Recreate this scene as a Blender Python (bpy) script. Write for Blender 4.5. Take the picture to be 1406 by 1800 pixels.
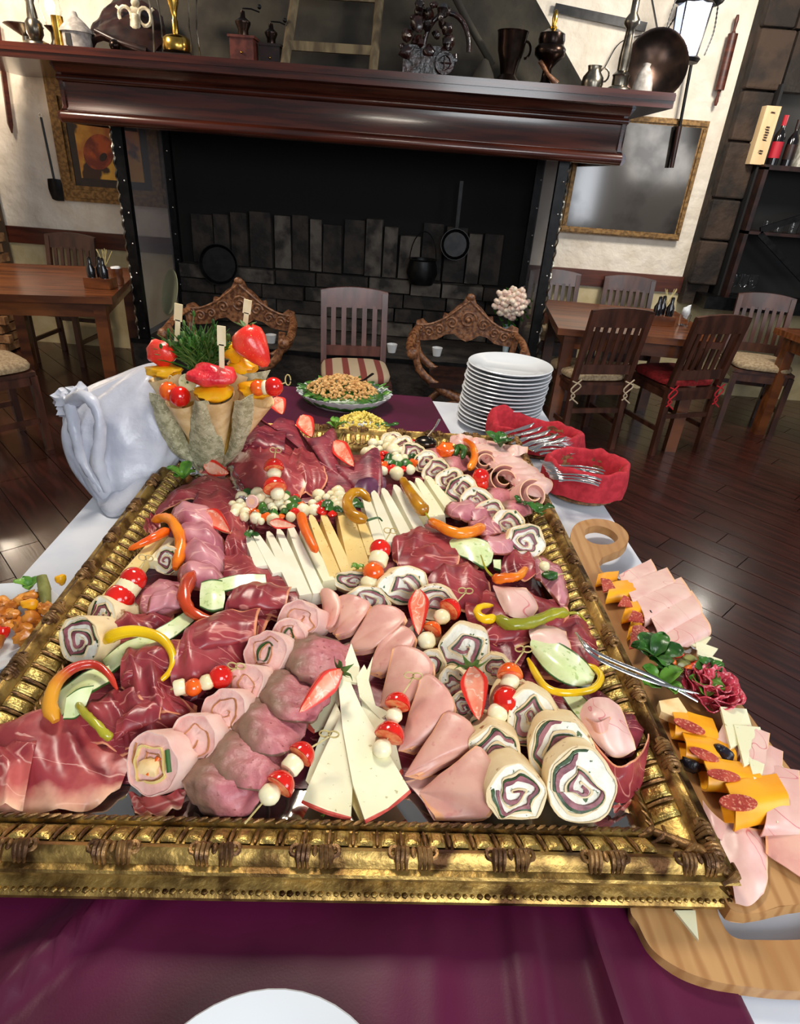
import bpy, bmesh, math, random
from mathutils import Vector, Matrix, noise
from mathutils.geometry import tessellate_polygon
for o in list(bpy.data.objects): bpy.data.objects.remove(o)
S = bpy.context.scene
C = S.collection
V = Vector
PI = math.pi
rnd = random.Random(7)

# ------------------------------------------------------------------ camera, world, lights, exposure
H = 1.53                                   # eye height
FPX, PITCH, ROLL = 1079.2, 0.50832, 0.07796
fw = V((0, math.cos(PITCH), -math.sin(PITCH)))
_up = V((0, math.sin(PITCH), math.cos(PITCH)))
rt = V((1, 0, 0)) * math.cos(ROLL) + _up * math.sin(ROLL)
up = V((1, 0, 0)) * -math.sin(ROLL) + _up * math.cos(ROLL)
cam = bpy.data.objects.new('camera', bpy.data.cameras.new('camera'))
C.objects.link(cam)
mw = Matrix.Identity(4)
for i in range(3):
    mw[i][0] = rt[i]; mw[i][1] = up[i]; mw[i][2] = -fw[i]
mw[2][3] = H
cam.matrix_world = mw
cam.data.sensor_fit = 'HORIZONTAL'
cam.data.sensor_width = 36
cam.data.lens = FPX / 1406 * 36
cam.data.clip_start = 0.02
S.camera = cam
S.view_settings.view_transform = 'Standard'
S.view_settings.look = 'None'
S.view_settings.gamma = 1
S.view_settings.use_curve_mapping = False
S.view_settings.exposure = 0.45
w = bpy.data.worlds.new('world'); S.world = w; w.use_nodes = True
w.node_tree.nodes['Background'].inputs[0].default_value = (0.85, 0.9, 1.0, 1)
w.node_tree.nodes['Background'].inputs[1].default_value = 0.16
def area(name, loc, target, sx, sy, power, col):
    l = bpy.data.lights.new(name, 'AREA'); l.shape = 'RECTANGLE'; l.size = sx; l.size_y = sy
    l.energy = power; l.color = col
    o = bpy.data.objects.new(name, l); C.objects.link(o); o.location = loc
    o.rotation_euler = (V(target) - V(loc)).to_track_quat('-Z', 'Y').to_euler()
    return o
def lamp(name, loc, power, col, size):
    l = bpy.data.lights.new(name, 'POINT'); l.energy = power; l.color = col; l.shadow_soft_size = size
    o = bpy.data.objects.new(name, l); C.objects.link(o); o.location = loc
lamp('wall_lamp_right', (3.05, 5.05, 2.15), 14, (1, .93, .82), .09)
lamp('wall_lamp_left', (-3.85, 5.0, 1.95), 14, (1, .86, .68), .09)
area('window_light', (0.9, -1.6, 2.25), (0, 1.1, 0.8), 1.5, 1.3, 50, (0.93, 0.97, 1.0))
area('window_light_side', (3.2, 0.2, 2.2), (0.1, 1.6, 0.8), 1.2, 1.2, 26, (0.93, 0.97, 1.0))
area('window_light_far', (2.75, -1.6, 1.45), (1.4, 5.2, 1.4), .38, 1.0, 9, (.72, .84, 1.0))
area('ceiling_lamp', (-0.35, 1.9, 2.75), (-0.2, 1.4, 0.8), 0.5, 0.5, 27, (1.0, 0.9, 0.76))
area('ceiling_lamp_right', (1.75, 3.6, 2.85), (1.9, 5.0, 1.1), 0.35, 0.35, 34, (1.0, 0.93, 0.82))
area('ceiling_lamp_left', (-2.6, 3.5, 2.85), (-3.0, 5.2, 1.2), 0.4, 0.4, 42, (1.0, 0.84, 0.66))

# ------------------------------------------------------------------ pixels (1406x1800) to points of the place
def ray(x, y): return rt * ((x - 703) / FPX) - up * ((y - 900) / FPX) + fw
def at(x, y, z):
    d = ray(x, y); k = (z - H) / d.z
    return V((d.x * k, d.y * k, z))
def atY(x, y, Y):
    d = ray(x, y); k = Y / d.y
    return V((d.x * k, Y, H + d.z * k))
def ppm(P): return FPX / ((V(P) - V((0, 0, H))).dot(fw))     # photo pixels per metre at P
T = 0.800                                  # level of the mirror the food lies on
def tp(x, y, h=0): return at(x, y, T + h)

# ------------------------------------------------------------------ geometry collector
class G:
    def __init__(s): s.v = []; s.f = []; s.uv = []
    def add(s, vs, fs, uvs=None):
        n = len(s.v); s.v += [V(a) for a in vs]; s.uv += (uvs if uvs else [(0.5, 0.5)] * len(vs))
        s.f += [tuple(i + n for i in f) for f in fs]; return s
    def box(s, c, size, rz=0, tilt=None, taper=1.0):
        c = V(c); hx, hy, hz = [a / 2 for a in size]
        m = Matrix.Rotation(rz, 3, 'Z')
        if tilt is not None: m = m @ tilt
        vs = []
        for z in (-1, 1):
            k = taper if z > 0 else 1
            for x, y in ((-1, -1), (1, -1), (1, 1), (-1, 1)): vs.append(c + m @ V((x * hx * k, y * hy * k, z * hz)))
        return s.add(vs, [(3, 2, 1, 0), (4, 5, 6, 7), (0, 1, 5, 4), (1, 2, 6, 5), (2, 3, 7, 6), (3, 0, 4, 7)],
                     [(0, 0), (1, 0), (1, 1), (0, 1)] * 2)
    def beam(s, a, b, wx, wz, upv=(0, 0, 1)):
        a = V(a); b = V(b); d = (b - a).normalized(); x = d.cross(V(upv))
        if x.length < 1e-3: x = d.cross(V((0, 1, 0)))
        x.normalize(); z = x.cross(d)
        vs = [p + x * (i * wx / 2) + z * (j * wz / 2) for p in (a, b) for i, j in ((-1, -1), (1, -1), (1, 1), (-1, 1))]
        return s.add(vs, [(3, 2, 1, 0), (4, 5, 6, 7), (0, 1, 5, 4), (1, 2, 6, 5), (2, 3, 7, 6), (3, 0, 4, 7)],
                     [(0, 0), (1, 0), (1, 0), (0, 0), (0, 1), (1, 1), (1, 1), (0, 1)])
    def tube(s, pts, r, n=8, flat=1.0, close=True, wob=0):
        pts = [V(p) for p in pts]; m = len(pts)
        if not isinstance(r, (list, tuple)): r = [r] * m
        if len(r) != m: r = [r[0] + (r[-1] - r[0]) * i / (m - 1) for i in range(m)] if len(r) == 2 else [r[min(len(r) - 1, int(i * len(r) / m))] for i in range(m)]
        vs = []; uvs = []; x = None
        for i in range(m):
            d = (pts[min(i + 1, m - 1)] - pts[max(i - 1, 0)]).normalized()
            if x is None:
                x = d.cross(V((0, 0, 1)))
                if x.length < 1e-2: x = d.cross(V((1, 0, 0)))
            else: x = x - d * x.dot(d)
            x.normalize(); y = d.cross(x)
            for k in range(n):
                a = 2 * PI * k / n; rr = r[i] * (1 + wob * math.sin(3 * a + i * 1.3) * (0.5 + 0.5 * math.sin(i * 2.1)))
                vs.append(pts[i] + x * (math.cos(a) * rr) + y * (math.sin(a) * rr * flat)); uvs.append((k / n, i / (m - 1)))
        fs = []
        for i in range(m - 1):
            for k in range(n):
                k2 = (k + 1) % n; fs.append((i * n + k, i * n + k2, (i + 1) * n + k2, (i + 1) * n + k))
        if close: fs += [tuple(range(n - 1, -1, -1)), tuple((m - 1) * n + k for k in range(n))]
        return s.add(vs, fs, uvs)
    def lathe(s, prof, c=(0, 0, 0), axis=(0, 0, 1), n=20, sq=1.0, arc=2 * PI):
        c = V(c); a = V(axis).normalized(); x = a.orthogonal().normalized() if abs(a.z) < .99 else V((1, 0, 0)); y = a.cross(x)
        vs = []; uvs = []; m = len(prof); full = arc > 6.28; nn = n if full else n + 1
        for i, (r, z) in enumerate(prof):
            for k in range(nn):
                t = arc * k / n
                vs.append(c + x * (max(r, 1e-5) * math.cos(t)) + y * (max(r, 1e-5) * math.sin(t) * sq) + a * z); uvs.append((k / n, i / max(1, m - 1)))
        fs = []
        for i in range(m - 1):
            for k in range(n):
                k2 = (k + 1) % nn; fs.append((i * nn + k, i * nn + k2, (i + 1) * nn + k2, (i + 1) * nn + k))
        if full:
            fs += [tuple(range(n - 1, -1, -1)), tuple((m - 1) * n + k for k in range(n))]
        return s.add(vs, fs, uvs)
    def ball(s, c, r, n=12, sc=(1, 1, 1), rot=None, bump=0, seed=0, zcut=-1.0):
        c = V(c); vs = []; uvs = []; m = max(5, n // 2 + 1)
        t0 = math.acos(max(-1, min(1, -zcut))) if zcut > -1 else 0
        for i in range(m + 1):
            t = t0 + (PI - t0) * i / m; zz = -math.cos(t); rr = math.sin(t)
            for k in range(n):
                a = 2 * PI * k / n
                p = V((rr * math.cos(a), rr * math.sin(a), zz))
                q = p * (1 + bump * noise.noise(p * 1.7 + V((seed, seed * 2, 0)))) if bump else p
                q = V((q.x * sc[0] * r, q.y * sc[1] * r, q.z * sc[2] * r))
                if rot is not None: q = rot @ q
                vs.append(c + q); uvs.append((k / n, i / m))
        fs = []
        for i in range(m):
            for k in range(n):
                k2 = (k + 1) % n; fs.append((i * n + k, i * n + k2, (i + 1) * n + k2, (i + 1) * n + k))
        fs += [tuple(range(n - 1, -1, -1)), tuple(m * n + k for k in range(n))]
        return s.add(vs, fs, uvs)
    def prism(s, outer, down, holes=(), bevel=0.0):
        """outer, holes: loops of 3-D points (flat); down: vector of the thickness"""
        down = V(down); loops = [[V(p) for p in outer]] + [[V(p) for p in h] for h in holes]
        flat = [p for l in loops for p in l]; n = len(flat)
        tri = tessellate_polygon(loops)
        cx = sum((p for p in loops[0]), V()) / len(loops[0])
        xs = [p.x for p in flat]; ys = [p.y for p in flat]; zs = [p.z for p in flat]
        dx = max(xs) - min(xs) + 1e-6; dy = max(max(ys) - min(ys), max(zs) - min(zs)) + 1e-6
        uv = [((p.x - min(xs)) / dx, (((p.y - min(ys)) if dy == max(ys) - min(ys) + 1e-6 else (p.z - min(zs))) / dy)) for p in flat]
        fs = [tuple(t) for t in tri] + [tuple(i + n for i in reversed(t)) for t in tri]
        k = 0
        for l in loops:
            for i in range(len(l)):
                j = (i + 1) % len(l); fs.append((k + i, k + j, n + k + j, n + k + i))
            k += len(l)
        return s.add(flat + [p + down for p in flat], fs, uv * 2)
    def sheet(s, rows, nu=14, nv=10, t=0.0018, ruf=0.0, rf=60, seed=0, folds=None):
        """smooth skin through rows of 3-D points, with thickness"""
        K = max(len(r) for r in rows)
        rows = [[cat(r, k / (K - 1)) for k in range(K)] if len(r) != K else [V(p) for p in r] for r in rows]
        g = []
        for j in range(nv + 1):
            col = [cat([r[k] for r in rows], j / nv) for k in range(K)]
            g.append([cat(col, i / nu) for i in range(nu + 1)])
        nor = [[None] * (nu + 1) for _ in range(nv + 1)]
        for j in range(nv + 1):
            for i in range(nu + 1):
                a = g[j][min(i + 1, nu)] - g[j][max(i - 1, 0)]; b = g[min(j + 1, nv)][i] - g[max(j - 1, 0)][i]
                q = a.cross(b)
                nor[j][i] = q.normalized() if q.length > 1e-12 else V((0, 0, 1))
        if folds:     # (count, height, slant): sharp pleats running across the sheet
            n_, hh, sl = folds
            for j in range(nv + 1):
                for i in range(nu + 1):
                    q = n_ * (i / nu) + sl * (j / nv) + .35 * noise.noise(V((i / nu * 2, j / nv * 2, seed))) + seed * .37
                    f = abs(2 * (q - math.floor(q)) - 1); e_ = min(1, 4 * min(i / nu, 1 - i / nu) + .4)
                    g[j][i] = g[j][i] + V((0, 0, hh * (f ** 1.6 - .4) * e_))
        if ruf:
            for j in range(nv + 1):
                for i in range(nu + 1):
                    p = g[j][i]
                    g[j][i] = p + nor[j][i] * (ruf * noise.noise(p * rf + V((seed * 3.1, seed, 0)))) + V((noise.noise(p * rf * .6 + V((0, 9, seed))), noise.noise(p * rf * .6 + V((5, 0, seed))), 0)) * ruf * .7
        vs = [g[j][i] + nor[j][i] * (t / 2) for j in range(nv + 1) for i in range(nu + 1)]
        vs += [g[j][i] - nor[j][i] * (t / 2) for j in range(nv + 1) for i in range(nu + 1)]
        uv = [(i / nu, j / nv) for j in range(nv + 1) for i in range(nu + 1)] * 2
        N = (nu + 1) * (nv + 1); fs = []
        ix = lambda j, i: j * (nu + 1) + i
        for j in range(nv):
            for i in range(nu):
                q = (ix(j, i), ix(j, i + 1), ix(j + 1, i + 1), ix(j + 1, i)); fs.append(q); fs.append(tuple(N + k for k in reversed(q)))
        bd = [ix(0, i) for i in range(nu)] + [ix(j, nu) for j in range(nv)] + [ix(nv, i) for i in range(nu, 0, -1)] + [ix(j, 0) for j in range(nv, 0, -1)]
        for k in range(len(bd)):
            a, b = bd[k], bd[(k + 1) % len(bd)]; fs.append((b, a, N + a, N + b))
        return s.add(vs, fs, uv)
def cat(p, t):
    p = [V(a) for a in p]; n = len(p) - 1
    if n == 0: return p[0]
    x = min(max(t * n, 0), n - 1e-9); i = int(x); u = x - i
    p1, p2 = p[i], p[i + 1]
    p0 = p[i - 1] if i > 0 else p1 * 2 - p2
    p3 = p[i + 2] if i + 2 <= n else p2 * 2 - p1
    return 0.5 * ((2 * p1) + (p2 - p0) * u + (2 * p0 - 5 * p1 + 4 * p2 - p3) * u * u + (3 * p1 - p0 - 3 * p2 + p3) * u ** 3)
def curve(p, n): return [cat(p, i / n) for i in range(n + 1)]

def obj(name, g, m, parent=None, smooth=True, base=None, auto=None):
    if parent is None:
        if base is None:
            xs = [p.x for p in g.v]; ys = [p.y for p in g.v]; zs = [p.z for p in g.v]
            base = V(((min(xs) + max(xs)) / 2, (min(ys) + max(ys)) / 2, min(zs)))
        org = V(base)
    else:
        org = V((0, 0, 0)); q = parent
        while q: org = org + q.location; q = q.parent
    me = bpy.data.meshes.new(name)
    me.from_pydata([tuple(p - org) for p in g.v], [], g.f)
    ul = me.uv_layers.new(name='UVMap')
    li = [0] * len(me.loops); me.loops.foreach_get('vertex_index', li)
    fl = []
    for k in li: fl += g.uv[k]
    ul.data.foreach_set('uv', fl)
    me.materials.append(m)
    if smooth: me.polygons.foreach_set('use_smooth', [True] * len(me.polygons))
    if smooth and auto is not False:
        bm = bmesh.new(); bm.from_mesh(me)
        for e in bm.edges:
            if len(e.link_faces) == 2 and e.calc_face_angle(0) > math.radians(auto or 50): e.smooth = False
        bm.to_mesh(me); bm.free()
    me.update()
    o = bpy.data.objects.new(name, me); C.objects.link(o)
    if parent is None: o.location = org
    else: o.parent = parent
    return o
ALL = []
def tag(o, label, cat_, group=None):
    o['label'] = label; o['category'] = cat_
    if group: o['group'] = group
    ALL.append(label); return o
def thing(name, label, cat_, loc=(0, 0, 0), group=None):
    o = bpy.data.objects.new(name, None); C.objects.link(o); o.location = loc; o.empty_display_size = .05
    return tag(o, label, cat_, group)
def one(name, label, cat_, g, m, group=None, **k): return tag(obj(name, g, m, **k), label, cat_, group)
def struct(name, g, m, parent=None, **k):
    o = obj(name, g, m, parent, **k)
    if parent is None: o['kind'] = 'structure'
    return o
def dup(root, loc, rz, label, group=None):
    r = root.copy(); C.objects.link(r); r.location = loc; r.rotation_euler = (0, 0, rz); r['label'] = label; ALL.append(label)
    if group: r['group'] = group
    for ch in list(root.children):
        c = ch.copy(); C.objects.link(c); c.parent = r
        for g in list(ch.children):
            d = g.copy(); C.objects.link(d); d.parent = c
    return r
def shared(name, src, parent, loc, rz=0, sc=1):
    o = bpy.data.objects.new(name, src.data); C.objects.link(o); o.parent = parent; o.location = loc; o.rotation_euler = (0, 0, rz)
    return o
ORD = ['first', 'second', 'third', 'fourth', 'fifth', 'sixth', 'seventh', 'eighth', 'ninth', 'tenth', 'eleventh', 'twelfth', 'thirteenth', 'fourteenth', 'fifteenth', 'sixteenth', 'seventeenth', 'eighteenth', 'nineteenth', 'twentieth']

# ------------------------------------------------------------------ materials (colours given as display values)
def sr(c):
    return tuple(((x / 255) / 12.92 if x / 255 <= .04045 else ((x / 255 + .055) / 1.055) ** 2.4) for x in c) + (1,)
def M(name, c1, c2=None, scale=30, ramp=(.4, .6), rough=.5, metal=0, bump=0, bscale=None, stretch=(1, 1, 1), sss=0,
      spec=.5, edge=None, streak=None, coat=0, emit=0, alpha=None, trans=0, spots=None, wave=None, detail=4, uvgrad=None, ior=None, bdist=.002):
    m = bpy.data.materials.new(name); m.use_nodes = True
    nt = m.node_tree; N = nt.nodes; L = nt.links; b = N['Principled BSDF']
    tc = N.new('ShaderNodeTexCoord'); oi = N.new('ShaderNodeObjectInfo')
    ad = N.new('ShaderNodeVectorMath'); ad.operation = 'MULTIPLY_ADD'
    L.new(oi.outputs['Random'], ad.inputs[0]); ad.inputs[1].default_value = (7, 3, 5); L.new(tc.outputs['Object'], ad.inputs[2])
    mp = N.new('ShaderNodeMapping'); mp.inputs['Scale'].default_value = stretch; L.new(ad.outputs[0], mp.inputs[0])
    def nz(sc, det=4, vec=None, dist=0):
        n = N.new('ShaderNodeTexNoise'); n.inputs['Scale'].default_value = sc; n.inputs['Detail'].default_value = det
        n.inputs['Distortion'].default_value = dist; L.new(vec or mp.outputs[0], n.inputs['Vector']); return n.outputs['Fac']
    def rp(fac, a, c):
        r = N.new('ShaderNodeMapRange'); r.inputs['From Min'].default_value = a; r.inputs['From Max'].default_value = c; L.new(fac, r.inputs['Value']); return r.outputs[0]
    def mix(fac, a, c):
        x = N.new('ShaderNodeMix'); x.data_type = 'RGBA'
        if fac is not None: L.new(fac, x.inputs[0])
        for s_, q in ((6, a), (7, c)):
            if isinstance(q, tuple): x.inputs[s_].default_value = q
            else: L.new(q, x.inputs[s_])
        return x.outputs[2]
    col = sr(c1)
    if c2: col = mix(rp(nz(scale, detail), *ramp), sr(c1), sr(c2))
    if wave:    # (colour, scale, distortion, lo, hi)
        wv = N.new('ShaderNodeTexWave'); wv.inputs['Scale'].default_value = wave[1]; wv.inputs['Distortion'].default_value = wave[2]
        wv.inputs['Detail'].default_value = 3; L.new(mp.outputs[0], wv.inputs['Vector'])
        col = mix(rp(wv.outputs['Fac'], wave[3], wave[4]), col, sr(wave[0]))
    if streak:  # (colour, scale, stretch, lo, hi): fat lines along noise crests
        m2 = N.new('ShaderNodeMapping'); m2.inputs['Scale'].default_value = streak[2]; m2.inputs['Rotation'].default_value = (.3, .5, .8); L.new(ad.outputs[0], m2.inputs[0])
        q = nz(streak[1], 2, m2.outputs[0], 1.2)
        sb = N.new('ShaderNodeMath'); sb.operation = 'SUBTRACT'; L.new(q, sb.inputs[0]); sb.inputs[1].default_value = .5
        ab = N.new('ShaderNodeMath'); ab.operation = 'ABSOLUTE'; L.new(sb.outputs[0], ab.inputs[0])
        col = mix(rp(ab.outputs[0], streak[4], streak[3]), col, sr(streak[0]))
    if spots:   # (colour, scale, lo, hi)
        col = mix(rp(nz(spots[1], 3, ad.outputs[0]), spots[2], spots[3]), col, sr(spots[0]))
    if uvgrad or edge:
        sp = N.new('ShaderNodeSeparateXYZ'); L.new(tc.outputs['UV'], sp.inputs[0])
    if uvgrad:  # (colour, axis, lo, hi)
        nn = nz(35, 3); ml = N.new('ShaderNodeMath'); ml.operation = 'MULTIPLY_ADD'; L.new(nn, ml.inputs[0]); ml.inputs[1].default_value = .25
        L.new(sp.outputs[uvgrad[1]], ml.inputs[2])
        col = mix(rp(ml.outputs[0], uvgrad[2] + .12, uvgrad[3] + .12), col, sr(uvgrad[0]))
    if edge:    # (colour, width, sides)
        outs = []
        for ch in edge[2]:
            ax = 0 if ch in 'uU' else 1; o_ = sp.outputs[ax]
            if ch in 'UV':
                q = N.new('ShaderNodeMath'); q.operation = 'SUBTRACT'; q.inputs[0].default_value = 1; L.new(o_, q.inputs[1]); o_ = q.outputs[0]
            outs.append(o_)
        cur = outs[0]
        for o_ in outs[1:]:
            q = N.new('ShaderNodeMath'); q.operation = 'MINIMUM'; L.new(cur, q.inputs[0]); L.new(o_, q.inputs[1]); cur = q.outputs[0]
        ml = N.new('ShaderNodeMath'); ml.operation = 'MULTIPLY_ADD'; L.new(nz(40, 3), ml.inputs[0]); ml.inputs[1].default_value = edge[1]; L.new(cur, ml.inputs[2])
        col = mix(rp(ml.outputs[0], edge[1] * 1.7, edge[1] * 1.2), col, sr(edge[0]))
    if isinstance(col, tuple): b.inputs['Base Color'].default_value = col
    else: L.new(col, b.inputs['Base Color'])
    b.inputs['Roughness'].default_value = rough; b.inputs['Metallic'].default_value = metal
    b.inputs['Specular IOR Level'].default_value = spec
    if coat: b.inputs['Coat Weight'].default_value = coat; b.inputs['Coat Roughness'].default_value = .12
    if sss: b.inputs['Subsurface Weight'].default_value = sss; b.inputs['Subsurface Scale'].default_value = .006; b.inputs['Subsurface Radius'].default_value = (1, .5, .4)
    if trans: b.inputs['Transmission Weight'].default_value = trans
    if ior: b.inputs['IOR'].default_value = ior
    if alpha is not None: b.inputs['Alpha'].default_value = alpha
    if emit:
        b.inputs['Emission Strength'].default_value = emit; b.inputs['Emission Color'].default_value = sr(c1)
    if bump:
        bp = N.new('ShaderNodeBump'); bp.inputs['Strength'].default_value = bump; bp.inputs['Distance'].default_value = bdist
        L.new(nz(bscale or scale, 5), bp.inputs['Height']); L.new(bp.outputs[0], b.inputs['Normal'])
    return m

m_plaster = M('plaster', (236, 226, 210), (224, 212, 194), 6, rough=.85, bump=.75, bscale=9, bdist=.03)
m_cream = M('cream_plaster', (206, 190, 150), (190, 172, 130), 6, rough=.85, bump=.5, bscale=9, bdist=.02)
m_dado = M('dado_wood', (92, 44, 28), (64, 28, 18), 12, stretch=(.2, 1, 3), rough=.45)
m_mantel = M('mantel_wood', (76, 32, 20), (48, 19, 12), 9, stretch=(.25, 1, 4), rough=.24, coat=.4, bump=.15, bscale=10)
m_floor = M('floor_wood', (64, 30, 24), (42, 20, 17), 7, stretch=(.6, 6, 1), rough=.27, coat=.3, bump=.25, bscale=12, bdist=.003)
m_floorb = M('floor_base', (22, 12, 10), rough=.7)
m_soot = M('sooty_stone', (52, 44, 38), (22, 18, 16), 8, rough=.8, bump=.8, bscale=14, bdist=.02)
m_soot2 = M('pale_sooty_stone', (92, 84, 76), (34, 29, 26), 7, rough=.8, bump=.8, bscale=14, bdist=.02)
m_hood = M('hood_plaster', (62, 56, 44), (42, 37, 30), 4, rough=.8, bump=.4, bscale=8, bdist=.02)
m_black = M('blackened_inside', (14, 12, 11), rough=.95)
m_iron = M('black_iron', (26, 25, 26), (12, 12, 13), 20, rough=.4, metal=.6, bump=.3)
m_rivet = M('bright_rivet', (210, 210, 210), rough=.25, metal=1)
m_glassdark = M('smoked_glass', (196, 196, 200), rough=.05, trans=.85, ior=1.05)
m_rockdark = M('dark_pillar_stone', (60, 44, 32), (30, 22, 17), 5, rough=.85, bump=.9, bscale=9, bdist=.03)
m_niche = M('niche_black', (16, 14, 14), rough=.7)
m_brick = M('pale_brick', (168, 128, 88), (128, 88, 56), 20, rough=.9, bump=.6, bscale=50)
m_mortar = M('brick_mortar', (96, 76, 56), rough=.95)
m_chair = M('chair_wood', (84, 48, 34), (56, 30, 21), 16, stretch=(1, 1, .25), rough=.38, coat=.15)
m_chair2 = M('chair_wood_red', (100, 60, 52), (74, 42, 36), 16, stretch=(1, 1, .25), rough=.38, coat=.15)
m_carved = M('carved_wood', (146, 98, 64), (92, 54, 32), 45, rough=.38, bump=.8, bscale=38, bdist=.006)
m_table = M('table_wood', (122, 68, 34), (80, 42, 22), 10, stretch=(.3, 3, 1), rough=.28, coat=.3)
m_cushion = M('beige_cushion', (172, 150, 118), (140, 118, 90), 60, rough=.95)
m_redcush = M('red_cushion', (150, 26, 26), (116, 18, 20), 50, rough=.9)
m_stripecush = M('striped_cushion', (176, 156, 128), rough=.95, wave=((120, 52, 44), 3.2, 1.0, .62, .72), stretch=(1, .1, .1), bump=.3, bscale=200)
m_tie = M('cushion_tie', (186, 166, 138), rough=.9)
m_picgold = M('gilt_picture_frame', (150, 114, 66), (104, 76, 42), 40, rough=.5, metal=.45, bump=.5)
m_pewter = M('pewter', (150, 142, 128), (96, 90, 80), 12, rough=.28, metal=1)
m_brass = M('brass', (214, 172, 84), (156, 116, 44), 12, rough=.22, metal=1)
m_copper = M('dark_copper', (62, 46, 38), (34, 26, 23), 8, rough=.25, metal=.9)
m_bone = M('bone', (226, 216, 190), (170, 156, 126), 30, rough=.6)
m_stoneware = M('grey_stoneware', (176, 170, 164), (140, 134, 128), 30, rough=.7)
m_redwood = M('red_box_wood', (112, 56, 44), (80, 36, 28), 20, rough=.4)
m_ladder = M('old_ladder_wood', (128, 112, 82), (86, 72, 52), 14, stretch=(1, 1, .3), rough=.85)
m_darkwood = M('dark_wood', (48, 26, 20), (28, 15, 12), 14, rough=.35)
m_darkcarve = M('glossy_dark_carving', (52, 26, 20), (20, 11, 10), 18, rough=.18, coat=.5, bump=.9, bscale=26, bdist=.01)
m_glass = M('clear_glass', (255, 255, 255), rough=.02, trans=1, ior=1.3)
m_lampglow = M('lit_lamp_glass', (214, 226, 255), emit=.75, rough=.3)
m_bulb = M('lit_bulb', (255, 250, 235), emit=14)
m_bulbwarm = M('lit_warm_bulb', (255, 226, 180), emit=10)
# table linen
m_cloth = M('white_tablecloth', (212, 215, 222), (202, 206, 216), 8, rough=.8, bump=.3, bscale=6, bdist=.006)
m_purple = M('burgundy_satin', (84, 10, 50), (70, 7, 38), 5, rough=.46, spec=.32, bump=.06, bscale=400)
m_purple.node_tree.nodes['Principled BSDF'].inputs['Sheen Weight'].default_value = .05
m_satin = M('white_satin', (206, 207, 216), (184, 187, 200), 8, rough=.34, bump=.5, bscale=16, bdist=.012)
m_napkin = M('red_napkin', (190, 42, 54), (166, 30, 42), 60, rough=.9, bump=.4, bscale=300, bdist=.001)
m_wicker = M('wicker', (150, 104, 62), (98, 62, 34), 60, rough=.6, bump=.8, bscale=90)
m_china = M('white_china', (216, 219, 222), rough=.12, spec=.6)
m_chinablue = M('china_foot_shade', (208, 212, 220), rough=.25)
m_steel = M('stainless_steel', (214, 212, 210), rough=.16, metal=1)
m_board = M('olive_wood_board', (190, 144, 92), (160, 114, 66), 10, stretch=(1, .25, 1), rough=.5, wave=((164, 116, 68), 14, 6, .5, 1.0), bump=.15, bscale=20)
m_gold = M('antique_gold', (178, 146, 82), (96, 70, 36), 26, ramp=(.42, .62), rough=.42, metal=.85, bump=.75, bscale=60, bdist=.003, spots=((62, 38, 16), 14, .56, .66))
m_gold2 = M('brassy_gold_leaf', (212, 184, 108), (136, 106, 54), 60, ramp=(.4, .65), rough=.36, metal=.85, bump=.8, bscale=140, bdist=.003, stretch=(1, 1, 1))
m_goldd = M('worn_gold_clay', (150, 112, 66), (84, 56, 32), 40, rough=.42, metal=.6, bump=.8, bscale=90, bdist=.003)
m_goldcove = M('dull_gold_cove', (140, 106, 48), (88, 62, 26), 10, stretch=(.3, .3, 3), rough=.42, metal=.85, bump=.3, bscale=60)
m_mirror = M('mirror_glass', (176, 172, 166), rough=.07, metal=.95)
# food
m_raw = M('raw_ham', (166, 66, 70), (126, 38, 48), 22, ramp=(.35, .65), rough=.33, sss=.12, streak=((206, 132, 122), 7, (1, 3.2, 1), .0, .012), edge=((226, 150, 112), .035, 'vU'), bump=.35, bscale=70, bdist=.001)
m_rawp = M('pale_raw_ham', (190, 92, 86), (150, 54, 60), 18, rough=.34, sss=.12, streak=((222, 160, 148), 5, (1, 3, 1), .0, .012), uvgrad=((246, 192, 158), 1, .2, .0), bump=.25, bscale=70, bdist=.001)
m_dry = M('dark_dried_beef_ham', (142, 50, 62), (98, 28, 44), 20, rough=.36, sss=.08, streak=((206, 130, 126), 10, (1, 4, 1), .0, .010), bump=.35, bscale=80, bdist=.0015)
m_smoke = M('smoked_pork', (204, 138, 144), (168, 94, 108), 20, rough=.36, sss=.12, edge=((132, 66, 50), .07, 'vuUV'), streak=((236, 180, 172), 7, (1, 2, 1), .0, .016), bump=.2, bscale=60, bdist=.001)
m_ham = M('cooked_ham', (226, 172, 152), (214, 152, 138), 22, rough=.36, sss=.15, edge=((236, 168, 120), .05, 'VuU'), spots=((208, 134, 128), 60, .64, .74), bump=.3, bscale=90, bdist=.001)
m_hamp = M('pale_cooked_ham', (234, 194, 180), (224, 174, 164), 16, rough=.34, sss=.15, edge=((240, 188, 150), .04, 'VU'), streak=((206, 104, 112), 6, (1, 1, 1), .0, .004), bump=.2, bscale=80, bdist=.001)
m_beef = M('roast_beef', (204, 128, 132), (178, 98, 106), 26, rough=.45, sss=.1, uvgrad=((138, 106, 88), 0, .44, .24), edge=((112, 82, 66), .05, 'UvV'), spots=((150, 74, 76), 120, .64, .7), bump=.8, bscale=120, bdist=.002)
m_turkey = M('turkey_roll_wrap', (240, 206, 192), (232, 186, 174), 18, rough=.42, sss=.15, bump=.2, bscale=80)
m_turkfill = M('pink_roll_filling', (244, 198, 186), (234, 178, 168), 40, rough=.5, sss=.1, bump=.4, bscale=140)
m_caramel = M('browned_rim', (196, 136, 84), (160, 100, 56), 60, rough=.5)
m_tort = M('tortilla', (240, 220, 178), (232, 206, 158), 20, rough=.7, spots=((150, 92, 48), 55, .64, .72), bump=.3, bscale=80)
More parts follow.
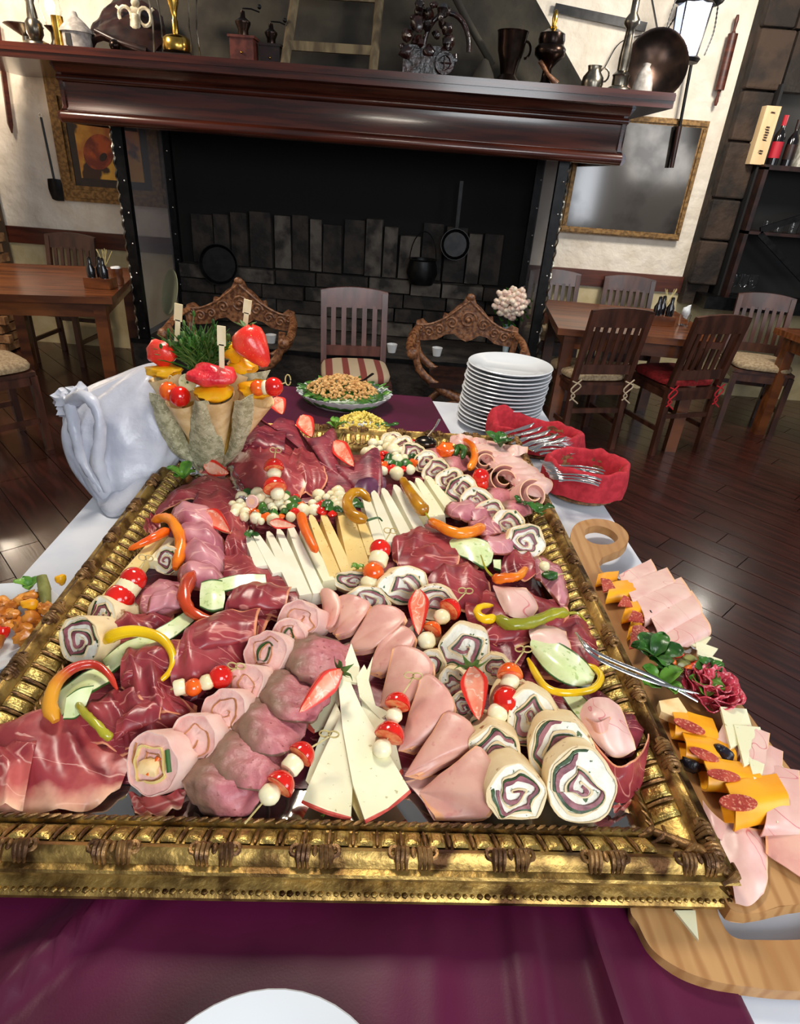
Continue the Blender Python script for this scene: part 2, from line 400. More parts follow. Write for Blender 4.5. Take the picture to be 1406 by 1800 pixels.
m_cheesefill = M('herb_cream_cheese', (246, 243, 228), (238, 234, 214), 60, rough=.5, spots=((72, 96, 52), 90, .64, .68), bump=.5, bscale=120)
m_hamswirl = M('ham_swirl', (160, 96, 102), (120, 62, 72), 60, rough=.45, bump=.4, bscale=120)
m_spinach = M('spinach', (52, 84, 34), (34, 58, 24), 60, rough=.45, bump=.5, bscale=120)
m_cheese = M('white_cheese', (238, 233, 198), (230, 224, 184), 10, rough=.42, sss=.15, spots=((186, 178, 130), 130, .68, .72), bump=.1, bscale=60)
m_cheesew = M('snow_white_cheese', (238, 234, 212), (230, 225, 198), 12, rough=.42, sss=.15)
m_cheesey = M('butter_yellow_cheese', (238, 212, 142), (228, 196, 120), 12, rough=.42, sss=.15, spots=((206, 160, 84), 120, .66, .7))
m_rind = M('red_paprika_rind', (214, 88, 74), (180, 56, 44), 60, rough=.6)
m_cheddar = M('orange_cheddar', (252, 178, 34), (246, 160, 20), 14, rough=.38, sss=.12)
m_tomato = M('cherry_tomato', (222, 34, 20), (206, 24, 16), 30, rough=.12, sss=.1, coat=.4)
m_tomo = M('orange_tomato', (240, 108, 24), (228, 82, 18), 30, rough=.14, sss=.1, coat=.4)
m_pulp = M('tomato_flesh', (232, 84, 52), (240, 150, 96), 90, rough=.25)
m_mozz = M('mozzarella', (244, 236, 200), (236, 222, 176), 20, rough=.3, sss=.2)
m_stick = M('bamboo_pick', (206, 190, 134), (180, 160, 100), 60, rough=.6)
m_paddle = M('pale_wooden_stick', (240, 224, 184), (226, 206, 160), 30, rough=.6)
m_straw = M('strawberry_skin', (226, 46, 34), (238, 84, 60), 18, rough=.25, sss=.12, spots=((244, 190, 110), 260, .68, .72), bump=.6, bscale=220, bdist=.001, coat=.2)
m_strawcut = M('strawberry_flesh', (242, 128, 96), (250, 186, 156), 24, rough=.3, sss=.2, edge=((226, 50, 36), .16, 'uU'), streak=((252, 214, 190), 40, (1, 1, 1), .0, .03))
m_calyx = M('strawberry_leaf', (82, 118, 48), (54, 86, 34), 60, rough=.6)
m_pepy = M('yellow_chilli', (240, 200, 16), (226, 178, 10), 16, rough=.2, sss=.1, coat=.3, bump=.15, bscale=40)
m_pepo = M('orange_chilli', (240, 138, 20), (216, 96, 14), 16, rough=.22, sss=.1, coat=.3, bump=.5, bscale=60)
m_pepamb = M('amber_chilli', (196, 138, 22), (164, 108, 18), 16, rough=.2, sss=.1, coat=.3)
m_pepg = M('olive_green_chilli', (176, 168, 44), (138, 138, 30), 16, rough=.25, sss=.1, coat=.3, bump=.5, bscale=60)
m_pepr = M('brick_red_chilli', (196, 66, 28), (150, 40, 20), 16, rough=.22, sss=.1, coat=.3, bump=.4, bscale=60)
m_pepmix = M('red_and_yellow_chilli', (206, 60, 36), (180, 44, 28), 20, rough=.25, coat=.3, uvgrad=((222, 152, 40), 1, .5, .3), bump=.4, bscale=60)
m_carrot = M('carrot', (238, 112, 20), (222, 90, 16), 30, rough=.35)
m_cuc = M('cucumber_flesh', (226, 234, 188), (208, 222, 160), 30, rough=.25, sss=.2, edge=((52, 92, 36), .05, 'vV'), spots=((178, 198, 130), 110, .62, .68), coat=.2)
m_cucskin = M('cucumber_skin', (58, 96, 40), (36, 66, 28), 30, rough=.35)
m_leaf = M('salad_leaf', (112, 160, 58), (70, 122, 40), 30, rough=.35, sss=.1, bump=.5, bscale=60)
m_leafd = M('dark_green_leaf', (60, 110, 38), (34, 72, 24), 30, rough=.3, bump=.5, bscale=60)
m_herb = M('herb_sprig_green', (96, 128, 60), (60, 92, 38), 30, rough=.55)
m_salami = M('salami', (184, 76, 58), (156, 52, 42), 30, rough=.45, spots=((214, 140, 110), 260, .54, .64), bump=.4, bscale=150)
m_salamid = M('red_salami', (204, 66, 84), (170, 38, 58), 30, rough=.4, spots=((232, 150, 156), 170, .54, .64), bump=.4, bscale=120)
m_prune = M('black_prune', (30, 24, 36), (14, 12, 20), 40, rough=.3, bump=.9, bscale=60, bdist=.004)
m_foil = M('aluminium_foil', (226, 226, 226), rough=.14, metal=1, bump=.9, bscale=50, bdist=.006)
m_waffle = M('cone_wafer', (240, 212, 160), (222, 188, 130), 40, rough=.6, bump=.4, bscale=80)
m_husk = M('net_corn_husk', (202, 196, 160), (158, 154, 118), 60, rough=.7, alpha=.88, bump=.6, bscale=130, streak=((228, 224, 190), 60, (1, 1, 1), .0, .03))
m_mango = M('mango_yellow', (250, 190, 24), (240, 162, 14), 24, rough=.35, sss=.1)
m_crumb = M('toasted_crumb', (224, 180, 116), (190, 138, 78), 60, rough=.6)
m_egg = M('grated_yellow_egg', (244, 222, 116), (232, 204, 90), 40, rough=.6)
m_chanter = M('fried_mushroom', (222, 146, 54), (186, 106, 34), 30, rough=.35, bump=.6, bscale=60)
m_flower = M('flower_petal', (240, 226, 204), (226, 190, 176), 30, rough=.7)
m_hard = M('pickle', (150, 148, 84), (112, 112, 56), 30, rough=.3)
m_bread = M('bread_bit', (240, 206, 150), (222, 178, 116), 40, rough=.6, bump=.4)

# ------------------------------------------------------------------ room shell
YW = 5.30
struct('floor', G().box((0.1, 2.6, -0.03), (8.6, 6.6, 0.05)), m_floorb, smooth=False)
fl = bpy.data.objects['floor']
pl = [obj('plank', G().box(fl.location, (1.196, 0.146, 0.01)), m_floor, fl, smooth=False)]
pl[0].location = V((0, 0, 50)); first = True
for i in range(-34, 40):
    off = rnd.uniform(0, 1.2)
    for j in range(-5, 8):
        a = -PI / 4; u = j * 1.2 + off; v = i * 0.15
        x = 0.2 + u * math.cos(a) - v * math.sin(a); y = 2.9 + u * math.sin(a) + v * math.cos(a)
        if not (-4.2 < x < 4.4 and 0.0 < y < 5.7): continue
        if 0 and abs(x) < 1.0 and y < 2.0 and rnd.random() < 1 and x > -.3 and x < .25: continue
        loc = V((x, y, 0.0)) - fl.location
        if first: o = pl[0]; first = False; o.location = loc
        else: o = shared('plank', pl[0], fl, loc)
        o.rotation_euler = (0, 0, a)
struct('wall_back', G().box((0.1, YW + .06, 1.6), (8.6, .12, 3.3)), m_plaster, smooth=False)
struct('wall_left', G().box((-4.1, 2.6, 1.6), (.12, 5.3, 3.3)), m_plaster, smooth=False)
struct('trim_1', G().box((-2.35, YW - .018, .862), (1.95, .036, .12)), m_dado, smooth=False)
struct('trim_2', G().box((1.50, YW - .018, .872), (1.33, .036, .12)), m_dado, smooth=False)
struct('trim_3', G().box((-2.35, YW - .008, .40), (1.95, .016, .80)), m_cream, smooth=False)
struct('trim_4', G().box((2.42, YW - .008, .40), (3.2, .016, .80)), m_cream, smooth=False)
# brick pillar on the left
bw = struct('wall_brick_pillar', G().box((-3.62, 5.06, .9), (.64, .36, 1.8)), m_mortar, smooth=False)
br0 = None
for r in range(24):
    for k in range(3):
        x = -3.84 + k * .205 + (.1 if r % 2 else 0) ; z = .05 + r * .073
        if x > -3.36: x = -3.385
        loc = V((x + .06, 4.877, z)) - bw.location
        if br0 is None:
            br0 = obj('brick', G().box(bw.location, (.19, .05, .06)), m_brick, bw, smooth=False); o = br0; o.location = loc
        else: o = shared('brick', br0, bw, loc)
        o.rotation_euler = (0, 0, rnd.uniform(-.03, .03))
for r in range(24):
    o = shared('brick', br0, bw, V((-3.295, 5.0 + (.06 if r % 2 else 0), .05 + r * .073)) - bw.location, PI / 2)
# stone pillar and niche at the right
sp = struct('wall_stone_pillar', G().box((2.20, YW - .06, 1.95), (.18, .12, 2.4)), m_rockdark, smooth=False)
rows_ = [.90, 1.22, 1.50, 1.86, 2.16, 2.50, 2.86]
for k in range(6):
    z0, z1 = rows_[k], rows_[k + 1]
    w_ = .22 + rnd.uniform(-.02, .02); g = G().box((2.11 + w_ / 2, YW - .13, (z0 + z1) / 2), (w_, .10, z1 - z0 - .012))
    o = obj('stone', g, m_rockdark, sp, smooth=False); md = o.modifiers.new('b', 'BEVEL'); md.width = .012; md.segments = 2
    if k > 3:
        x = 2.11 + w_ + .01
        for w2 in (.30, .36, .40): obj('stone', G().box((x + w2 / 2, YW - .12, (z0 + z1) / 2), (w2 - .012, .10, z1 - z0 - .012)), m_rockdark, sp, smooth=False); x += w2
g = G().box((3.25, YW - .01, 1.95), (1.9, .02, 2.4))
nw = struct('wall_niche', g, m_niche, smooth=False)
obj('side_panel', G().box((2.335, YW - .12, 1.5), (.02, .22, 1.4)), m_niche, nw, smooth=False)
obj('sill', G().box((2.85, YW - .17, .80), (1.3, .34, .09)), m_iron, nw, smooth=False)
t = thing('wine_shelf', 'dark iron wine shelf with crossed bars in the niche on the right', 'shelf', (2.9, YW - .17, .845))
obj('board', G().box((2.86, YW - .17, 1.715), (1.04, .30, .03)), m_darkwood, t, smooth=False)
obj('board', G().box((2.86, YW - .17, 1.30), (1.04, .30, .02)), m_darkwood, t, smooth=False)
obj('upright', G().box((2.355, YW - .17, 1.28), (.03, .30, .87)), m_darkwood, t, smooth=False)
obj('upright', G().box((3.40, YW - .17, 1.28), (.03, .30, .87)), m_darkwood, t, smooth=False)
for a, b in (((2.45, 1.30), (3.1, .86)), ((3.38, 1.69), (2.45, 1.32))):
    obj('cross_bar', G().beam((a[0], YW - .31, a[1]), (b[0], YW - .31, b[1]), .02, .04), m_iron, t, smooth=False)
def bottle(loc, label, glass, lab, cap, h=.30, r=.037, grp=None):
    t = thing('wine_bottle', label, 'bottle', loc, grp); L = V(loc)
    obj('glass_body', G().lathe([(0, 0), (r, 0), (r, h * .58), (r * .75, h * .66), (r * .36, h * .74), (r * .34, h), (0, h)], L, n=16), glass, t)
    obj('paper_label', G().lathe([(r + .001, h * .15), (r + .001, h * .48)], L, n=16), lab, t)
    obj('foil_cap', G().lathe([(r * .42, h * .80), (r * .42, h * 1.005), (0, h * 1.005)], L, n=12), cap, t)
    return t
m_winedark = M('dark_wine_glass', (16, 12, 14), rough=.08, coat=.4)
m_redlabel = M('red_paper', (176, 26, 44), rough=.6)
m_whitelabel = M('white_paper', (222, 216, 204), (170, 166, 150), 30, rough=.7)
m_boxwood = M('pale_box_wood', (226, 194, 148), (212, 176, 128), 12, stretch=(1, 1, .2), rough=.6)
zs = 1.73
wb = thing('wine_box', 'pale wooden wine gift box with dark script standing on the wine shelf', 'box', (2.425, YW - .2, zs))
WX = atY(1331, 285, YW - .25).x
obj('box_body', G().box((WX, YW - .2, zs + .17), (.10, .10, .345)), m_boxwood, wb, smooth=False)
ink = M('dark_ink', (60, 40, 30), rough=.8)
g = G()
for k, z in enumerate((.06, .075, .14, .155, .17, .185, .20, .215, .30)):
    g.tube(curve([(WX + (-.014 if j % 2 else .016) + rnd.uniform(-.004, .004), YW - .2515, zs + z + j * .003) for j in range(4)], 8), .0016, 4)
obj('script_mark', g, ink, wb)
bottle((WX + .125, YW - .2, zs), 'wine bottle with a red label and red cap beside the pale box', m_winedark, m_redlabel, m_redlabel)
bottle((WX + .225, YW - .2, zs), 'dark wine bottle without bright label second from the pale box', m_winedark, m_darkwood, m_darkwood, .28)
wb2 = thing('wine_carton', 'white printed carton at the right end of the wine shelf', 'box', (2.74, YW - .2, zs))
obj('box_body', G().box((WX + .34, YW - .2, zs + .13), (.12, .1, .26)), m_whitelabel, wb2, smooth=False)
obj('printed_panel', G().box((WX + .34, YW - .252, zs + .12), (.06, .004, .17)), m_pewter, wb2, smooth=False)
for k, (x, y) in enumerate(((1292, 488), (1322, 500), (1310, 488))):
    P = atY(x, y, YW - .2); P.z = .846
    one('wine_glass', ['large', 'middle', 'small'][k] + ' stemmed glass standing on the niche sill below the cross bars', 'glass',
        G().lathe([(0, 0), (.03, 0), (.004, .006), (.004, .06), (.03, .085), (.034 - .004 * k, .13), (.028, .16)], P, n=16), m_glass)
for k, (x, y) in enumerate(((1352, 385), (1376, 380), (1400, 384))):
    P = atY(x, y, YW - .2); P.z = 1.311
    one('tumbler', 'low glass tumbler on the middle niche board, ' + ['nearest the stone pillar', 'in the middle', 'farthest from the stone pillar'][k], 'glass',
        G().lathe([(0, 0), (.03, 0), (.036, .07), (.033, .07), (.028, .006), (0, .006)], P, n=14), m_glass)

# ------------------------------------------------------------------ fireplace
xl = atY(231, 410, 4.4).x; xr = atY(963, 450, 4.4).x
fp = thing('fireplace', 'large open fireplace with sooty stone back and riveted iron posts', 'fireplace', ((xl + xr) / 2, 4.85, 0))
obj('hearth', G().box(((xl + xr) / 2, 4.82, .17), (xr - xl + .16, .92, .34)), m_soot, fp, smooth=False)
obj('hearth_rim', G().box(((xl + xr) / 2, 4.352, .335), (xr - xl + .17, .014, .03)), m_iron, fp, smooth=False)
obj('firebox_back', G().box(((xl + xr) / 2, YW - .05, 1.05), (xr - xl - .02, .1, 1.42)), m_black, fp, smooth=False)
g = G().box(((xl + xr) / 2, 4.80, 1.89), (xr - xl + .1, .86, .04)); obj('firebox_top', g, m_black, fp, smooth=False)
xa = xl + .14; xb = xr - .14
x = xa
while x < xb - .08:
    wd = rnd.uniform(.10, .19); wd = min(wd, xb - x)
    h1 = rnd.uniform(.30, .42); d = rnd.uniform(.04, .10)
    o = obj('back_stone', G().box((x + wd / 2, YW - .10 - d / 2, .78 + h1 / 2), (wd - .012, d, h1), rz=rnd.uniform(-.08, .08), taper=.94), rnd.choice((m_soot, m_soot2)), fp, smooth=False)
    x += wd
for r in range(4):
    x = xa - .1
    while x < xb:
        wd = rnd.uniform(.22, .42); wd = min(wd, xb + .1 - x)
        if wd < .05: break
        d = rnd.uniform(.10, .17)
        obj('back_stone', G().box((x + wd / 2, YW - .10 - d / 2, .345 + .108 * r + .052), (wd - .012, d, .098), rz=rnd.uniform(-.04, .04)), rnd.choice((m_soot, m_soot2, m_soot)), fp, smooth=False)
        x += wd
for (px_, Y, ln) in ((xl, 4.40, 1.32), (xr, 4.40, 1.32), (xl + .02, 5.14, 1.32), (xr - .02, 5.14, 1.32)):
    po = obj('post', G().box((px_, Y, .34 + ln / 2), (.062, .05, ln)), m_iron, fp, smooth=False)
    for k in range(7):
        obj('rivet', G().ball((px_ + .012, Y - .026, .42 + k * .185), .0065, 8), m_rivet, po)
    if Y < 4.5:   # twisted edge bar
        s_ = -1 if px_ < 0 else 1
        pts = [(px_ + s_ * .036 + .005 * math.cos(k * 1.3), Y - .02 + .005 * math.sin(k * 1.3), .34 + ln * k / 90) for k in range(91)]
        obj('twisted_bar', G().tube(pts, .008, 5), m_pewter, po)
for px_ in (xl, xr):
    obj('side_glass', G().box((px_, 4.77, 1.0), (.006, .68, 1.3)), m_glassdark, fp, smooth=False)
# things standing in the fire place
one('round_pan', 'round black pan hanging at the left of the firebox', 'pan', G().lathe([(0, 0), (.13, 0), (.15, .03), (.145, .03), (.125, .006), (0, .006)], atY(385, 465, 5.05), (0.1, -1, .1), 24), m_iron)
gp = one('glass_platter', 'oval glass platter leaning by the left iron post', 'platter', G().lathe([(0, 0), (.10, .0), (.16, .02), (.158, .024), (.1, .005), (0, .005)], atY(303, 515, 4.6), (-.75, -.6, .25), 28), M('green_grey_glass', (128, 132, 108), rough=.15, spec=.6))
P = atY(742, 470, 5.0)
t = thing('iron_pot', 'dark iron pot hanging in the middle of the firebox', 'pot', P)
obj('pot_body', G().lathe([(0, -.13), (.09, -.12), (.12, -.04), (.10, .05), (.11, .06), (.09, .06), (.09, .0), (0, -.1)], P, n=20), m_iron, t)
obj('pot_handle', G().tube([P + V((.1 * math.cos(a), 0, .05 + .2 * math.sin(a))) for a in [PI * k / 12 for k in range(13)]], .005, 6), m_iron, t)
P = atY(800, 430, 5.0)
one('skillet', 'long handled iron skillet hanging right of the pot', 'pan', G().lathe([(0, 0), (.09, 0), (.11, .03), (.105, .03), (.085, .005), (0, .005)], P, (0, -1, .1), 20).beam(P + V((0, 0, .1)), P + V((0, 0, .42)), .025, .006), m_iron)

# mantel : fascia with beads, shelf
mt = thing('mantelpiece', 'long polished reddish wood mantelpiece over the fireplace', 'mantelpiece', (-.5, 4.4, 1.635))
ML, MR = -2.187, 1.147
def run(prof, x0, x1, y0):
    g = G(); n = len(prof)
    vs = [(x, y0 - d, z) for x in (x0, x1) for d, z in prof]
    return g.add(vs, [(i, (i + 1) % n, n + (i + 1) % n, n + i) for i in range(n)] + [tuple(range(n - 1, -1, -1)), tuple(range(n, 2 * n))])
def bead(d, z, r, k=8): return [(d + r * math.sin(PI * i / k), z - r * math.cos(PI * i / k)) for i in range(k + 1)]
prof = [(-.03, 1.635)] + [(0, 1.635)] + bead(.0, 1.668, .033) + [(0, 1.705), (-.012, 1.72), (-.012, 1.84)] + bead(-.008, 1.86, .017) + [(-.0, 1.885), (.012, 1.90), (.03, 1.925), (-.03, 1.925)]
obj('fascia', run(prof, ML, MR, 4.27), m_mantel, mt)
for x, s_ in ((ML, -1), (MR, 1)):
    g = G(); n = len(prof)
    vs = [(x + s_ * (d + .0), y, z) for y in (4.27, YW) for d, z in prof]
    vs = [(x + s_ * (d), y, z) for y in (4.27 - .0, YW - .01) for d, z in prof]
    g.add(vs, [(i, (i + 1) % n, n + (i + 1) % n, n + i) for i in range(n)] + [tuple(range(n - 1, -1, -1)), tuple(range(n, 2 * n))])
    obj('side_fascia', g, m_mantel, mt)
obj('shelf', G().box((-.80, 4.715, 1.962), (4.28, 1.15, .072)).box((-.80, 4.136, 1.975), (4.28, .012, .03)), m_mantel, mt, smooth=False)
g = G().add([(-2.2, 4.5, 1.99), (.95, 4.5, 1.99), (.95, YW, 1.99), (-2.2, YW, 1.99), (-1.25, 5.1, 3.2), (0.0, 5.1, 3.2), (0.0, YW, 3.2), (-1.25, YW, 3.2)],
            [(0, 1, 5, 4), (1, 2, 6, 5), (3, 0, 4, 7), (4, 5, 6, 7), (3, 2, 1, 0)])
struct('wall_chimney_hood', g, m_hood, smooth=False)

# ------------------------------------------------------------------ things on the mantel
MZ = 1.998
def mat_(x, y, Y=4.3): P = atY(x, y, Y); P.z = MZ; return P
P = mat_(64, 70)
t = thing('pewter_candlestick', 'squat pewter candlestick at the left end of the mantel', 'candlestick', P)
obj('foot', G().lathe([(0, 0), (.075, 0), (.07, .02), (.03, .035), (.045, .06), (.045, .11), (.03, .13)], P, n=20), m_pewter, t)
obj('stem', G().lathe([(.03, .12), (.022, .2), (.035, .24), (.02, .28), (.04, .36), (0, .37)], P, n=16), m_pewter, t)
P = mat_(45, 65, 4.5)
one('shallow_dish', 'shallow dark metal dish behind the squat pewter candlestick', 'dish', G().lathe([(0, 0), (.05, 0), (.02, .02), (.02, .07), (.11, .12), (.105, .125), (0, .08)], P, n=20), m_pewter)
P = mat_(98, 75, 4.45)
t = thing('glass_oil_lamp', 'lit glass lamp glowing white behind the pewter candlestick', 'lamp', P)
obj('lamp_base', G().lathe([(0, 0), (.05, 0), (.02, .05), (.02, .09), (.05, .12), (0, .13)], P, n=16), m_pewter, t)
obj('glass_chimney', G().lathe([(.035, .12), (.06, .2), (.05, .28), (.03, .38), (.028, .38), (.045, .28), (.055, .2), (.03, .12)], P, n=16), m_glass, t)
obj('bulb', G().ball(P + V((0, 0, .22)), .028, 12), m_bulbwarm, t)
P = mat_(107, 76)
one('brass_tube_cup', 'upright brass tube beside the little grey house', 'cup', G().lathe([(0, 0), (.032, 0), (.032, .15), (.028, .15), (.028, .01), (0, .01)], P, n=18), m_brass)
P = mat_(138, 80)
t = thing('ceramic_house', 'little round grey ceramic house with a doorway on the mantel', 'ornament', P)
obj('house_wall', G().lathe([(0, 0), (.075, 0), (.078, .085), (0, .085)], P, n=18), m_stoneware, t)
obj('thatched_roof', G().lathe([(.09, .08), (.085, .095), (.05, .13), (.02, .155), (.014, .175), (0, .18)], P, n=18), m_stoneware, t)
obj('doorway', G().box(P + V((-.015, -.074, .04)), (.03, .012, .055)), m_niche, t, smooth=False)
P = mat_(212, 88)
t = thing('fireside_bellows', 'dark leather fireside bellows lying behind the white skull', 'bellows', P)
g = G().sheet([[P + V((-.22, .05, .01)), P + V((-.1, .0, .06)), P + V((.05, 0, .04)), P + V((.18, .02, .01))],
               [P + V((-.20, .12, .12)), P + V((-.08, .10, .16)), P + V((.08, .1, .19)), P + V((.22, .1, .09))],
               [P + V((-.15, .18, .2)), P + V((-.05, .18, .26)), P + V((.1, .18, .26)), P + V((.2, .18, .2))]], t=.03, ruf=.02, rf=20)
obj('leather_body', g, m_darkwood, t)
obj('handle', G().tube([P + V((.15, .0, .02)), P + V((.0, -.02, .05)), P + V((-.14, .02, .10))], [.02, .014], 8), m_darkwood, t)
obj('nozzle', G().ball(P + V((-.01, -.05, .03)), .03, 10), m_copper, t)
# skull
P = atY(240, 45, 4.38); k_ = 1 / ppm(P)
t = thing('animal_skull', 'white animal skull leaning against the bellows', 'skull', P)
q = lambda dx, dy, dd=0: P + V((dx * k_, dd, -dy * k_ / .95))
g = G().tube([q(0, -14), q(0, 2, -.01), q(1, 18, -.01), q(2, 32, 0)], [.028, .032, .022, .014], 10)
g.ball(q(2, -30), .026, 10, (1, .8, .9))
g.ball(q(1, -20, .01), .034, 10, (1.0, .7, .8), bump=.3)
obj('cranium', g, m_bone, t)
for s_ in (-1, 1):
    obj('eye_ring', G().tube([q(s_ * (17 + 11 * math.cos(a)), -12 + 12 * math.sin(a), -.005) for a in [2 * PI * i / 14 for i in range(15)]], .0105, 6), m_bone, t)
    obj('brow_spike', G().tube([q(s_ * 24, -18), q(s_ * 32, -24), q(s_ * 34, -22)], [.012, .003], 6), m_bone, t)
# wire lantern with brass lamp
P = mat_(312, 96)
t = thing('wire_frame_oil_lamp', 'brass oil lamp inside a wire frame on the mantel', 'lamp', P)
obj('font', G().lathe([(0, .03), (.075, .03), (.08, .045), (.078, .085), (.06, .1), (.02, .11), (0, .11)], P, n=20), m_brass, t)
obj('base_plate', G().box(P + V((0, 0, .008)), (.20, .14, .016)), m_darkwood, t, smooth=False)
obj('burner', G().lathe([(.016, .1), (.018, .17), (.012, .18), (.02, .22), (.03, .25), (.03, .28), (0, .28)], P, n=14), m_brass, t)
obj('reflector', G().lathe([(.13, .30), (.135, .305), (.06, .34), (.02, .35)], P, n=20), m_iron, t)
for x, y in ((-1, -1), (1, -1), (1, 1), (-1, 1)):
    obj('frame_wire', G().tube([P + V((x * .11, y * .07, 0)), P + V((x * .10, y * .065, .15)), P + V((x * .115, y * .07, .31))], .0045, 6), m_pewter, t)
# coffee grinders
def grinder(P, label, s_, wd):
    t = thing('coffee_grinder', label, 'coffee grinder', P)
    obj('box', G().box(P + V((0, 0, .062 * s_)), (.14 * s_, .12 * s_, .11 * s_)).box(P + V((0, 0, .122 * s_)), (.16 * s_, .14 * s_, .012)).box(P + V((0, 0, .004)), (.16 * s_, .14 * s_, .008)), wd, t, smooth=False)
    obj('hopper', G().lathe([(.03 * s_, .128 * s_), (.03 * s_, .16 * s_), (.045 * s_, .19 * s_), (.045 * s_, .2 * s_), (.015, .22 * s_), (.012, .25 * s_), (0, .25 * s_)], P, n=16), m_copper, t)
    obj('crank', G().tube([P + V((0, 0, .24 * s_)), P + V((0, 0, .262 * s_)), P + V((.05, 0, .262 * s_)), P + V((.1 * s_, 0, .25 * s_))], .004, 6).ball(P + V((.1 * s_, 0, .275 * s_)), .012, 8), m_iron, t)
    obj('drawer_knob', G().ball(P + V((0, -.066 * s_, .045 * s_)), .007, 8), m_brass, t)
grinder(mat_(430, 108), 'reddish wooden coffee grinder beside the brass wire lamp', .95, m_redwood)
grinder(mat_(478, 114, 4.36), 'darker wooden coffee grinder close to the leaning ladder', .8, m_darkwood)
# ladder
t = thing('old_ladder', 'rough grey wooden ladder leaning on the chimney hood', 'ladder', mat_(580, 125, 4.30))
a0 = mat_(500, 115, 4.28); a1 = mat_(655, 133, 4.28)
top = V((0, .55, 1.0)); dx = V((.0, 0, 0))
b0 = a0 + V((.08, .62, 1.15)); b1 = a1 + V((.02, .62, 1.15))
obj('rail', G().tube(curve([a0, (a0 + b0) / 2 + V((.01, 0, 0)), b0], 8), [.028, .024], 8, wob=.06), m_ladder, t)
obj('rail', G().tube(curve([a1, (a1 + b1) / 2, b1], 8), [.026, .024], 8, wob=.06), m_ladder, t)
for k in (.09, .32, .56, .80):
    obj('rung', G().beam(a0.lerp(b0, k), a1.lerp(b1, k + .005), .03, .045), m_ladder, t, smooth=False)
# dark carved chest / stagecoach
P = mat_(765, 135, 4.36)
t = thing('carved_ornament', 'glossy dark carved wooden ornament right of the ladder', 'ornament', P)
obj('chest', G().box(P + V((-.06, .02, .05)), (.26, .16, .10)).box(P + V((-.08, .02, .12)), (.20, .12, .06)), m_darkcarve, t)
g = G()
for k in range(26):
    a = k * 2.4; r = .015 + .006 * k ** .9 * .35
    g.ball(P + V((-.06 + .16 * math.cos(a) * (1 - k / 40), -.03 + .03 * math.sin(a * 2), .10 + .010 * k)), .026 + .012 * math.sin(k), 8, bump=.5, seed=k)
obj('carved_figures', g, m_darkcarve, t)
obj('wheel', G().lathe([(.035, -.01), (.055, -.01), (.058, 0), (.055, .01), (.035, .01), (.03, 0)], P + V((.045, -.09, .07)), (0.2, -1, 0), 20).tube([P + V((.045, -.09, .03)), P + V((.045, -.09, .11))], .006, 6).tube([P + V((.005, -.09, .07)), P + V((.085, -.09, .07))], .006, 6), m_darkcarve, t)
obj('arched_rim', G().tube([P + V((.05 + .13 * math.cos(a), .0, .14 + .17 * math.sin(a))) for a in [PI * k / 14 for k in range(15)]], .014, 8), m_darkcarve, t)
obj('leaning_stick', G().tube([P + V((.0, .12, .5)), P + V((.16, .12, .30)), P + V((.33, .08, .10))], .02, 8), m_hood, t)
# mortar
P = mat_(890, 152, 4.36)
t = thing('bronze_mortar', 'dark bell shaped mortar on the mantel beside the oil lamp', 'mortar', P)
obj('bowl', G().lathe([(0, 0), (.07, 0), (.075, .02), (.045, .05), (.055, .1), (.075, .16), (.085, .24), (.09, .25), (.078, .25), (.06, .15), (0, .1)], P, n=20), m_copper, t)
obj('handle_ring', G().tube([P + V((.08 + .03 * math.sin(a), 0, .17 + .04 * math.cos(a))) for a in [PI * k / 8 for k in range(9)]], .007, 6), m_copper, t)
P = mat_(957, 155, 4.34)
t = thing('dark_oil_lamp', 'dark oil lamp with a small brass burner on top', 'lamp', P)
obj('lamp_foot', G().lathe([(0, 0), (.06, 0), (.03, .03), (.025, .09), (.05, .12), (.085, .15), (.088, .18), (.07, .20), (.075, .22), (.07, .25), (.03, .27), (0, .27)], P, n=20), m_copper, t)
obj('burner', G().lathe([(.022, .265), (.022, .28), (.012, .285), (.016, .32), (.01, .35), (0, .36)], P, n=12), m_brass, t)
P0 = mat_(945, 165, 4.3); 
one('wooden_pestle', 'pale wooden pestle leaning under the dark oil lamp', 'pestle', G().tube([P0 + V((.10, .0, .016)), P0 + V((.04, .0, .06)), P0 + V((-.01, .02, .12))], [.018, .010, .014], 8), m_carved)
one('rolled_cloth', 'grey cone of cloth beside the bronze mortar', 'ornament', G().lathe([(0, 0), (.07, 0), (.055, .04), (.02, .10), (0, .11)], mat_(848, 148, 4.3), n=14), m_hood)
# pewter jug, tall candlestick, cone, copper pan
P = mat_(1036, 172, 4.3)
t = thing('pewter_jug', 'small round pewter jug with a ring handle on the mantel', 'jug', P)
obj('jug_body', G().lathe([(0, 0), (.055, 0), (.062, .03), (.058, .06), (.035, .09), (.04, .115), (.035, .115), (.03, .09), (0, .06)], P, n=20), m_pewter, t)
obj('handle', G().tube([P + V((.058 + .028 * math.sin(a), 0, .075 + .032 * math.cos(a))) for a in [2 * PI * k / 12 for k in range(13)]], .0055, 6), m_pewter, t)
P = mat_(1083, 178, 4.3)
t = thing('tall_candlestick', 'tall turned silver candlestick in front of the dark copper pan', 'candlestick', P)
obj('foot', G().lathe([(0, 0), (.07, 0), (.065, .02), (.045, .03), (.045, .07), (.05, .08), (.03, .10)], P, n=20), m_pewter, t)
obj('stem', G().lathe([(.03, .09), (.032, .16), (.024, .26), (.022, .29), (.042, .31), (.042, .33), (.02, .36), (.02, .42), (.026, .5), (.018, .54), (.034, .58), (.036, .61), (.018, .64), (.02, .8), (0, .8)], P, n=18), m_pewter, t)
P = mat_(1122, 184, 4.28)
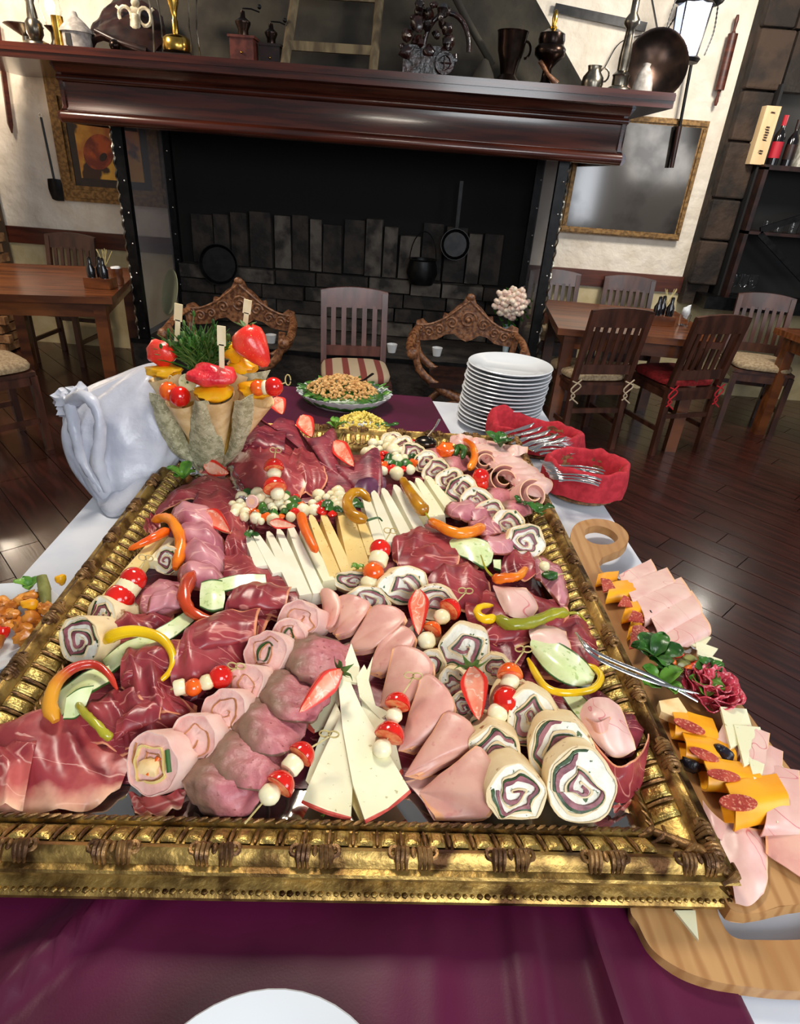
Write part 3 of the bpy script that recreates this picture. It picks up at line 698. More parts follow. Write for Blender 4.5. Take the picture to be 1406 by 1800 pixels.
one('ceramic_bell', 'small grey ribbed bell shaped jar at the right end of the mantel', 'jar', G().lathe([(0, 0), (.058, 0), (.052, .05), (.035, .10), (.018, .125), (.022, .14), (0, .145)], P, n=16), m_stoneware)
P = atY(1150, 118, 4.5)
t = thing('copper_pan', 'large dark polished copper pan standing upright on the right of the mantel', 'pan', P)
obj('pan_bowl', G().lathe([(0, 0), (.14, .005), (.165, .03), (.185, .035), (.185, .028), (.165, .022), (.14, -.004), (0, -.01)], P, (-.05, -1, .12), 32, sq=1.0), m_copper, t)
obj('pan_handle', G().beam(P + V((-.02, .02, .17)), P + V((-.13, .04, .40)), .03, .006), m_iron, t)
# lanterns
def lantern(P, s_, label):
    t = thing('wall_lantern', label, 'lantern', P)
    w0, w1, h = .075 * s_, .058 * s_, .24 * s_
    for (x, y) in ((-1, -1), (1, -1), (1, 1), (-1, 1)):
        obj('corner_bar', G().beam(P + V((x * w1, y * w1, 0)), P + V((x * w0, y * w0, h)), .008, .008), m_iron, t)
    for k in range(4):
        a = k * PI / 2; r = Matrix.Rotation(a, 3, 'Z')
        g = G().add([P + r @ V(v) for v in ((-w1, -w1, .004), (w1, -w1, .004), (w0, -w0, h), (-w0, -w0, h))], [(0, 1, 2, 3)])
        obj('glass_pane', g, m_lampglow, t, smooth=False)
    obj('base', G().lathe([(0, -.03), (.09 * s_, -.03), (.10 * s_, -.01), (.09 * s_, 0), (0, 0)], P, n=16), m_iron, t)
    obj('roof', G().lathe([(.115 * s_, h), (.118 * s_, h + .01), (.05 * s_, h + .06 * s_), (.03 * s_, h + .07 * s_), (.03 * s_, h + .10 * s_), (0, h + .11 * s_)], P, n=4), m_iron, t, smooth=False)
    obj('bulb', G().ball(P + V((0, 0, h * .55)), .03 * s_, 12), m_bulb, t)
    for s2 in (-1, 1):
        c0 = P + V((s2 * .12 * s_, -.02, h + .02)); 
        obj('chain', G().tube(curve([c0, c0 + V((s2 * .015, 0, -.14)), c0 + V((-s2 * .005, 0, -.26))], 26), [.003 + .003 * (k % 2) for k in range(27)], 5), m_iron, t)
    obj('bracket', G().tube([P + V((0, 0, h + .1 * s_)), P + V((.0, .02, h + .2)), P + V((.06, .15, h + .25)), P + V((.08, YW - P.y - .01, h + .2))], .008, 6), m_iron, t)
    return t
P = atY(1200, 100, 4.75)
lantern(P, 1.05, 'lit black wall lantern with white glass hanging right of the mantel')
l = bpy.data.lights.new('lantern_bulb', 'POINT'); l.energy = 12; l.color = (1, .94, .85); l.shadow_soft_size = .05
lo = bpy.data.objects.new('lantern_bulb', l); C.objects.link(lo); lo.location = P + V((-.02, -.16, .10))
P = atY(1222, 0, 4.95)
one('hanging_bowl', 'dark round bowl hanging above the lit wall lantern', 'bowl', G().ball(P + V((.10, .06, .04)), .09, 16, (1.2, .6, .7)), m_iron)
# wall things right
t = thing('fire_poker', 'long dark iron pole hanging on the wall beneath the lantern', 'pole', atY(1182, 295, 5.1))
obj('pole', G().tube([atY(1234, 10, 5.2), atY(1182, 290, 5.2)], .011, 8), m_iron, t)
obj('pole_grip', G().tube([atY(1194, 222, 5.2), atY(1180, 295, 5.2)], [.02, .016], 8), m_darkwood, t)
P0 = atY(1297, 26, 5.24); P1 = atY(1257, 186, 5.24)
t = thing('rolling_pin', 'dark wooden rolling pin hanging upright beside the stone pillar', 'rolling pin', P1)
obj('roller', G().tube([P0.lerp(P1, .2), P0.lerp(P1, .82)], .032, 14), m_dado, t)
obj('handle', G().tube([P0, P0.lerp(P1, .05), P0.lerp(P1, .16), P0.lerp(P1, .2)], [.008, .014, .008, .016], 10), m_dado, t)
obj('handle', G().tube([P0.lerp(P1, .82), P0.lerp(P1, .86), P0.lerp(P1, .95), P1], [.016, .008, .014, .008], 10), m_dado, t)
one('wall_bar', 'dark horizontal iron bar on the wall above the mantel at right', 'bar', G().beam(atY(975, 14, 5.26), atY(1135, 48, 5.26), .02, .05), m_iron)
one('hanging_chain', 'thin iron chain from the copper pan up the right wall', 'chain', G().tube(curve([atY(1128, 95, 4.95), atY(1165, 62, 5.1), atY(1205, 0, 5.25)], 40), [.003 + .004 * (k % 2) for k in range(41)], 5), m_iron)
one('hanging_wire', 'thin dark wire curving up the white wall by the chimney hood', 'wire', G().tube(curve([atY(1062, 120, 5.28), atY(1090, 75, 5.28), atY(1135, 60, 5.28)], 12), .003, 5), m_iron)
# pictures
def picture(name, label, x0, x1, z0, z1, fwid, inner, content, Y=YW):
    t = thing(name, label, 'picture', ((x0 + x1) / 2, Y - .02, z0))
    for (a, b, c, d) in ((x0, x1, z0, z0 + fwid), (x0, x1, z1 - fwid, z1), (x0, x0 + fwid, z0 + fwid, z1 - fwid), (x1 - fwid, x1, z0 + fwid, z1 - fwid)):
        obj('frame_rail', G().box(((a + b) / 2, Y - .025, (c + d) / 2), (b - a, .05, d - c)).box(((a + b) / 2, Y - .055, (c + d) / 2), ((b - a) - fwid * .5, .02, max(.01, (d - c) - fwid * .5))), m_picgold, t, smooth=False)
    if inner:
        obj('inner_border', G().box(((x0 + x1) / 2, Y - .03, (z0 + z1) / 2), (x1 - x0 - 2 * fwid, .03, z1 - z0 - 2 * fwid)), m_darkwood, t, smooth=False)
    content(t, x0 + fwid + inner, x1 - fwid - inner, z0 + fwid + inner, z1 - fwid - inner, Y - .047)
    return t
m_paint = M('old_oil_painting', (228, 172, 60), (176, 96, 30), 3.2, ramp=(.45, .62), rough=.3, spots=((60, 30, 14), 4.2, .58, .63), detail=6)
m_paintred = M('painted_orange_jug', (190, 84, 24), (120, 40, 14), 12, rough=.3)
m_paintdark = M('painted_dark', (44, 20, 12), rough=.3)
def c1(t, x0, x1, z0, z1, y):
    obj('canvas', G().box(((x0 + x1) / 2, y, (z0 + z1) / 2), (x1 - x0, .006, z1 - z0)), m_paint, t, smooth=False)
    cx, cz = x0 + .16, z0 + .18
    obj('painted_basket', G().lathe([(0, 0), (.10, 0), (.13, .0005), (.13, .001), (0, .001)], (cx, y - .004, cz), (0, -1, 0), 24, sq=.8), m_paintred, t)
    obj('painted_shadow', G().lathe([(0, 0), (.035, 0), (.035, .001), (0, .001)], (cx + .03, y - .006, cz - .03), (0, -1, 0), 18, sq=.6), m_paintdark, t)
picture('oil_painting', 'gilt framed golden brown still life painting on the left wall', -2.79, -1.98, 1.14, 1.96, .11, .055, c1)
m_glz = M('dusty_picture_glass', (96, 90, 84), (50, 46, 42), 3, rough=.10, metal=.55, bump=.02)
def c2(t, x0, x1, z0, z1, y):
    obj('dusty_glass', G().box(((x0 + x1) / 2, y, (z0 + z1) / 2), (x1 - x0, .006, z1 - z0)), m_glz, t, smooth=False)
picture('framed_glass_picture', 'dark glazed picture in a thin gilt frame on the right wall', 1.06, 1.985, 1.19, 1.975, .045, 0, c2)
# left wall tools
P0 = atY(72, 206, 5.25); P1 = atY(95, 315, 5.25); P2 = atY(99, 350, 5.25)
t = thing('fire_shovel', 'small black fire shovel hanging on the left wall', 'shovel', P2)
obj('shaft', G().tube([P0, P1], .008, 6), m_iron, t)
obj('blade', G().sheet([[P1 + V((-.05, 0, 0)), P1 + V((0, -.015, .005)), P1 + V((.05, 0, 0))], [P1 + V((-.055, 0, -.07)), P1 + V((0, -.01, -.07)), P1 + V((.055, 0, -.07))], [P2 + V((-.03, 0, 0)), P2 + V((0.0, -.0, -.01)), P2 + V((.06, 0, -.01))]], t=.006), m_iron, t)
obj('hook', G().tube([P0 + V((.014 * math.cos(a), 0, .012 + .014 * math.sin(a))) for a in [2 * PI * k / 10 for k in range(11)]], .003, 5), m_rivet, t)
one('wooden_stave', 'long thin wooden stave hanging at the far left of the wall', 'stave', G().tube([atY(-6, 40, 5.24), atY(18, 218, 5.24), atY(21, 234, 5.24)], [.022, .022, .005], 4), m_dado)

# ------------------------------------------------------------------ dining furniture
def chair_geo(t, wood, cushion, tie, back_h=.92, slats=6):
    """local: seat faces +Y, back at y = -.19, origin on the floor"""
    W = .40; L = t.location.copy()
    P = lambda x, y, z: L + V((x, y, z))
    back = lambda z: -.19 - max(0, z - .45) * .16
    for s_ in (-1, 1):
        x = s_ * (W / 2 - .018)
        obj('back_leg', G().beam(P(x, -.20, 0), P(x, -.19, .47), .034, .036), wood, t, smooth=False)
        obj('back_post', G().beam(P(x, -.19, .46), P(x, back(back_h - .03), back_h - .03), .034, .032), wood, t, smooth=False)
        obj('front_leg', G().beam(P(s_ * (W / 2 - .015), .19, 0), P(s_ * (W / 2 - .015), .185, .43), .036, .036), wood, t, smooth=False)
        obj('side_rail', G().beam(P(x, -.19, .41), P(x, .185, .41), .02, .055), wood, t, smooth=False)
        obj('side_stretcher', G().beam(P(x, -.19, .18), P(x, .185, .18), .016, .03), wood, t, smooth=False)
    for y in (-.19, .185): obj('cross_rail', G().beam(P(-W / 2 + .03, y, .405), P(W / 2 - .03, y, .405), .02, .06), wood, t, smooth=False)
    obj('cross_stretcher', G().beam(P(-W / 2 + .03, -.195, .27), P(W / 2 - .03, -.195, .27), .016, .03), wood, t, smooth=False)
    top = []
    for k in range(9):
        u = -1 + k / 4; top.append((u * W / 2, .02 * (1 - u * u)))
    g = G(); vs = []
    for (x, b) in top:
        for (dy, z) in ((-.012, back_h - .115), (.012, back_h - .115), (.012, back_h - .02 + b), (-.012, back_h - .02 + b)):
            vs.append(P(x, back(z) + dy - .012 * (1 - (x / (W / 2)) ** 2), z))
    fs = [(i * 4 + k, i * 4 + (k + 1) % 4, i * 4 + 4 + (k + 1) % 4, i * 4 + 4 + k) for i in range(8) for k in range(4)] + [(3, 2, 1, 0), (32, 33, 34, 35)]
    obj('top_rail', g.add(vs, fs), wood, t, auto=40)
    obj('lower_rail', G().beam(P(-W / 2 + .03, back(.54), .54), P(W / 2 - .03, back(.54), .54), .02, .06), wood, t, smooth=False)
    for k in range(slats):
        x = (k - (slats - 1) / 2) * (W - .09) / slats
        obj('slat', G().beam(P(x, back(.55), .55), P(x, back(back_h - .1), back_h - .1), .028, .010), wood, t, smooth=False)
    obj('seat', G().box(P(0, 0, .445), (W, .40, .02)), wood, t, smooth=False)
    if cushion:
        g = G(); pr = []
        n = 28
        for (sx, z) in ((0, .457), (.90, .457), (1, .463), (1.02, .48), (.98, .495), (.8, .508), (0, .512)):
            for k in range(n):
                a = 2 * PI * k / n; c, s2 = math.cos(a), math.sin(a); e = .45
                pr.append(P(sx * .195 * math.copysign(abs(c) ** e, c), .01 + sx * .20 * math.copysign(abs(s2) ** e, s2), z))
        fs = [(i * n + k, i * n + (k + 1) % n, (i + 1) * n + (k + 1) % n, (i + 1) * n + k) for i in range(6) for k in range(n)]
        obj('cushion', g.add(pr, fs), cushion, t)
        if tie:
            for s_ in (-1, 1):
                x = s_ * (W / 2 - .02)
                obj('cushion_tie', G().tube(curve([P(x - .03, -.225, .47), P(x + .03, -.23, .44), P(x - .025, -.235, .38), P(x + .03, -.235, .33)], 12), .0045, 5).tube(curve([P(x + .03, -.225, .48), P(x - .035, -.235, .42), P(x - .0, -.235, .38), P(x - .03, -.235, .35)], 10), .0045, 5), tie, t)
def chair(label, x, y, deg, wood=m_chair, cushion=m_cushion, tie=m_tie, bh=.92, slats=6):
    t = thing('dining_chair', label, 'chair', (x, y, 0), 'slat back dining chairs')
    chair_geo(t, wood, cushion, tie, bh, slats); t.rotation_euler = (0, 0, math.radians(deg)); return t
m_redtie = M('red_cushion_tie', (190, 30, 40), rough=.9)
c0 = chair('slat back chair with beige cushion ties seen from behind, next to the plates', 1.14, 3.98, 14)
chair('slat back chair with a red cushion seen from behind at the right table', 1.72, 4.02, 20, m_chair, m_redcush, m_redtie)
dup(c0, (-2.28, 3.12, 0), math.radians(-38), 'slat back chair with beige cushion at the far left edge beside the left table')
dup(c0, (-2.75, 4.88, 0), math.radians(178), 'slat back chair against the wall behind the left table')
dup(c0, (1.07, 4.98, 0), math.radians(176), 'slat back chair against the wall at the left end of the right table')
dup(c0, (1.66, 4.95, 0), math.radians(177), 'slat back chair against the wall behind the dark bottle caddy')
dup(c0, (2.52, 4.55, 0), math.radians(170), 'slat back chair under the wine niche at the far right')
chair('reddish slat back chair with a striped cushion facing the camera in the middle', -.33, 3.56, 189, m_chair2, m_stripecush, None, .90, 5)
def table(label, cx, cy, wx, wy, deg, h=.75):
    t = thing('dining_table', label, 'table', (cx, cy, 0), 'dining tables')
    L = V((cx, cy, 0))
    obj('tabletop', G().box(L + V((0, 0, h - .02)), (wx, wy, .04)), m_table, t, smooth=False)
    obj('apron', G().box(L + V((0, 0, h - .085)), (wx - .12, wy - .12, .09)), m_table, t, smooth=False)
    for a in (-1, 1):
        for b in (-1, 1): obj('leg', G().box(L + V((a * (wx / 2 - .09), b * (wy / 2 - .09), (h - .04) / 2)), (.07, .07, h - .04)), m_table, t, smooth=False)
    t.rotation_euler = (0, 0, math.radians(deg)); return t
table('brown wooden dining table under the oil painting at left', -2.40, 4.16, .95, 1.12, 14)
table('brown wooden dining table under the dark glazed picture at right', 1.40, 4.32, .98, 1.0, -4)
t = table('dark brown dining table cut off by the right edge of the photo', 2.95, 4.05, .8, .9, 8)
def caddy(P, label):
    t = thing('condiment_caddy', label, 'caddy', P); z = P
    obj('wooden_tray', G().box(z + V((0, 0, .03)), (.16, .11, .06)), m_table, t, smooth=False)
    for k, (x, y) in enumerate(((-.04, -.02), (.0, .02), (.04, -.02))):
        b = obj('bottle', G().lathe([(0, .055), (.024, .055), (.026, .11), (.012, .14), (.011, .175), (0, .18)], z + V((x, y, 0)), n=12), m_winedark, t)
    g = G()
    for k in range(9): g.tube([z + V((.03, .03, .12)), z + V((.03 + rnd.uniform(-.05, .05), .03 + rnd.uniform(-.03, .03), .21 + rnd.uniform(0, .02)))], .002, 4)
    obj('toothpicks', g, m_stick, t)
def on(x, y, z=.752): P = at(x, y, z); return P
caddy(on(178, 505), 'wooden condiment caddy with dark bottles on the left table')
caddy(on(1158, 570), 'wooden condiment caddy with dark bottles on the right table')
P = on(208, 500)
t = thing('ribbed_glass', 'ribbed glass of white salt beside the caddy on the left table', 'glass', P)
obj('tumbler', G().lathe([(0, 0), (.036, 0), (.038, .03), (.034, .05), (.038, .07), (.036, .10), (.032, .10), (0, .01)], P, n=16), m_table, t)
obj('salt', G().ball(P + V((0, 0, .10)), .033, 10, (1, 1, .4), bump=.4), m_china, t)
P = on(1200, 572)
t = thing('napkin_cup', 'clear cup holding a white paper napkin on the right table', 'cup', P)
obj('cup', G().lathe([(0, 0), (.03, 0), (.036, .07), (.033, .07), (.028, .005)], P, n=16), m_glass, t)
obj('paper_napkin', G().ball(P + V((0, 0, .09)), .035, 10, (.8, .7, 1.1), bump=.6), m_china, t)
# carved folding armchairs
def carved(x0, x1, zc, Y, label):
    cx = (x0 + x1) / 2; w2 = (x1 - x0) / 2
    t = thing('carved_armchair', label, 'armchair', (cx, Y, 0), 'carved folding armchairs'); L = V((cx, Y, 0))
    topc = [(-1, -.22), (-.97, -.13), (-.85, -.115), (-.72, -.15), (-.6, -.13), (-.5, -.13), (-.46, -.07), (-.38, -.075), (-.22, -.02), (-.13, .0), (-.08, .035), (0, .05)]
    botc = [(0, -.235), (.12, -.22), (.25, -.19), (.4, -.20), (.55, -.235), (.75, -.245), (.95, -.25), (1, -.24)]
    up_ = topc + [(-a, b) for a, b in reversed(topc[:-1])]
    lo = [(a, b) for a, b in reversed(botc)] + [(-a, b) for a, b in botc[1:]]
    loop = [L + V((a * w2, -.0, zc - .05 + b)) for a, b in up_ + lo]
    b_ = obj('crest_board', G().prism(loop, (0, .03, 0)), m_carved, t, auto=40)
    def sc(cx_, cz, r, tu, sg=1, rad=.008):
        return [L + V((cx_ + sg * r * (1 - k / 26) * math.cos(k / 26 * tu * 2 * PI), -.004, zc - .05 + cz + r * (1 - k / 26) * math.sin(k / 26 * tu * 2 * PI))) for k in range(25)]
    g = G()
    g.tube(sc(0, -.10, .055, 2), .008, 6).ball(L + V((0, -.004, zc - .15)), .018, 8)
    for s_ in (-1, 1):
        for (a, z, r) in ((.30, -.125, .04), (.52, -.17, .032), (.72, -.19, .034), (.88, -.17, .026)):
            g.tube(sc(s_ * a * w2, z, r, 1.7, s_), .0075, 6)
        g.tube(curve([L + V((s_ * a * w2, -.004, zc - .05 + z)) for a, z in ((.0, .02), (.25, -.05), (.45, -.10), (.7, -.14), (.95, -.15))], 16), .008, 6)
    g.ball(L + V((0, -.002, zc - .01)), .028, 10, (1, .6, .8))
    obj('carved_scrolls', g, m_carved, b_)
    for s_ in (-1, 1):
        A = lambda a, y, z: L + V((s_ * a * w2, y, z))
        obj('arm', G().tube(curve([A(.92, .02, .66), A(1.02, -.12, .64), A(1.05, -.28, .60), A(1.0, -.38, .60)], 10), [.022, .028], 8, flat=.7).ball(A(1.0, -.39, .59), .035, 10), m_carved, t)
        for y in (0, -.34):
            obj('curved_leg', G().tube(curve([A(.95, y, .64), A(.85, y, .48), A(.35, y, .36), A(-.1, y, .30), A(-.55, y, .20), A(-.85, y, .02)], 16), [.02, .024, .03, .026, .022, .022], 8), m_carved, t)
        obj('foot_rail', G().beam(A(-.85, .04, .02), A(-.85, -.38, .02), .05, .04), m_carved, t, smooth=False)
    obj('seat', G().box(L + V((0, -.17, .40)), (w2 * 1.3, .40, .03)), m_darkwood, t, smooth=False)
carved(-1.47, -.76, .865, 4.0, 'carved wooden armchair with scrolled crest behind the fruit cones')
carved(.0, .67, .875, 4.0, 'carved wooden armchair with scrolled crest behind the plate stack')
# flowers, cups on hearth
P = atY(893, 585, 4.50); P.z = .34
t = thing('flower_vase', 'glass vase of cream and pink flowers on the hearth at right', 'vase', P)
obj('vase_body', G().lathe([(0, 0), (.05, 0), (.055, .04), (.02, .08), (.03, .20), (.045, .27), (.042, .27), (.025, .2), (0, .09)], P, n=16), M('pale_blue_glass', (176, 196, 206), rough=.15, trans=.4), t)
fc = atY(898, 532, 4.47)
fl0 = obj('bloom', G().ball(P, .026, 8, (1, 1, .8), bump=.3).ball(P + V((.018, 0, .008)), .017, 7).ball(P + V((-.016, -.01, .008)), .017, 7).ball(P + V((0, -.018, .0)), .017, 7), m_flower, t)
fl0.location = fc - P + V((0, -.07, .02))
for k in range(26):
    a = k * 2.4; r = .11 * math.sqrt((k + 1) / 27)
    shared('bloom', fl0, t, fc - P + V((r * math.cos(a), -.02 - .06 * (1 - r / .11), r * .95 * math.sin(a))), a)
g = G()
for k in range(30):
    a = k * 2.4; r = .13 * math.sqrt((k + 1) / 30); q = fc + V((r * math.cos(a), .01, r * math.sin(a) - .02))
    g.sheet([[q, q + V((.01, -.02, .0))], [q + V((.02, -.01, -.03)), q + V((.035, -.02, -.02))]], 2, 2, .001)
for k in range(6): g.tube([P + V((0, 0, .25)), fc + V((.05 * math.cos(k), 0, .05 * math.sin(k)))], .003, 5)
obj('foliage', g, m_leafd, t)
for k, (x, y, lb) in enumerate(((690, 592, 'small white cup on the hearth left of the right carved armchair'), (770, 598, 'small white cup on the hearth beneath the right carved crest'), (476, 585, 'small clear cup on the hearth beside the left carved armchair'))):
    P = atY(x, y, 4.55); P.z = .342
    one('small_cup', lb, 'cup', G().lathe([(0, 0), (.028, 0), (.04, .06), (.036, .06), (.025, .006), (0, .006)], P, n=14), m_china)

# ------------------------------------------------------------------ buffet table and linen
TA = .05928
ex = V((math.cos(TA), math.sin(TA), 0)); ey = V((-math.sin(TA), math.cos(TA), 0))
def clothpt(x, y, z=.75): return at(x, y, z)
RT = V((.5755, 1.36, .75)); LT = V((-.766, 1.12, .75))
def onr(Y): return V((RT.x - (Y - RT.y) * math.tan(TA), Y, .75))
def onl(Y): return V((LT.x - (Y - LT.y) * math.tan(TA), Y, .75))
YN, YF = .06, 2.30
tb = thing('buffet_table', 'long buffet table hidden under the white tablecloth', 'table', (-.1, 1.2, 0))
c_ = (onr(YN) + onl(YN) + onr(YF) + onl(YF)) / 4
obj('tabletop', G().box((c_.x, c_.y, .722), (1.32, 2.2, .04), TA), m_darkwood, tb, smooth=False)
for a in (-1, 1):
    for b in (-1, 1):
        q = c_ + ex * (a * .56) + ey * (b * 1.0); obj('leg', G().box((q.x, q.y, .35), (.06, .06, .70), TA), m_darkwood, tb, smooth=False)
def drop_cloth():
    g = G(); nx, ny = 26, 44; vs = []; uv = []
    prof = [(-1.0, -.42, .06), (-1.0, -.20, .03), (-1.0, -.03, .012), (-1.0, 0, .0)]
    cols = []
    W_ = (onr(1) - onl(1)).length
    xs = [(-.5, -.45), (-.5, -.3), (-.5, -.15), (-.5, -.03), (-.5, 0)] + [(-.5 + i / 20, 0) for i in range(1, 20)] + [(.5, 0), (.5, -.03), (.5, -.15), (.5, -.3), (.5, -.45)]
    ys = [(YN, -.45), (YN, -.25), (YN, -.08), (YN, 0)] + [(YN + (YF - YN) * j / 36, 0) for j in range(1, 36)] + [(YF, 0), (YF, -.03), (YF, -.12), (YF, -.25), (YF, -.45)]
    for jj, (Y, dz1) in enumerate(ys):
        for ii, (u, dz2) in enumerate(xs):
            A, B = onl(Y), onr(Y); p = A.lerp(B, u + .5); p.y = Y
            z = .752 + min(dz1, dz2)
            d = -min(dz1, dz2)
            out = .03 * d / .45 + .03 * d * math.sin((Y * 22) if dz2 < dz1 else (p.x * 22))
            if dz2 < 0: p = p + V((math.copysign(out, u), 0, 0))
            if dz1 < 0: p = p + V((0, math.copysign(out, Y - 1), 0))
            if d == 0: z += .0025 * noise.noise(V((p.x * 5, p.y * 3, 0))) 
            vs.append(V((p.x, p.y, z))); uv.append((u + .5, jj / len(ys)))
    n = len(xs)
    fs = [(j * n + i, j * n + i + 1, (j + 1) * n + i + 1, (j + 1) * n + i) for j in range(len(ys) - 1) for i in range(n - 1)]
    return g.add(vs, fs, uv)
one('tablecloth', 'white tablecloth over the whole buffet table', 'tablecloth', drop_cloth(), m_cloth, auto=70)
# burgundy runner with folds
def runner():
    g = G(); nx, ny = 170, 90; vs = []; uv = []
    for j in range(ny + 1):
        Y = .07 + (2.315 - .07) * j / ny
        xr_ = .4235 - .131 * (Y - .32) if Y < 1 else .334 - .188 * (Y - 1)
        xl_ = -.60 + .04 * (Y)
        for i in range(nx + 1):
            u = i / nx; x = xl_ + (xr_ - xl_) * u
            near = max(0, min(1, (.62 - Y) / .3))
            h = .0075
            def fold(xc, wd, hh): 
                q = (x - xc) / wd; return hh * math.exp(-q * q)
            h += near * (fold(.262 + (.4 - Y) * .08, .007, .014) + fold(.272 + (.4 - Y) * .08, .022, .008) + .007 / (1 + math.exp(-(x - .163) / .0022)) / (1 + math.exp((x - .20) / .0022)) + fold(.08, .02, .004) + fold(.32, .02, .005))
            h += near * (fold(-.352 + (Y - .31) * .67, .009, .020) + fold(-.375 + (Y - .31) * .67, .02, .016) + fold(-.30 + (Y - .31) * .7, .02, .006) + .004 * noise.noise(V((x * 8, Y * 5, 0))))
            h += .003 * noise.noise(V((x * 14, Y * 3, 4))) * near
            vs.append(V((x, Y, .754 + h * (1 if 0 < i < nx else .2)))); uv.append((u, j / ny))
    # far end hangs down
    m = nx + 1
    for k in range(1, 6):
        for i in range(m):
            p = vs[ny * m + i]; vs.append(V((p.x + .004 * math.sin(p.x * 40) * k, 2.315 + .012 + .012 * math.sin(p.x * 30) * k / 3, p.z - .09 * k))); uv.append((i / nx, 1))
    fs = [(j * m + i, j * m + i + 1, (j + 1) * m + i + 1, (j + 1) * m + i) for j in range(ny + 5) for i in range(nx)]
    return g.add(vs, fs, uv)
one('table_runner', 'burgundy satin runner along the middle of the table', 'table runner', runner(), m_purple, auto=80)
P = V((-.078, .170, .776))
t = thing('dinner_plate', 'white dinner plate cut off by the bottom edge of the photo', 'plate', P)
def plate_prof(R): return [(0, 0), (R * .58, 0), (R * .6, .004), (R * .72, .012), (R * .99, .020), (R, .0225), (R * .985, .0245), (R * .70, .0155), (R * .62, .009), (0, .008)]
obj('plate_body', G().lathe(plate_prof(.135), P, n=48), m_china, t)
obj('foot_ring', G().lathe([(.07, -.004), (.078, -.004), (.08, .001), (.07, .001)], P, n=32), m_chinablue, t)

# ------------------------------------------------------------------ stack of plates
PC = at(868, 765, .765); PC = V((.318, 2.085, .757))
NPL = 16
for k in range(NPL):
    off = V((.002 * math.sin(k * 2.1) + .0012 * k, .002 * math.cos(k * 1.7), k * .0132))
    g = G().lathe(plate_prof(.145), PC + off, n=44)
    where = 'topmost' if k == NPL - 1 else ('lowest' if k == 0 else ORD[k] + ' from the bottom')
    one('dinner_plate', 'white dinner plate in the stack, ' + where, 'plate', g, m_china, 'stacked dinner plates')

# ------------------------------------------------------------------ gilt picture frame used as a tray
FROT = math.radians(3.35)
FC = V((-.1045, 1.0695, .787)); FW, FL = 1.0, 1.352
fr = thing('gilt_mirror_frame', 'large ornate antique gold frame laid flat as a serving tray', 'picture frame', FC)
R3 = Matrix.Rotation(FROT, 3, 'Z')
def fpt(x, y, z=0): return FC + R3 @ V((x, y, z))
PROF = [(.004, 0), (0, .002), (0, .007), (.004, .010), (.006, .014), (.016, .018), (.019, .026), (.015, .034), (.006, .040), (.004, .044), (.006, .047), (.014, .047),
        (.016, .050), (.020, .0565), (.026, .060), (.032, .0565), (.036, .050), (.040, .045), (.046, .044), (.058, .036), (.070, .026), (.073, .026), (.076, .031), (.080, .032), (.084, .029), (.087, .020), (.088, .012), (.088, .002)]
sides = [((-1, -1), (1, -1)), ((1, -1), (1, 1)), ((1, 1), (-1, 1)), ((-1, 1), (-1, -1))]
names = ['near', 'right', 'far', 'left']
rails = []
for k, (a, b) in enumerate(sides):
    g = G(); n = len(PROF)
    vs = []; uv = []
    seg = 40
    for m_ in range(seg + 1):
        for i, (d, z) in enumerate(PROF):
            p0 = V((a[0] * (FW / 2 - d), a[1] * (FL / 2 - d), z)); p1 = V((b[0] * (FW / 2 - d), b[1] * (FL / 2 - d), z))
            q = p0.lerp(p1, m_ / seg)
            vs.append(FC + R3 @ q); uv.append((m_ / seg, i / n))
    fs = [(m_ * n + i, m_ * n + i + 1, (m_ + 1) * n + i + 1, (m_ + 1) * n + i) for m_ in range(seg) for i in range(n - 1)]
    o = obj('rail', g.add(vs, fs, uv), m_gold, fr, auto=35); rails.append(o)
mir = obj('mirror', G().box(fpt(0, 0, .0045), (FW - .17, FL - .17, .009), FROT), m_mirror, fr, smooth=False)
obj('backing_board', G().box(fpt(0, 0, -.004), (FW - .03, FL - .03, .010), FROT), m_darkwood, fr, smooth=False)
for a in (-1, 1):
    for b in (-1, 1): 
        q = fpt(a * .30, b * .5)
        obj('support_block', G().box((q.x, q.y, (.757 + .779) / 2 + .001), (.08, .08, .020), FROT), m_darkwood, fr, smooth=False)
# ornaments: ribs (gadroons), scroll clips, bead row, corner leaves
PD = [(.0405, .0462), (.046, .0448), (.052, .0415), (.058, .0375), (.064, .0335), (.0705, .0275)]
def rib():
    g = G(); rows = []
    for k, (d, z) in enumerate(PD):
        e_ = 1 if 0 < k < 5 else 0
        rows.append([V((x * .0092, d, z + e_ * .0036 * (1 - abs(x) ** 3) + .0004)) for x in (-1, -.75, -.3, .3, .75, 1)])
    g.sheet(rows, 10, 8, .0012)
    for x in (-.6, -.2, .2, .6):
        g.tube([V((x * .0088, d, z + .0036)) for d, z in PD[1:5]], .0011, 4)
    return g
def divider():
    g = G(); g.tube([V((0, d, z + .0018)) for d, z in PD], [.0012, .0024, .0026, .0024, .0020, .0012], 6)
    return g
def clip():
    g = G()
    for s_ in (-1, 1):
        for k in range(3):
            x = s_ * (.0075 + .0052 * k)
            g.tube(curve([V((x, .014, .046)), V((x + s_ * .001, .018, .0585)), V((x, .027, .0635)), V((x * .9, .036, .051))], 6), [.0022, .0036, .0034, .0022], 6)
        g.tube([V((s_ * (.0225 - .005 * math.cos(a)), .026 + .006 * math.sin(a), .0585)) for a in [PI * 1.7 * i / 8 for i in range(9)]], [.0042, .0022], 6)
    g.ball((0, .025, .061), .0045, 8, (.8, 1.6, .6))
    return g
proto = {}
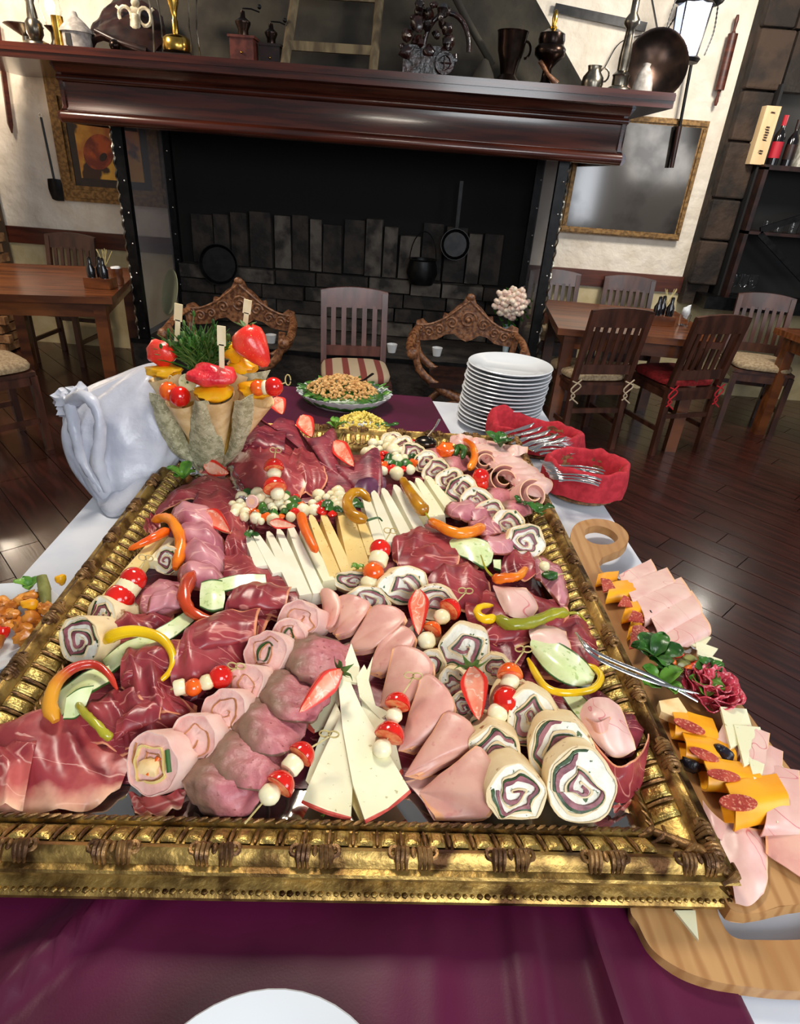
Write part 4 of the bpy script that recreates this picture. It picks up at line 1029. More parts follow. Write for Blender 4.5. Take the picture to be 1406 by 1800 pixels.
def place(kind, gm, mat, side, s_):
    """s_ = position along the side (metres from its middle)"""
    a, b = sides[side]
    L_ = FW if side % 2 == 0 else FL
    nrm = V((0, 1, 0)) if side == 0 else (V((-1, 0, 0)) if side == 1 else (V((0, -1, 0)) if side == 2 else V((1, 0, 0))))
    tan = V((1, 0, 0)) if side == 0 else (V((0, 1, 0)) if side == 1 else (V((-1, 0, 0)) if side == 2 else V((0, -1, 0))))
    ang = [0, PI / 2, PI, -PI / 2][side]
    org = tan * s_ - nrm * ((FL if side % 2 == 0 else FW) / 2)
    if kind not in proto:
        me = obj(kind, gm(), mat, fr); me.data.transform(Matrix.Translation(FC)); proto[kind] = me; o = me
    else:
        o = bpy.data.objects.new(kind, proto[kind].data); C.objects.link(o); o.parent = fr
    o.location = R3 @ org; o.rotation_euler = (0, 0, ang + FROT); return o
for side in range(4):
    L_ = FW if side % 2 == 0 else FL
    n = int((L_ - .20) / .0285)
    for i in range(n + 1):
        s_ = -(L_ - .20) / 2 + (L_ - .20) * i / n
        place('gadroon_rib', rib, m_gold2, side, s_)
        if i < n: place('divider_bar', divider, m_goldd, side, s_ + (L_ - .20) / n / 2)
    n = int(L_ / .124)
    for i in range(n + 1):
        s_ = -(L_ - .10) / 2 + (L_ - .10) * i / n
        place('scroll_clip', clip, m_goldd, side, s_)
for (a, b) in ((-1, -1), (1, -1), (1, 1), (-1, 1)):
    g = G()
    for k in range(7):
        d0 = .010 + k * .0115
        q = lambda dx, dy, z: fpt(a * (FW / 2 - dx), b * (FL / 2 - dy), z)
        zt = .050 if d0 < .05 else .040 - (d0 - .05) * .35
        g.tube(curve([q(d0 - .006, d0 + .018, zt - .003), q(d0, d0, zt + .004), q(d0 + .018, d0 - .006, zt - .003)], 6), [.0025, .005, .0025], 6)
    g.tube([q(.012, .012, .046), q(.04, .04, .052), q(.08, .08, .030)], [.006, .008, .005], 8)
    obj('corner_leaf', g, m_goldd, fr)
# fine bead rows, joined
g = G()
for side in range(4):
    a, b = sides[side]; L_ = FW if side % 2 == 0 else FL
    n = int(L_ / .0088)
    for i in range(n):
        p0 = V((a[0] * (FW / 2 - .004), a[1] * (FL / 2 - .004), .0125)); p1 = V((b[0] * (FW / 2 - .004), b[1] * (FL / 2 - .004), .0125))
        g.ball(FC + R3 @ p0.lerp(p1, (i + .5) / n), .0028 * (1 + .25 * math.sin(i * 1.7)), 5, (1.3, 1.3, .8))
o = obj('bead_row', g, m_gold, fr); o['kind'] = 'stuff'
g = G()
for side in range(4):
    a, b = sides[side]; L_ = FW if side % 2 == 0 else FL
    n = int(L_ / .016); d = .079
    for i in range(n):
        p0 = V((a[0] * (FW / 2 - d), a[1] * (FL / 2 - d), .0325)); p1 = V((b[0] * (FW / 2 - d), b[1] * (FL / 2 - d), .0325))
        c = p0.lerp(p1, (i + .5) / n); dr = (p1 - p0).normalized(); nr = V((-dr.y, dr.x, 0))
        g.tube([FC + R3 @ (c - dr * .006 - nr * .003), FC + R3 @ (c + V((0, 0, .001))), FC + R3 @ (c + dr * .006 + nr * .003)], [.001, .0022, .001], 5)
o = obj('twisted_leaf_row', g, m_goldd, fr); o['kind'] = 'stuff'

# ------------------------------------------------------------------ food makers (pixel positions become points of the place through tp)
GR = {}
def P3(q): return tp(q[0], q[1], q[2]) if len(q) == 3 else tp(q[0], q[1], 0.02)
def slice_(label, mat, rows, name='ham_slice', cat_='ham', group=None, nu=16, nv=10, t=.0016, ruf=.003, rf=45, folds=None):
    if folds is None and mat is m_smoke: folds = (1.7, .007, .8); nu = max(nu, 24); nv = max(nv, 14)
    if folds is None and mat in (m_raw, m_dry, m_rawp): folds = (2.6, .010, .9); nu = max(nu, 26); nv = max(nv, 12)
    g = G().sheet([[P3(p) for p in r] for r in rows], nu, nv, t, ruf, rf, len(ALL), folds)
    return one(name, label, cat_, g, mat, group, auto=80)
def fan(label, tip, rim, mat, name='ham_cone', cat_='ham', group=None, lower=True, bulge=.006, spread=4, ruf=.0012):
    K = len(rim); tipp = P3(tip)
    rim3 = [P3(p) for p in rim]
    d = (rim3[-1] - rim3[0]).normalized() * spread * .001
    row0 = [tipp + d * (k / (K - 1) - .5) for k in range(K)]
    row1 = [row0[k].lerp(rim3[k], .5) + V((0, 0, bulge * math.sin(PI * k / (K - 1)))) for k in range(K)]
    row2 = [row0[k].lerp(rim3[k], .93) + V((0, 0, bulge * .4)) for k in range(K)]
    if not lower:
        return one(name, label, cat_, G().sheet([row0, row1, row2, rim3], 18, 9, .0018, ruf, 60, len(ALL)), mat, group, auto=80)
    t = thing(name, label, cat_, tipp, group)
    obj('upper_fold', G().sheet([row0, row1, row2, rim3], 18, 9, .0018, ruf, 60, len(ALL)), mat, t, auto=80)
    dn = V((.003, .002, -.006))
    r2 = [p + dn * (1 if k > K * .6 else 1.6) for k, p in enumerate(rim3)]
    obj('lower_fold', G().sheet([row0, [a.lerp(b, .5) for a, b in zip(row0, r2)], r2], 14, 6, .0018, .002, 60, 3), mat, t, auto=80)
    return t
def roll(label, px, py, wpx, kind='tort', sq=1.0, yaw=0, elev=38, L=.055, lift=0, turns=2.3, group=None, core=None, seed=None):
    seed = seed or len(ALL); rr = random.Random(seed)
    e = math.radians(elev); ya = math.radians(yaw)
    R = wpx / 2 / ppm(tp(px, py, .03)); 
    h = max(.006, R * sq * math.cos(e) + L * math.sin(e) * .5) + lift
    c = tp(px, py, h)
    n = V((math.sin(ya) * math.cos(e), -math.cos(ya) * math.cos(e), math.sin(e)))
    x = V((math.cos(ya), math.sin(ya), 0)); y = n.cross(x)
    if y.z < 0: y = -y
    f1, f2 = rr.uniform(0, 6), rr.uniform(0, 6); a1, a2 = rr.uniform(.02, .07), rr.uniform(.02, .06)
    def pos(th, r, z):
        k = 1 + a1 * math.sin(2 * th + f1) + a2 * math.sin(3 * th + f2)
        X = r * k * math.cos(th); Y = r * k * math.sin(th); q = V((X / R * 2.0, Y / R * 2.0, seed * 1.7)); am = .30 * R * min(1, max(0, (1.08 - r / R) * 3) + .12)
        X += am * noise.noise(q); Y += am * noise.noise(q + V((7, 3, 0)))
        if Y < -.82 * R: Y = -.82 * R + (Y + .82 * R) * .4
        return c + x * X + y * (Y * sq) + n * z
    if kind == 'tort': mw_, mf, ms, mg = m_tort, m_cheesefill, m_hamswirl, m_spinach
    else: mw_, mf, ms, mg = m_turkey, m_turkfill, m_caramel, m_spinach
    t = thing({'tort': 'tortilla_roll', 'turk': 'turkey_roll'}[kind], label, 'roll', c, group)
    N = 40
    def spiral(r0, th_, z0, z1, tn, ph=0, end=.10, wig=0):
        g = G(); vs = []; m = int(N * tn * .8) + 4
        for i in range(m + 1):
            u = i / m; a = ph + 2 * PI * tn * u; r = r0 * (1 - (1 - end) * u) + wig * noise.noise(V((a * 1.3, seed, 0)))
            for (dr, z) in ((th_ / 2, z0), (th_ / 2, z1), (-th_ / 2, z1 - .0003), (-th_ / 2, z0)):
                vs.append(pos(a, max(.0006, r + dr), z + (.0012 * noise.noise(V((a * 2, seed, 5))) if z == z1 else 0)))
        fs = [(i * 4 + k, i * 4 + (k + 1) % 4, i * 4 + 4 + (k + 1) % 4, i * 4 + 4 + k) for i in range(m) for k in range(4)]
        fs += [(3, 2, 1, 0), (m * 4, m * 4 + 1, m * 4 + 2, m * 4 + 3)]
        return g.add(vs, fs)
    th = .0030 if kind == 'tort' else .0022
    # outer skin
    g = G(); vs = []; uv = []
    prof = [(R * .5, -L), (R * .97, -L * .98), (R, -L * .9), (R * 1.0, -L * .5), (R, -.003), (R * .985, -.0002), (R - th, -.0002), (R - th, -.004)]
    for (r, z) in prof:
        for k in range(N): vs.append(pos(2 * PI * k / N, r, z)); uv.append((k / N, -z / L))
    fs = [(i * N + k, i * N + (k + 1) % N, (i + 1) * N + (k + 1) % N, (i + 1) * N + k) for i in range(len(prof) - 1) for k in range(N)] + [tuple(range(N - 1, -1, -1))]
    obj('wrap', g.add(vs, fs, uv), mw_, t)
    g = G(); vs = []
    rings = [1.0, .8, .6, .4, .2]
    for q in rings:
        for k in range(N):
            a = 2 * PI * k / N; vs.append(pos(a, (R - th * .8) * q, -.0022 + .0022 * noise.noise(V((q * 9 * math.cos(a), q * 9 * math.sin(a), seed)))))
    vs.append(pos(0, 0, -.0015))
    fs = [(i * N + k, i * N + (k + 1) % N, (i + 1) * N + (k + 1) % N, (i + 1) * N + k) for i in range(4) for k in range(N)] + [(4 * N + k, 4 * N + (k + 1) % N, 5 * N) for k in range(N)]
    obj('filling', g.add(vs, fs), mf, t)
    ph = rr.uniform(0, 6)
    if kind == 'tort':
        obj('inner_wrap', spiral(R - th, th * .75, -.006, .0002, turns, ph, .12, .0015), mw_, t)
        obj('ham_swirl', spiral((R - th) * (1 - .42 / turns), R * .10, -.006, .0012, turns * .9, ph + .3, .10, .002), ms, t)
        obj('spinach_swirl', spiral((R - th) * (1 - .15 / turns), R * .055, -.006, .0008, turns * .85, ph + .1, .15, .0025), mg, t)
    else:
        obj('browned_swirl', spiral(R * .72, .0012, -.005, .0004, turns * .75, ph, .3, .001), ms, t)
        if core == 'dark': obj('dark_core', spiral(R * .38, R * .06, -.005, .0015, 1.0, ph, .6), mg, t)
        if core == 'cheese':
            obj('cheese_core', spiral(R * .60, .002, -.008, .002, 1.0, ph, .98), m_cheesey, t)
            obj('bread_core', G().ball(c + n * -.004, R * .5, 12, (.8, .8, .5), bump=.4), m_bread, t)
            obj('carrot_stick', G().tube([c + x * .006 + y * (R * .3) + n * -.002, c + x * .004 - y * (R * .28) + n * .003], .0038, 8), m_carrot, t)
            obj('cucumber_strip', G().tube([c + x * R * .35 + y * R * .62, c + x * R * .72 + y * R * .05], .003, 8, flat=.5), m_cucskin, t)
    return t
def cherry(g, c, r, half=False, ax=None):
    if half:
        ax = (ax or V((0, 0, 1))).normalized(); q = ax.to_track_quat('Z', 'Y').to_matrix()
        return g.ball(c, r, 18, (1, 1, 1.05), q, zcut=.0)
    return g.ball(c, r, 18, (1, 1, .97))
def skewer(label, items, knot=None, tail=None, name='tomato_skewer'):
    """items: (kind, px, py, h, wpx) from the knot end to the tail end"""
    pts = [tp(i[1], i[2], i[3]) for i in items]
    t = thing(name, label, 'skewer', pts[0])
    d = (pts[-1] - pts[0]).normalized() if len(pts) > 1 else V((0, -1, 0))
    a = tp(*knot) if knot else pts[0] - d * .02; b = tp(*tail) if tail else pts[-1] + d * .012
    st = obj('pick', G().tube([a] + pts + [b], .0013, 6), m_stick, t)
    if knot:
        for s_ in (-1, 1):
            ck = a + V((s_ * .006, 0, .003))
            st2 = obj('knot_loop', G().tube([ck + V((.007 * math.cos(u), .002, .006 * math.sin(u))) for u in [2 * PI * k / 12 for k in range(13)]], .0012, 5), m_stick, st)
    for k, (kd, px, py, h, w_) in enumerate(items):
        c = pts[k]; r = w_ / 2 / ppm(c)
        if kd in ('t', 'o', 'T', 'O'):
            m_ = m_tomato if kd in 'tT' else m_tomo
            if kd in 'TO':      # half tomato, cut face away from the knot
                dd = (pts[min(k + 1, len(pts) - 1)] - pts[max(0, k - 1)]).normalized()
                s_ = -dd
                cc = c - s_ * r * .4
                o = obj('half_tomato', cherry(G(), cc, r, True, s_), m_, t)
                q = s_.to_track_quat('Z', 'Y').to_matrix()
                obj('cut_face', G().ball(cc - s_ * .0004, r * .93, 16, (1, 1, .06), q), m_pulp, o)
            else: obj('tomato', cherry(G(), c, r), m_, t)
        elif kd == 'm': obj('mozzarella', G().ball(c, r, 14, (1, 1, .88), bump=.12, seed=k), m_mozz, t)
        elif kd == 'M': obj('mozzarella', G().lathe([(0, -r * .7), (r * .85, -r * .7), (r, -r * .5), (r, r * .5), (r * .85, r * .7), (0, r * .7)], c, d, 16), m_mozz, t)
        elif kd == 'g': obj('basil_bit', G().ball(c, r, 10, (1.2, .8, .5), bump=.5), m_leafd, t)
    return t
CAMP = V((0, 0, H))
def berry(label, top, tip, wpx, half=True, leaves=True, rolln=0, mat=None):
    A, B = P3(top), P3(tip); L = (B - A).length; a = (B - A).normalized()
    mid = (A + B) / 2; R = wpx / 2 / ppm(mid)
    n = CAMP - mid; n = (n - a * n.dot(a)).normalized(); n = Matrix.Rotation(rolln, 3, a) @ n
    x = a.cross(n).normalized()
    rad = lambda u: R * (math.sin(min(1, u * 2.6 + .12) * PI / 2) * (1 - max(0, u - .25) ** 1.5 * 1.35)) if u < 1 else 0
    t = thing('strawberry_half' if half else 'strawberry', label, 'strawberry', A)
    m_, nn = 12, 14; g = G(); vs = []; uv = []
    for i in range(m_ + 1):
        u = i / m_; r = max(.0008, rad(u)) if u < 1 else .0006
        for k in range(nn + 1):
            th = (PI * k / nn + PI) if half else 2 * PI * k / nn
            vs.append(A + a * (L * u) + x * (r * math.cos(th)) + n * (r * math.sin(th) * (1 if half else .9))); uv.append((k / nn, u))
    fs = [(i * (nn + 1) + k, i * (nn + 1) + k + 1, (i + 1) * (nn + 1) + k + 1, (i + 1) * (nn + 1) + k) for i in range(m_) for k in range(nn)]
    obj('skin', g.add(vs, fs, uv), mat or m_straw, t)
    if half:
        g = G(); vs = []; uv = []
        for i in range(m_ + 1):
            u = i / m_; r = max(.0008, rad(u)) if u < 1 else .0006
            for k in range(9): vs.append(A + a * (L * u) + x * (r * (k / 4 - 1)) + n * (.0008 - .0016 * (1 - abs(k / 4 - 1)) ** 2)); uv.append((k / 8, u))
        fs = [(i * 9 + k, i * 9 + k + 1, (i + 1) * 9 + k + 1, (i + 1) * 9 + k) for i in range(m_) for k in range(8)]
        obj('cut_face', g.add(vs, fs, uv), m_strawcut, t)
    if leaves:
        for k in range(6):
            th = 2 * PI * k / 6 + .3
            o_ = x * math.cos(th) + n * math.sin(th); s_ = a.cross(o_)
            obj('leaf', G().sheet([[A - a * .001, A + o_ * R * .4 + s_ * R * .25, A + o_ * R * .8 + s_ * R * .15 - a * .003, A + o_ * R * 1.25 - a * .010 * (1 if k % 2 else -.2)],
                                   [A - a * .001, A + o_ * R * .4 - s_ * R * .25, A + o_ * R * .8 - s_ * R * .15 - a * .003, A + o_ * R * 1.25 - a * .010 * (1 if k % 2 else -.2)]], 6, 3, .0006), m_calyx, t)
    return t
def chilli(label, pts, w0, w1, mat, stem=None, wob=.12, name='chilli_pepper', smat=None):
    c = curve([P3(p) for p in pts], 22); n = len(c)
    k_ = 1 / ppm(c[n // 2])
    rs = []
    for i in range(n):
        u = i / (n - 1); rs.append((w0 * (1 - u) + w1 * u) / 2 * k_ * (min(1, .45 + u * 6)) * (1 if u < .93 else 1 - (u - .93) * 8))
    t = thing(name, label, 'pepper', c[0])
    obj('flesh', G().tube(c, rs, 12, wob=wob), mat, t)
    if stem:
        obj('stem', G().tube(curve([P3(p) for p in stem], 8), [.0028, .0016], 6), smat or m_pepg, t)
    return t
def cuc(label, rows, mat=None, t=.003):
    g = G().sheet([[P3(p) for p in r] for r in rows], 14, 8, t, .0006, 60)
    return one('cucumber_slice', label, 'cucumber', g, mat or m_cuc, auto=80)
def leafc(label, px, py, h, spx, n=5, mat=None, name='salad_leaf', cat_='leaf', seed=0):
    c = tp(px, py, h); s_ = spx / ppm(c); rr = random.Random(seed + len(ALL))
    t = thing(name, label, cat_, c)
    for k in range(n):
        a = 2 * PI * k / n + rr.uniform(-.4, .4); d = V((math.cos(a), math.sin(a), rr.uniform(.1, .7))).normalized(); sd = d.cross(V((0, 0, 1))).normalized(); up_ = sd.cross(d)
        L = s_ * rr.uniform(.4, .6); W_ = L * rr.uniform(.3, .42)
        rows = []
        for v in (-1, 0, 1):
            rows.append([c + d * (L * u) + sd * (v * W_ * w_) + up_ * (.25 * L * math.sin(u * 2.5) + abs(v) * .12 * L + rr.uniform(-.05, .05) * L) for u, w_ in ((0, .12), (.3, .8), (.65, 1), (.9, .6), (1.02, .08))])
        obj('leaf_blade', G().sheet(rows, 10, 6, .0008, .004, 90, k), mat or m_leaf, t, auto=80)
    return t
def stickp(label, a, b, wpx, hgt, mat, group='cheese sticks in the arc', tipped=True, name='cheese_stick'):
    A, B = P3(a), P3(b); d = (B - A); L = d.length; d.normalize(); x = d.cross(V((0, 0, 1))).normalized(); z = x.cross(d)
    w_ = wpx / ppm((A + B) / 2)
    g = G(); vs = []
    for u, ww, hh in ((0, .3 if tipped else .9, .5), (.07, .7 if tipped else 1, .95), (.35, .9, 1), (.7, 1.05, 1.05), (1, 1.1, 1.0)):
        for (i, j) in ((-1, -1), (1, -1), (.72, .0), (-.72, .0)):
            vs.append(A + d * (L * u) + x * (i * w_ * .5 * ww) + z * (j * hgt * hh))
    fs = [(i * 4 + k, i * 4 + (k + 1) % 4, i * 4 + 4 + (k + 1) % 4, i * 4 + 4 + k) for i in range(4) for k in range(4)] + [(3, 2, 1, 0), (16, 17, 18, 19)]
    o = one(name, label, 'cheese', g.add(vs, fs), mat, group, smooth=False)
    return o
def slab(label, poly, mat, th=.004, rind=None, name='cheese_triangle', cat_='cheese', group=None):
    pts = [P3(p) for p in poly]
    if rind is None: return one(name, label, cat_, G().prism(pts, (0, 0, -th)), mat, group, smooth=False)
    t = thing(name, label, cat_, pts[0], group)
    obj('cheese_body', G().prism(pts, (0, 0, -th)), mat, t, smooth=False)
    a, b = pts[rind[0]], pts[rind[1]]
    out = (a + b) / 2 - sum(pts, V()) / len(pts); out.normalize()
    q = []
    n = 6
    e1 = [a.lerp(b, k / n) + out * (.003 * math.sin(PI * k / n)) for k in range(n + 1)]
    obj('rind', G().prism(e1 + [b + out * .004, ] + [p + out * .0045 for p in reversed(e1)] , (0, 0, -th * 1.02)) if 0 else G().tube([p + V((0, 0, -th / 2)) for p in e1], .0032, 6), m_rind, t)
    return t

# ------------------------------------------------------------------ the platter
g = G(); nx, ny = 40, 56; vs = []; uv = []
for j in range(ny + 1):
    for i in range(nx + 1):
        u, v = i / nx, j / ny
        p = fpt((u - .5) * .80, -.5 + v * 1.10 - .035)
        ed = min(1, min(u, 1 - u, v, 1 - v) * 9)
        z = T - .002 + ed * (.010 + .028 * max(0, v - .45) + .006 * noise.noise(V((p.x * 14, p.y * 14, 0)))) 
        vs.append(V((p.x, p.y, z))); uv.append((u, v))
fs = [(j * (nx + 1) + i, j * (nx + 1) + i + 1, (j + 1) * (nx + 1) + i + 1, (j + 1) * (nx + 1) + i) for j in range(ny) for i in range(nx)]
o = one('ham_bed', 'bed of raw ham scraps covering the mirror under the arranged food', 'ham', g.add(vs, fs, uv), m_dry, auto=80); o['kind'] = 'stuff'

# raw ham, near left
slice_('broad raw ham slice with a pale fat rim in the near left corner', m_rawp, [
    [(-95, 1432, .004), (0, 1430, .006), (70, 1428, .006), (130, 1426, .005), (175, 1412, .004), (212, 1385, .005)],
    [(-90, 1375, .02), (-10, 1365, .034), (50, 1345, .04), (110, 1350, .032), (170, 1360, .02), (222, 1352, .012)],
    [(-70, 1310, .02), (0, 1290, .036), (70, 1258, .045), (120, 1280, .035), (180, 1310, .022), (230, 1325, .014)],
    [(-50, 1295, .01), (5, 1275, .03), (76, 1244, .044), (130, 1268, .03), (190, 1300, .016), (232, 1318, .008)]], nu=26, nv=14, ruf=.004)
slice_('raw ham flap folded over the broad slice in the near left corner', m_rawp, [
    [(-60, 1400, .03), (-10, 1410, .034), (40, 1424, .026)], [(-60, 1360, .045), (0, 1345, .05), (62, 1312, .052)], [(-60, 1330, .04), (0, 1312, .045), (60, 1300, .05)]], ruf=.003)
slice_('raw ham slice with a white fat line behind the first pink roll', m_raw, [
    [(188, 1330, .012), (225, 1330, .015), (262, 1310, .018), (300, 1285, .014), (338, 1262, .012)],
    [(180, 1280, .03), (220, 1260, .04), (262, 1255, .045), (300, 1250, .038), (345, 1252, .02)],
    [(150, 1235, .02), (222, 1215, .045), (262, 1205, .05), (300, 1215, .045), (346, 1242, .02)]], nu=22, nv=12)
slice_('dark raw ham fold under the olive chilli at left', m_raw, [
    [(120, 1290, .02), (160, 1305, .02), (215, 1320, .02), (250, 1320, .014)], [(130, 1255, .04), (170, 1245, .05), (215, 1262, .04), (245, 1290, .02)], [(150, 1240, .03), (180, 1222, .04), (222, 1218, .03), (240, 1250, .015)]])
slice_('raw ham ribbon curled under the yellow chilli ring', m_raw, [
    [(215, 1210, .035), (245, 1232, .045), (290, 1255, .04), (345, 1252, .022)],
    [(212, 1170, .055), (240, 1170, .065), (275, 1210, .06), (315, 1225, .035)],
    [(222, 1140, .055), (250, 1138, .06), (290, 1165, .05), (318, 1200, .03)],
    [(240, 1150, .035), (262, 1150, .035), (292, 1180, .03), (315, 1205, .02)]], nu=20, nv=14)
slice_('dark red raw ham tucked beneath the yellow chilli', m_dry, [
    [(225, 1185, .03), (262, 1205, .03), (300, 1205, .03)], [(228, 1150, .035), (268, 1150, .03), (306, 1160, .03)], [(240, 1135, .03), (270, 1130, .03), (306, 1140, .03)]])
slice_('large raw ham wave between the yellow chilli and the brown chilli', m_raw, [
    [(305, 1220, .03), (345, 1215, .03), (400, 1195, .03), (440, 1165, .02)],
    [(300, 1180, .06), (340, 1178, .065), (390, 1165, .055), (450, 1140, .03)],
    [(312, 1140, .07), (345, 1112, .078), (400, 1108, .07), (470, 1100, .04)],
    [(325, 1110, .06), (360, 1088, .07), (410, 1085, .06), (478, 1082, .03)],
    [(340, 1115, .03), (370, 1100, .035), (420, 1095, .03), (470, 1090, .02)]], nu=24, nv=18)
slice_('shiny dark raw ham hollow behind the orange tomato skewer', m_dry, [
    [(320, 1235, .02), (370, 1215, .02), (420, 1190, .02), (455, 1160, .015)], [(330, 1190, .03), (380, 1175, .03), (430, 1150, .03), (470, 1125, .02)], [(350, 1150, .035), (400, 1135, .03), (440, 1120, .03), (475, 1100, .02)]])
slice_('raw ham slice draped below the white cheese sticks at left', m_raw, [
    [(392, 1040, .03), (420, 1065, .04), (470, 1085, .035), (530, 1090, .02), (560, 1062, .015)],
    [(395, 1000, .05), (440, 1020, .055), (490, 1045, .05), (530, 1060, .035), (556, 1050, .02)],
    [(392, 975, .05), (440, 978, .05), (470, 1000, .04), (520, 1035, .03), (552, 1045, .02)]], nu=22, nv=12)
slice_('raw ham fold with pale edge right of the cucumber chunk', m_raw, [
    [(395, 1100, .03), (440, 1100, .03), (500, 1090, .02)], [(398, 1060, .06), (450, 1058, .06), (505, 1070, .035)], [(415, 1034, .065), (455, 1040, .06), (510, 1062, .03)], [(420, 1048, .045), (455, 1058, .04), (500, 1072, .02)]])
slice_('raw ham loop left of the yellow chilli', m_raw, [
    [(182, 1130, .02), (200, 1150, .03), (260, 1140, .035), (305, 1110, .03)], [(180, 1105, .05), (215, 1092, .06), (262, 1092, .06), (305, 1080, .04)], [(195, 1090, .04), (225, 1078, .045), (262, 1078, .045), (300, 1068, .03)]])
slice_('smoked pork loop right of the pair of cherry tomatoes', m_smoke, [
    [(245, 1075, .03), (262, 1088, .04), (300, 1085, .04), (330, 1068, .03)], [(246, 1050, .05), (262, 1038, .06), (300, 1040, .06), (332, 1042, .04)], [(255, 1038, .045), (275, 1022, .05), (300, 1020, .05), (330, 1026, .035)], [(262, 1045, .03), (280, 1036, .03), (305, 1036, .03), (322, 1040, .03)]], nu=18, nv=14)
# far-left raw ham and smoked pork
slice_('raw ham slice in the far left corner by the green lettuce', m_raw, [
    [(268, 912, .02), (310, 885, .04), (360, 880, .05), (410, 895, .04), (425, 935, .03)], [(285, 880, .03), (330, 858, .06), (375, 852, .065), (410, 872, .05), (430, 920, .03)], [(320, 855, .03), (345, 842, .055), (380, 838, .06), (405, 850, .05), (425, 890, .03)]], nu=22, nv=12, ruf=.005)
slice_('raw ham slice under the cut strawberry at far left', m_raw, [
    [(330, 905, .04), (375, 925, .045), (415, 950, .04), (432, 975, .02)], [(345, 870, .06), (385, 880, .06), (420, 905, .05), (436, 945, .03)], [(375, 848, .055), (400, 862, .055), (428, 885, .04), (438, 920, .03)]], nu=18, nv=10)
slice_('raw ham piece behind the left end of the cheese sticks', m_raw, [
    [(395, 985, .03), (420, 990, .03), (450, 985, .02)], [(395, 950, .05), (425, 950, .05), (445, 960, .03)], [(410, 925, .045), (430, 930, .04), (445, 945, .025)]])
for k, (dx, dy, lb) in enumerate(((0, 0, 'farthest and palest'), (10, 34, 'second from the far end'), (14, 66, 'third from the far end'), (12, 104, 'nearest the brown chilli'))):
    slice_('smoked pork slice in the shingled row behind the brown chilli, ' + lb, m_smoke, [
        [(302 + dx, 925 + dy, .035), (330 + dx, 935 + dy, .05), (365 + dx, 945 + dy, .045), (388 + dx, 940 + dy, .03)],
        [(300 + dx, 905 + dy, .055), (325 + dx, 900 + dy, .075), (362 + dx, 908 + dy, .07), (386 + dx, 925 + dy, .04)],
        [(308 + dx, 890 + dy, .055), (330 + dx, 882 + dy, .07), (362 + dx, 892 + dy, .065), (382 + dx, 912 + dy, .035)],
        [(315 + dx, 898 + dy, .03), (335 + dx, 893 + dy, .04), (360 + dx, 900 + dy, .04), (376 + dx, 912 + dy, .025)]], 'smoked_pork_slice', 'smoked pork', 'smoked pork row at left', ruf=.002)
# dark dried ham mound, far centre
slice_('pale raw ham leaves standing left of the dark ham cones', m_raw, [
    [(400, 845, .03), (430, 865, .04), (480, 880, .04), (520, 890, .03)], [(400, 800, .06), (440, 805, .085), (490, 815, .09), (540, 840, .07)], [(425, 760, .07), (450, 752, .09), (490, 770, .09), (520, 800, .06)]], nu=22, nv=12)
fan('dark ham cone left of the middle, opening toward the fruit cones', (540, 800, .07), [(425, 745, .06), (430, 722, .09), (455, 735, .10), (475, 748, .09), (490, 735, .10), (515, 740, .09)], m_dry, 'dried_ham_cone')
fan('dark ham cone holding the second strawberry wedge', (600, 868, .03), [(505, 770, .05), (515, 745, .08), (535, 768, .085), (562, 768, .09), (585, 752, .09), (592, 775, .05)], m_dry, 'dried_ham_cone')
fan('broad dark ham slice in front of the strawberry cones', (470, 800, .05), [(440, 850, .03), (490, 878, .035), (540, 885, .035), (600, 880, .04), (615, 850, .05), (560, 810, .07)], m_dry, 'dried_ham_slice', lower=False)
fan('dark purple ham cone behind the white cheese sticks', (660, 900, .02), [(590, 838, .04), (585, 815, .06), (615, 822, .06), (645, 795, .085), (665, 790, .085), (672, 850, .05)], m_dry, 'dried_ham_cone')
slice_('purple ham end just behind the white cheese sticks', M('purple_ham', (96, 44, 78), (70, 28, 56), 20, rough=.35), [[(622, 872, .04), (645, 880, .04), (676, 868, .035)], [(625, 850, .055), (650, 845, .06), (678, 848, .04)], [(640, 838, .05), (655, 835, .05), (676, 838, .04)]])
slice_('raw ham fold behind the tomato skewer at far left', m_raw, [
    [(425, 810, .04), (445, 825, .06), (470, 835, .06)], [(425, 780, .08), (448, 775, .10), (478, 785, .09)], [(435, 755, .08), (455, 750, .09), (480, 762, .08)]])
slice_('light raw ham panel right of the tomato skewer', m_raw, [
    [(495, 862, .05), (530, 868, .05), (560, 872, .04)], [(505, 815, .08), (535, 822, .08), (575, 845, .06)], [(518, 788, .08), (540, 790, .08), (570, 820, .07)]])
# raw ham, right middle
slice_('large raw ham slice right of the white cheese sticks', m_raw, [
    [(692, 985, .03), (712, 1010, .04), (760, 1030, .04), (815, 1035, .035)], [(690, 950, .05), (722, 955, .06), (775, 975, .06), (840, 1000, .045)], [(710, 935, .05), (745, 930, .055), (790, 940, .055), (848, 965, .04)], [(740, 925, .03), (770, 925, .035), (810, 932, .035), (850, 950, .03)]], nu=24, nv=14)
slice_('curved raw ham fold with a pale edge left of the orange chilli', m_raw, [
    [(755, 1050, .03), (790, 1070, .035), (835, 1075, .03), (862, 1060, .02)], [(752, 1020, .055), (790, 1030, .06), (832, 1035, .055), (862, 1030, .035)], [(765, 1000, .06), (800, 990, .065), (840, 1000, .06), (855, 1020, .04)], [(770, 1012, .035), (800, 1008, .035), (836, 1015, .035), (850, 1025, .03)]], nu=20, nv=14)
slice_('raw ham slice behind the wrinkled green chilli', m_raw, [
    [(830, 1115, .03), (875, 1140, .035), (930, 1135, .035), (985, 1115, .02)], [(818, 1075, .045), (870, 1080, .05), (935, 1085, .05), (1000, 1080, .035)], [(820, 1045, .03), (870, 1040, .04), (930, 1045, .04), (990, 1055, .03)]], nu=22, nv=12)
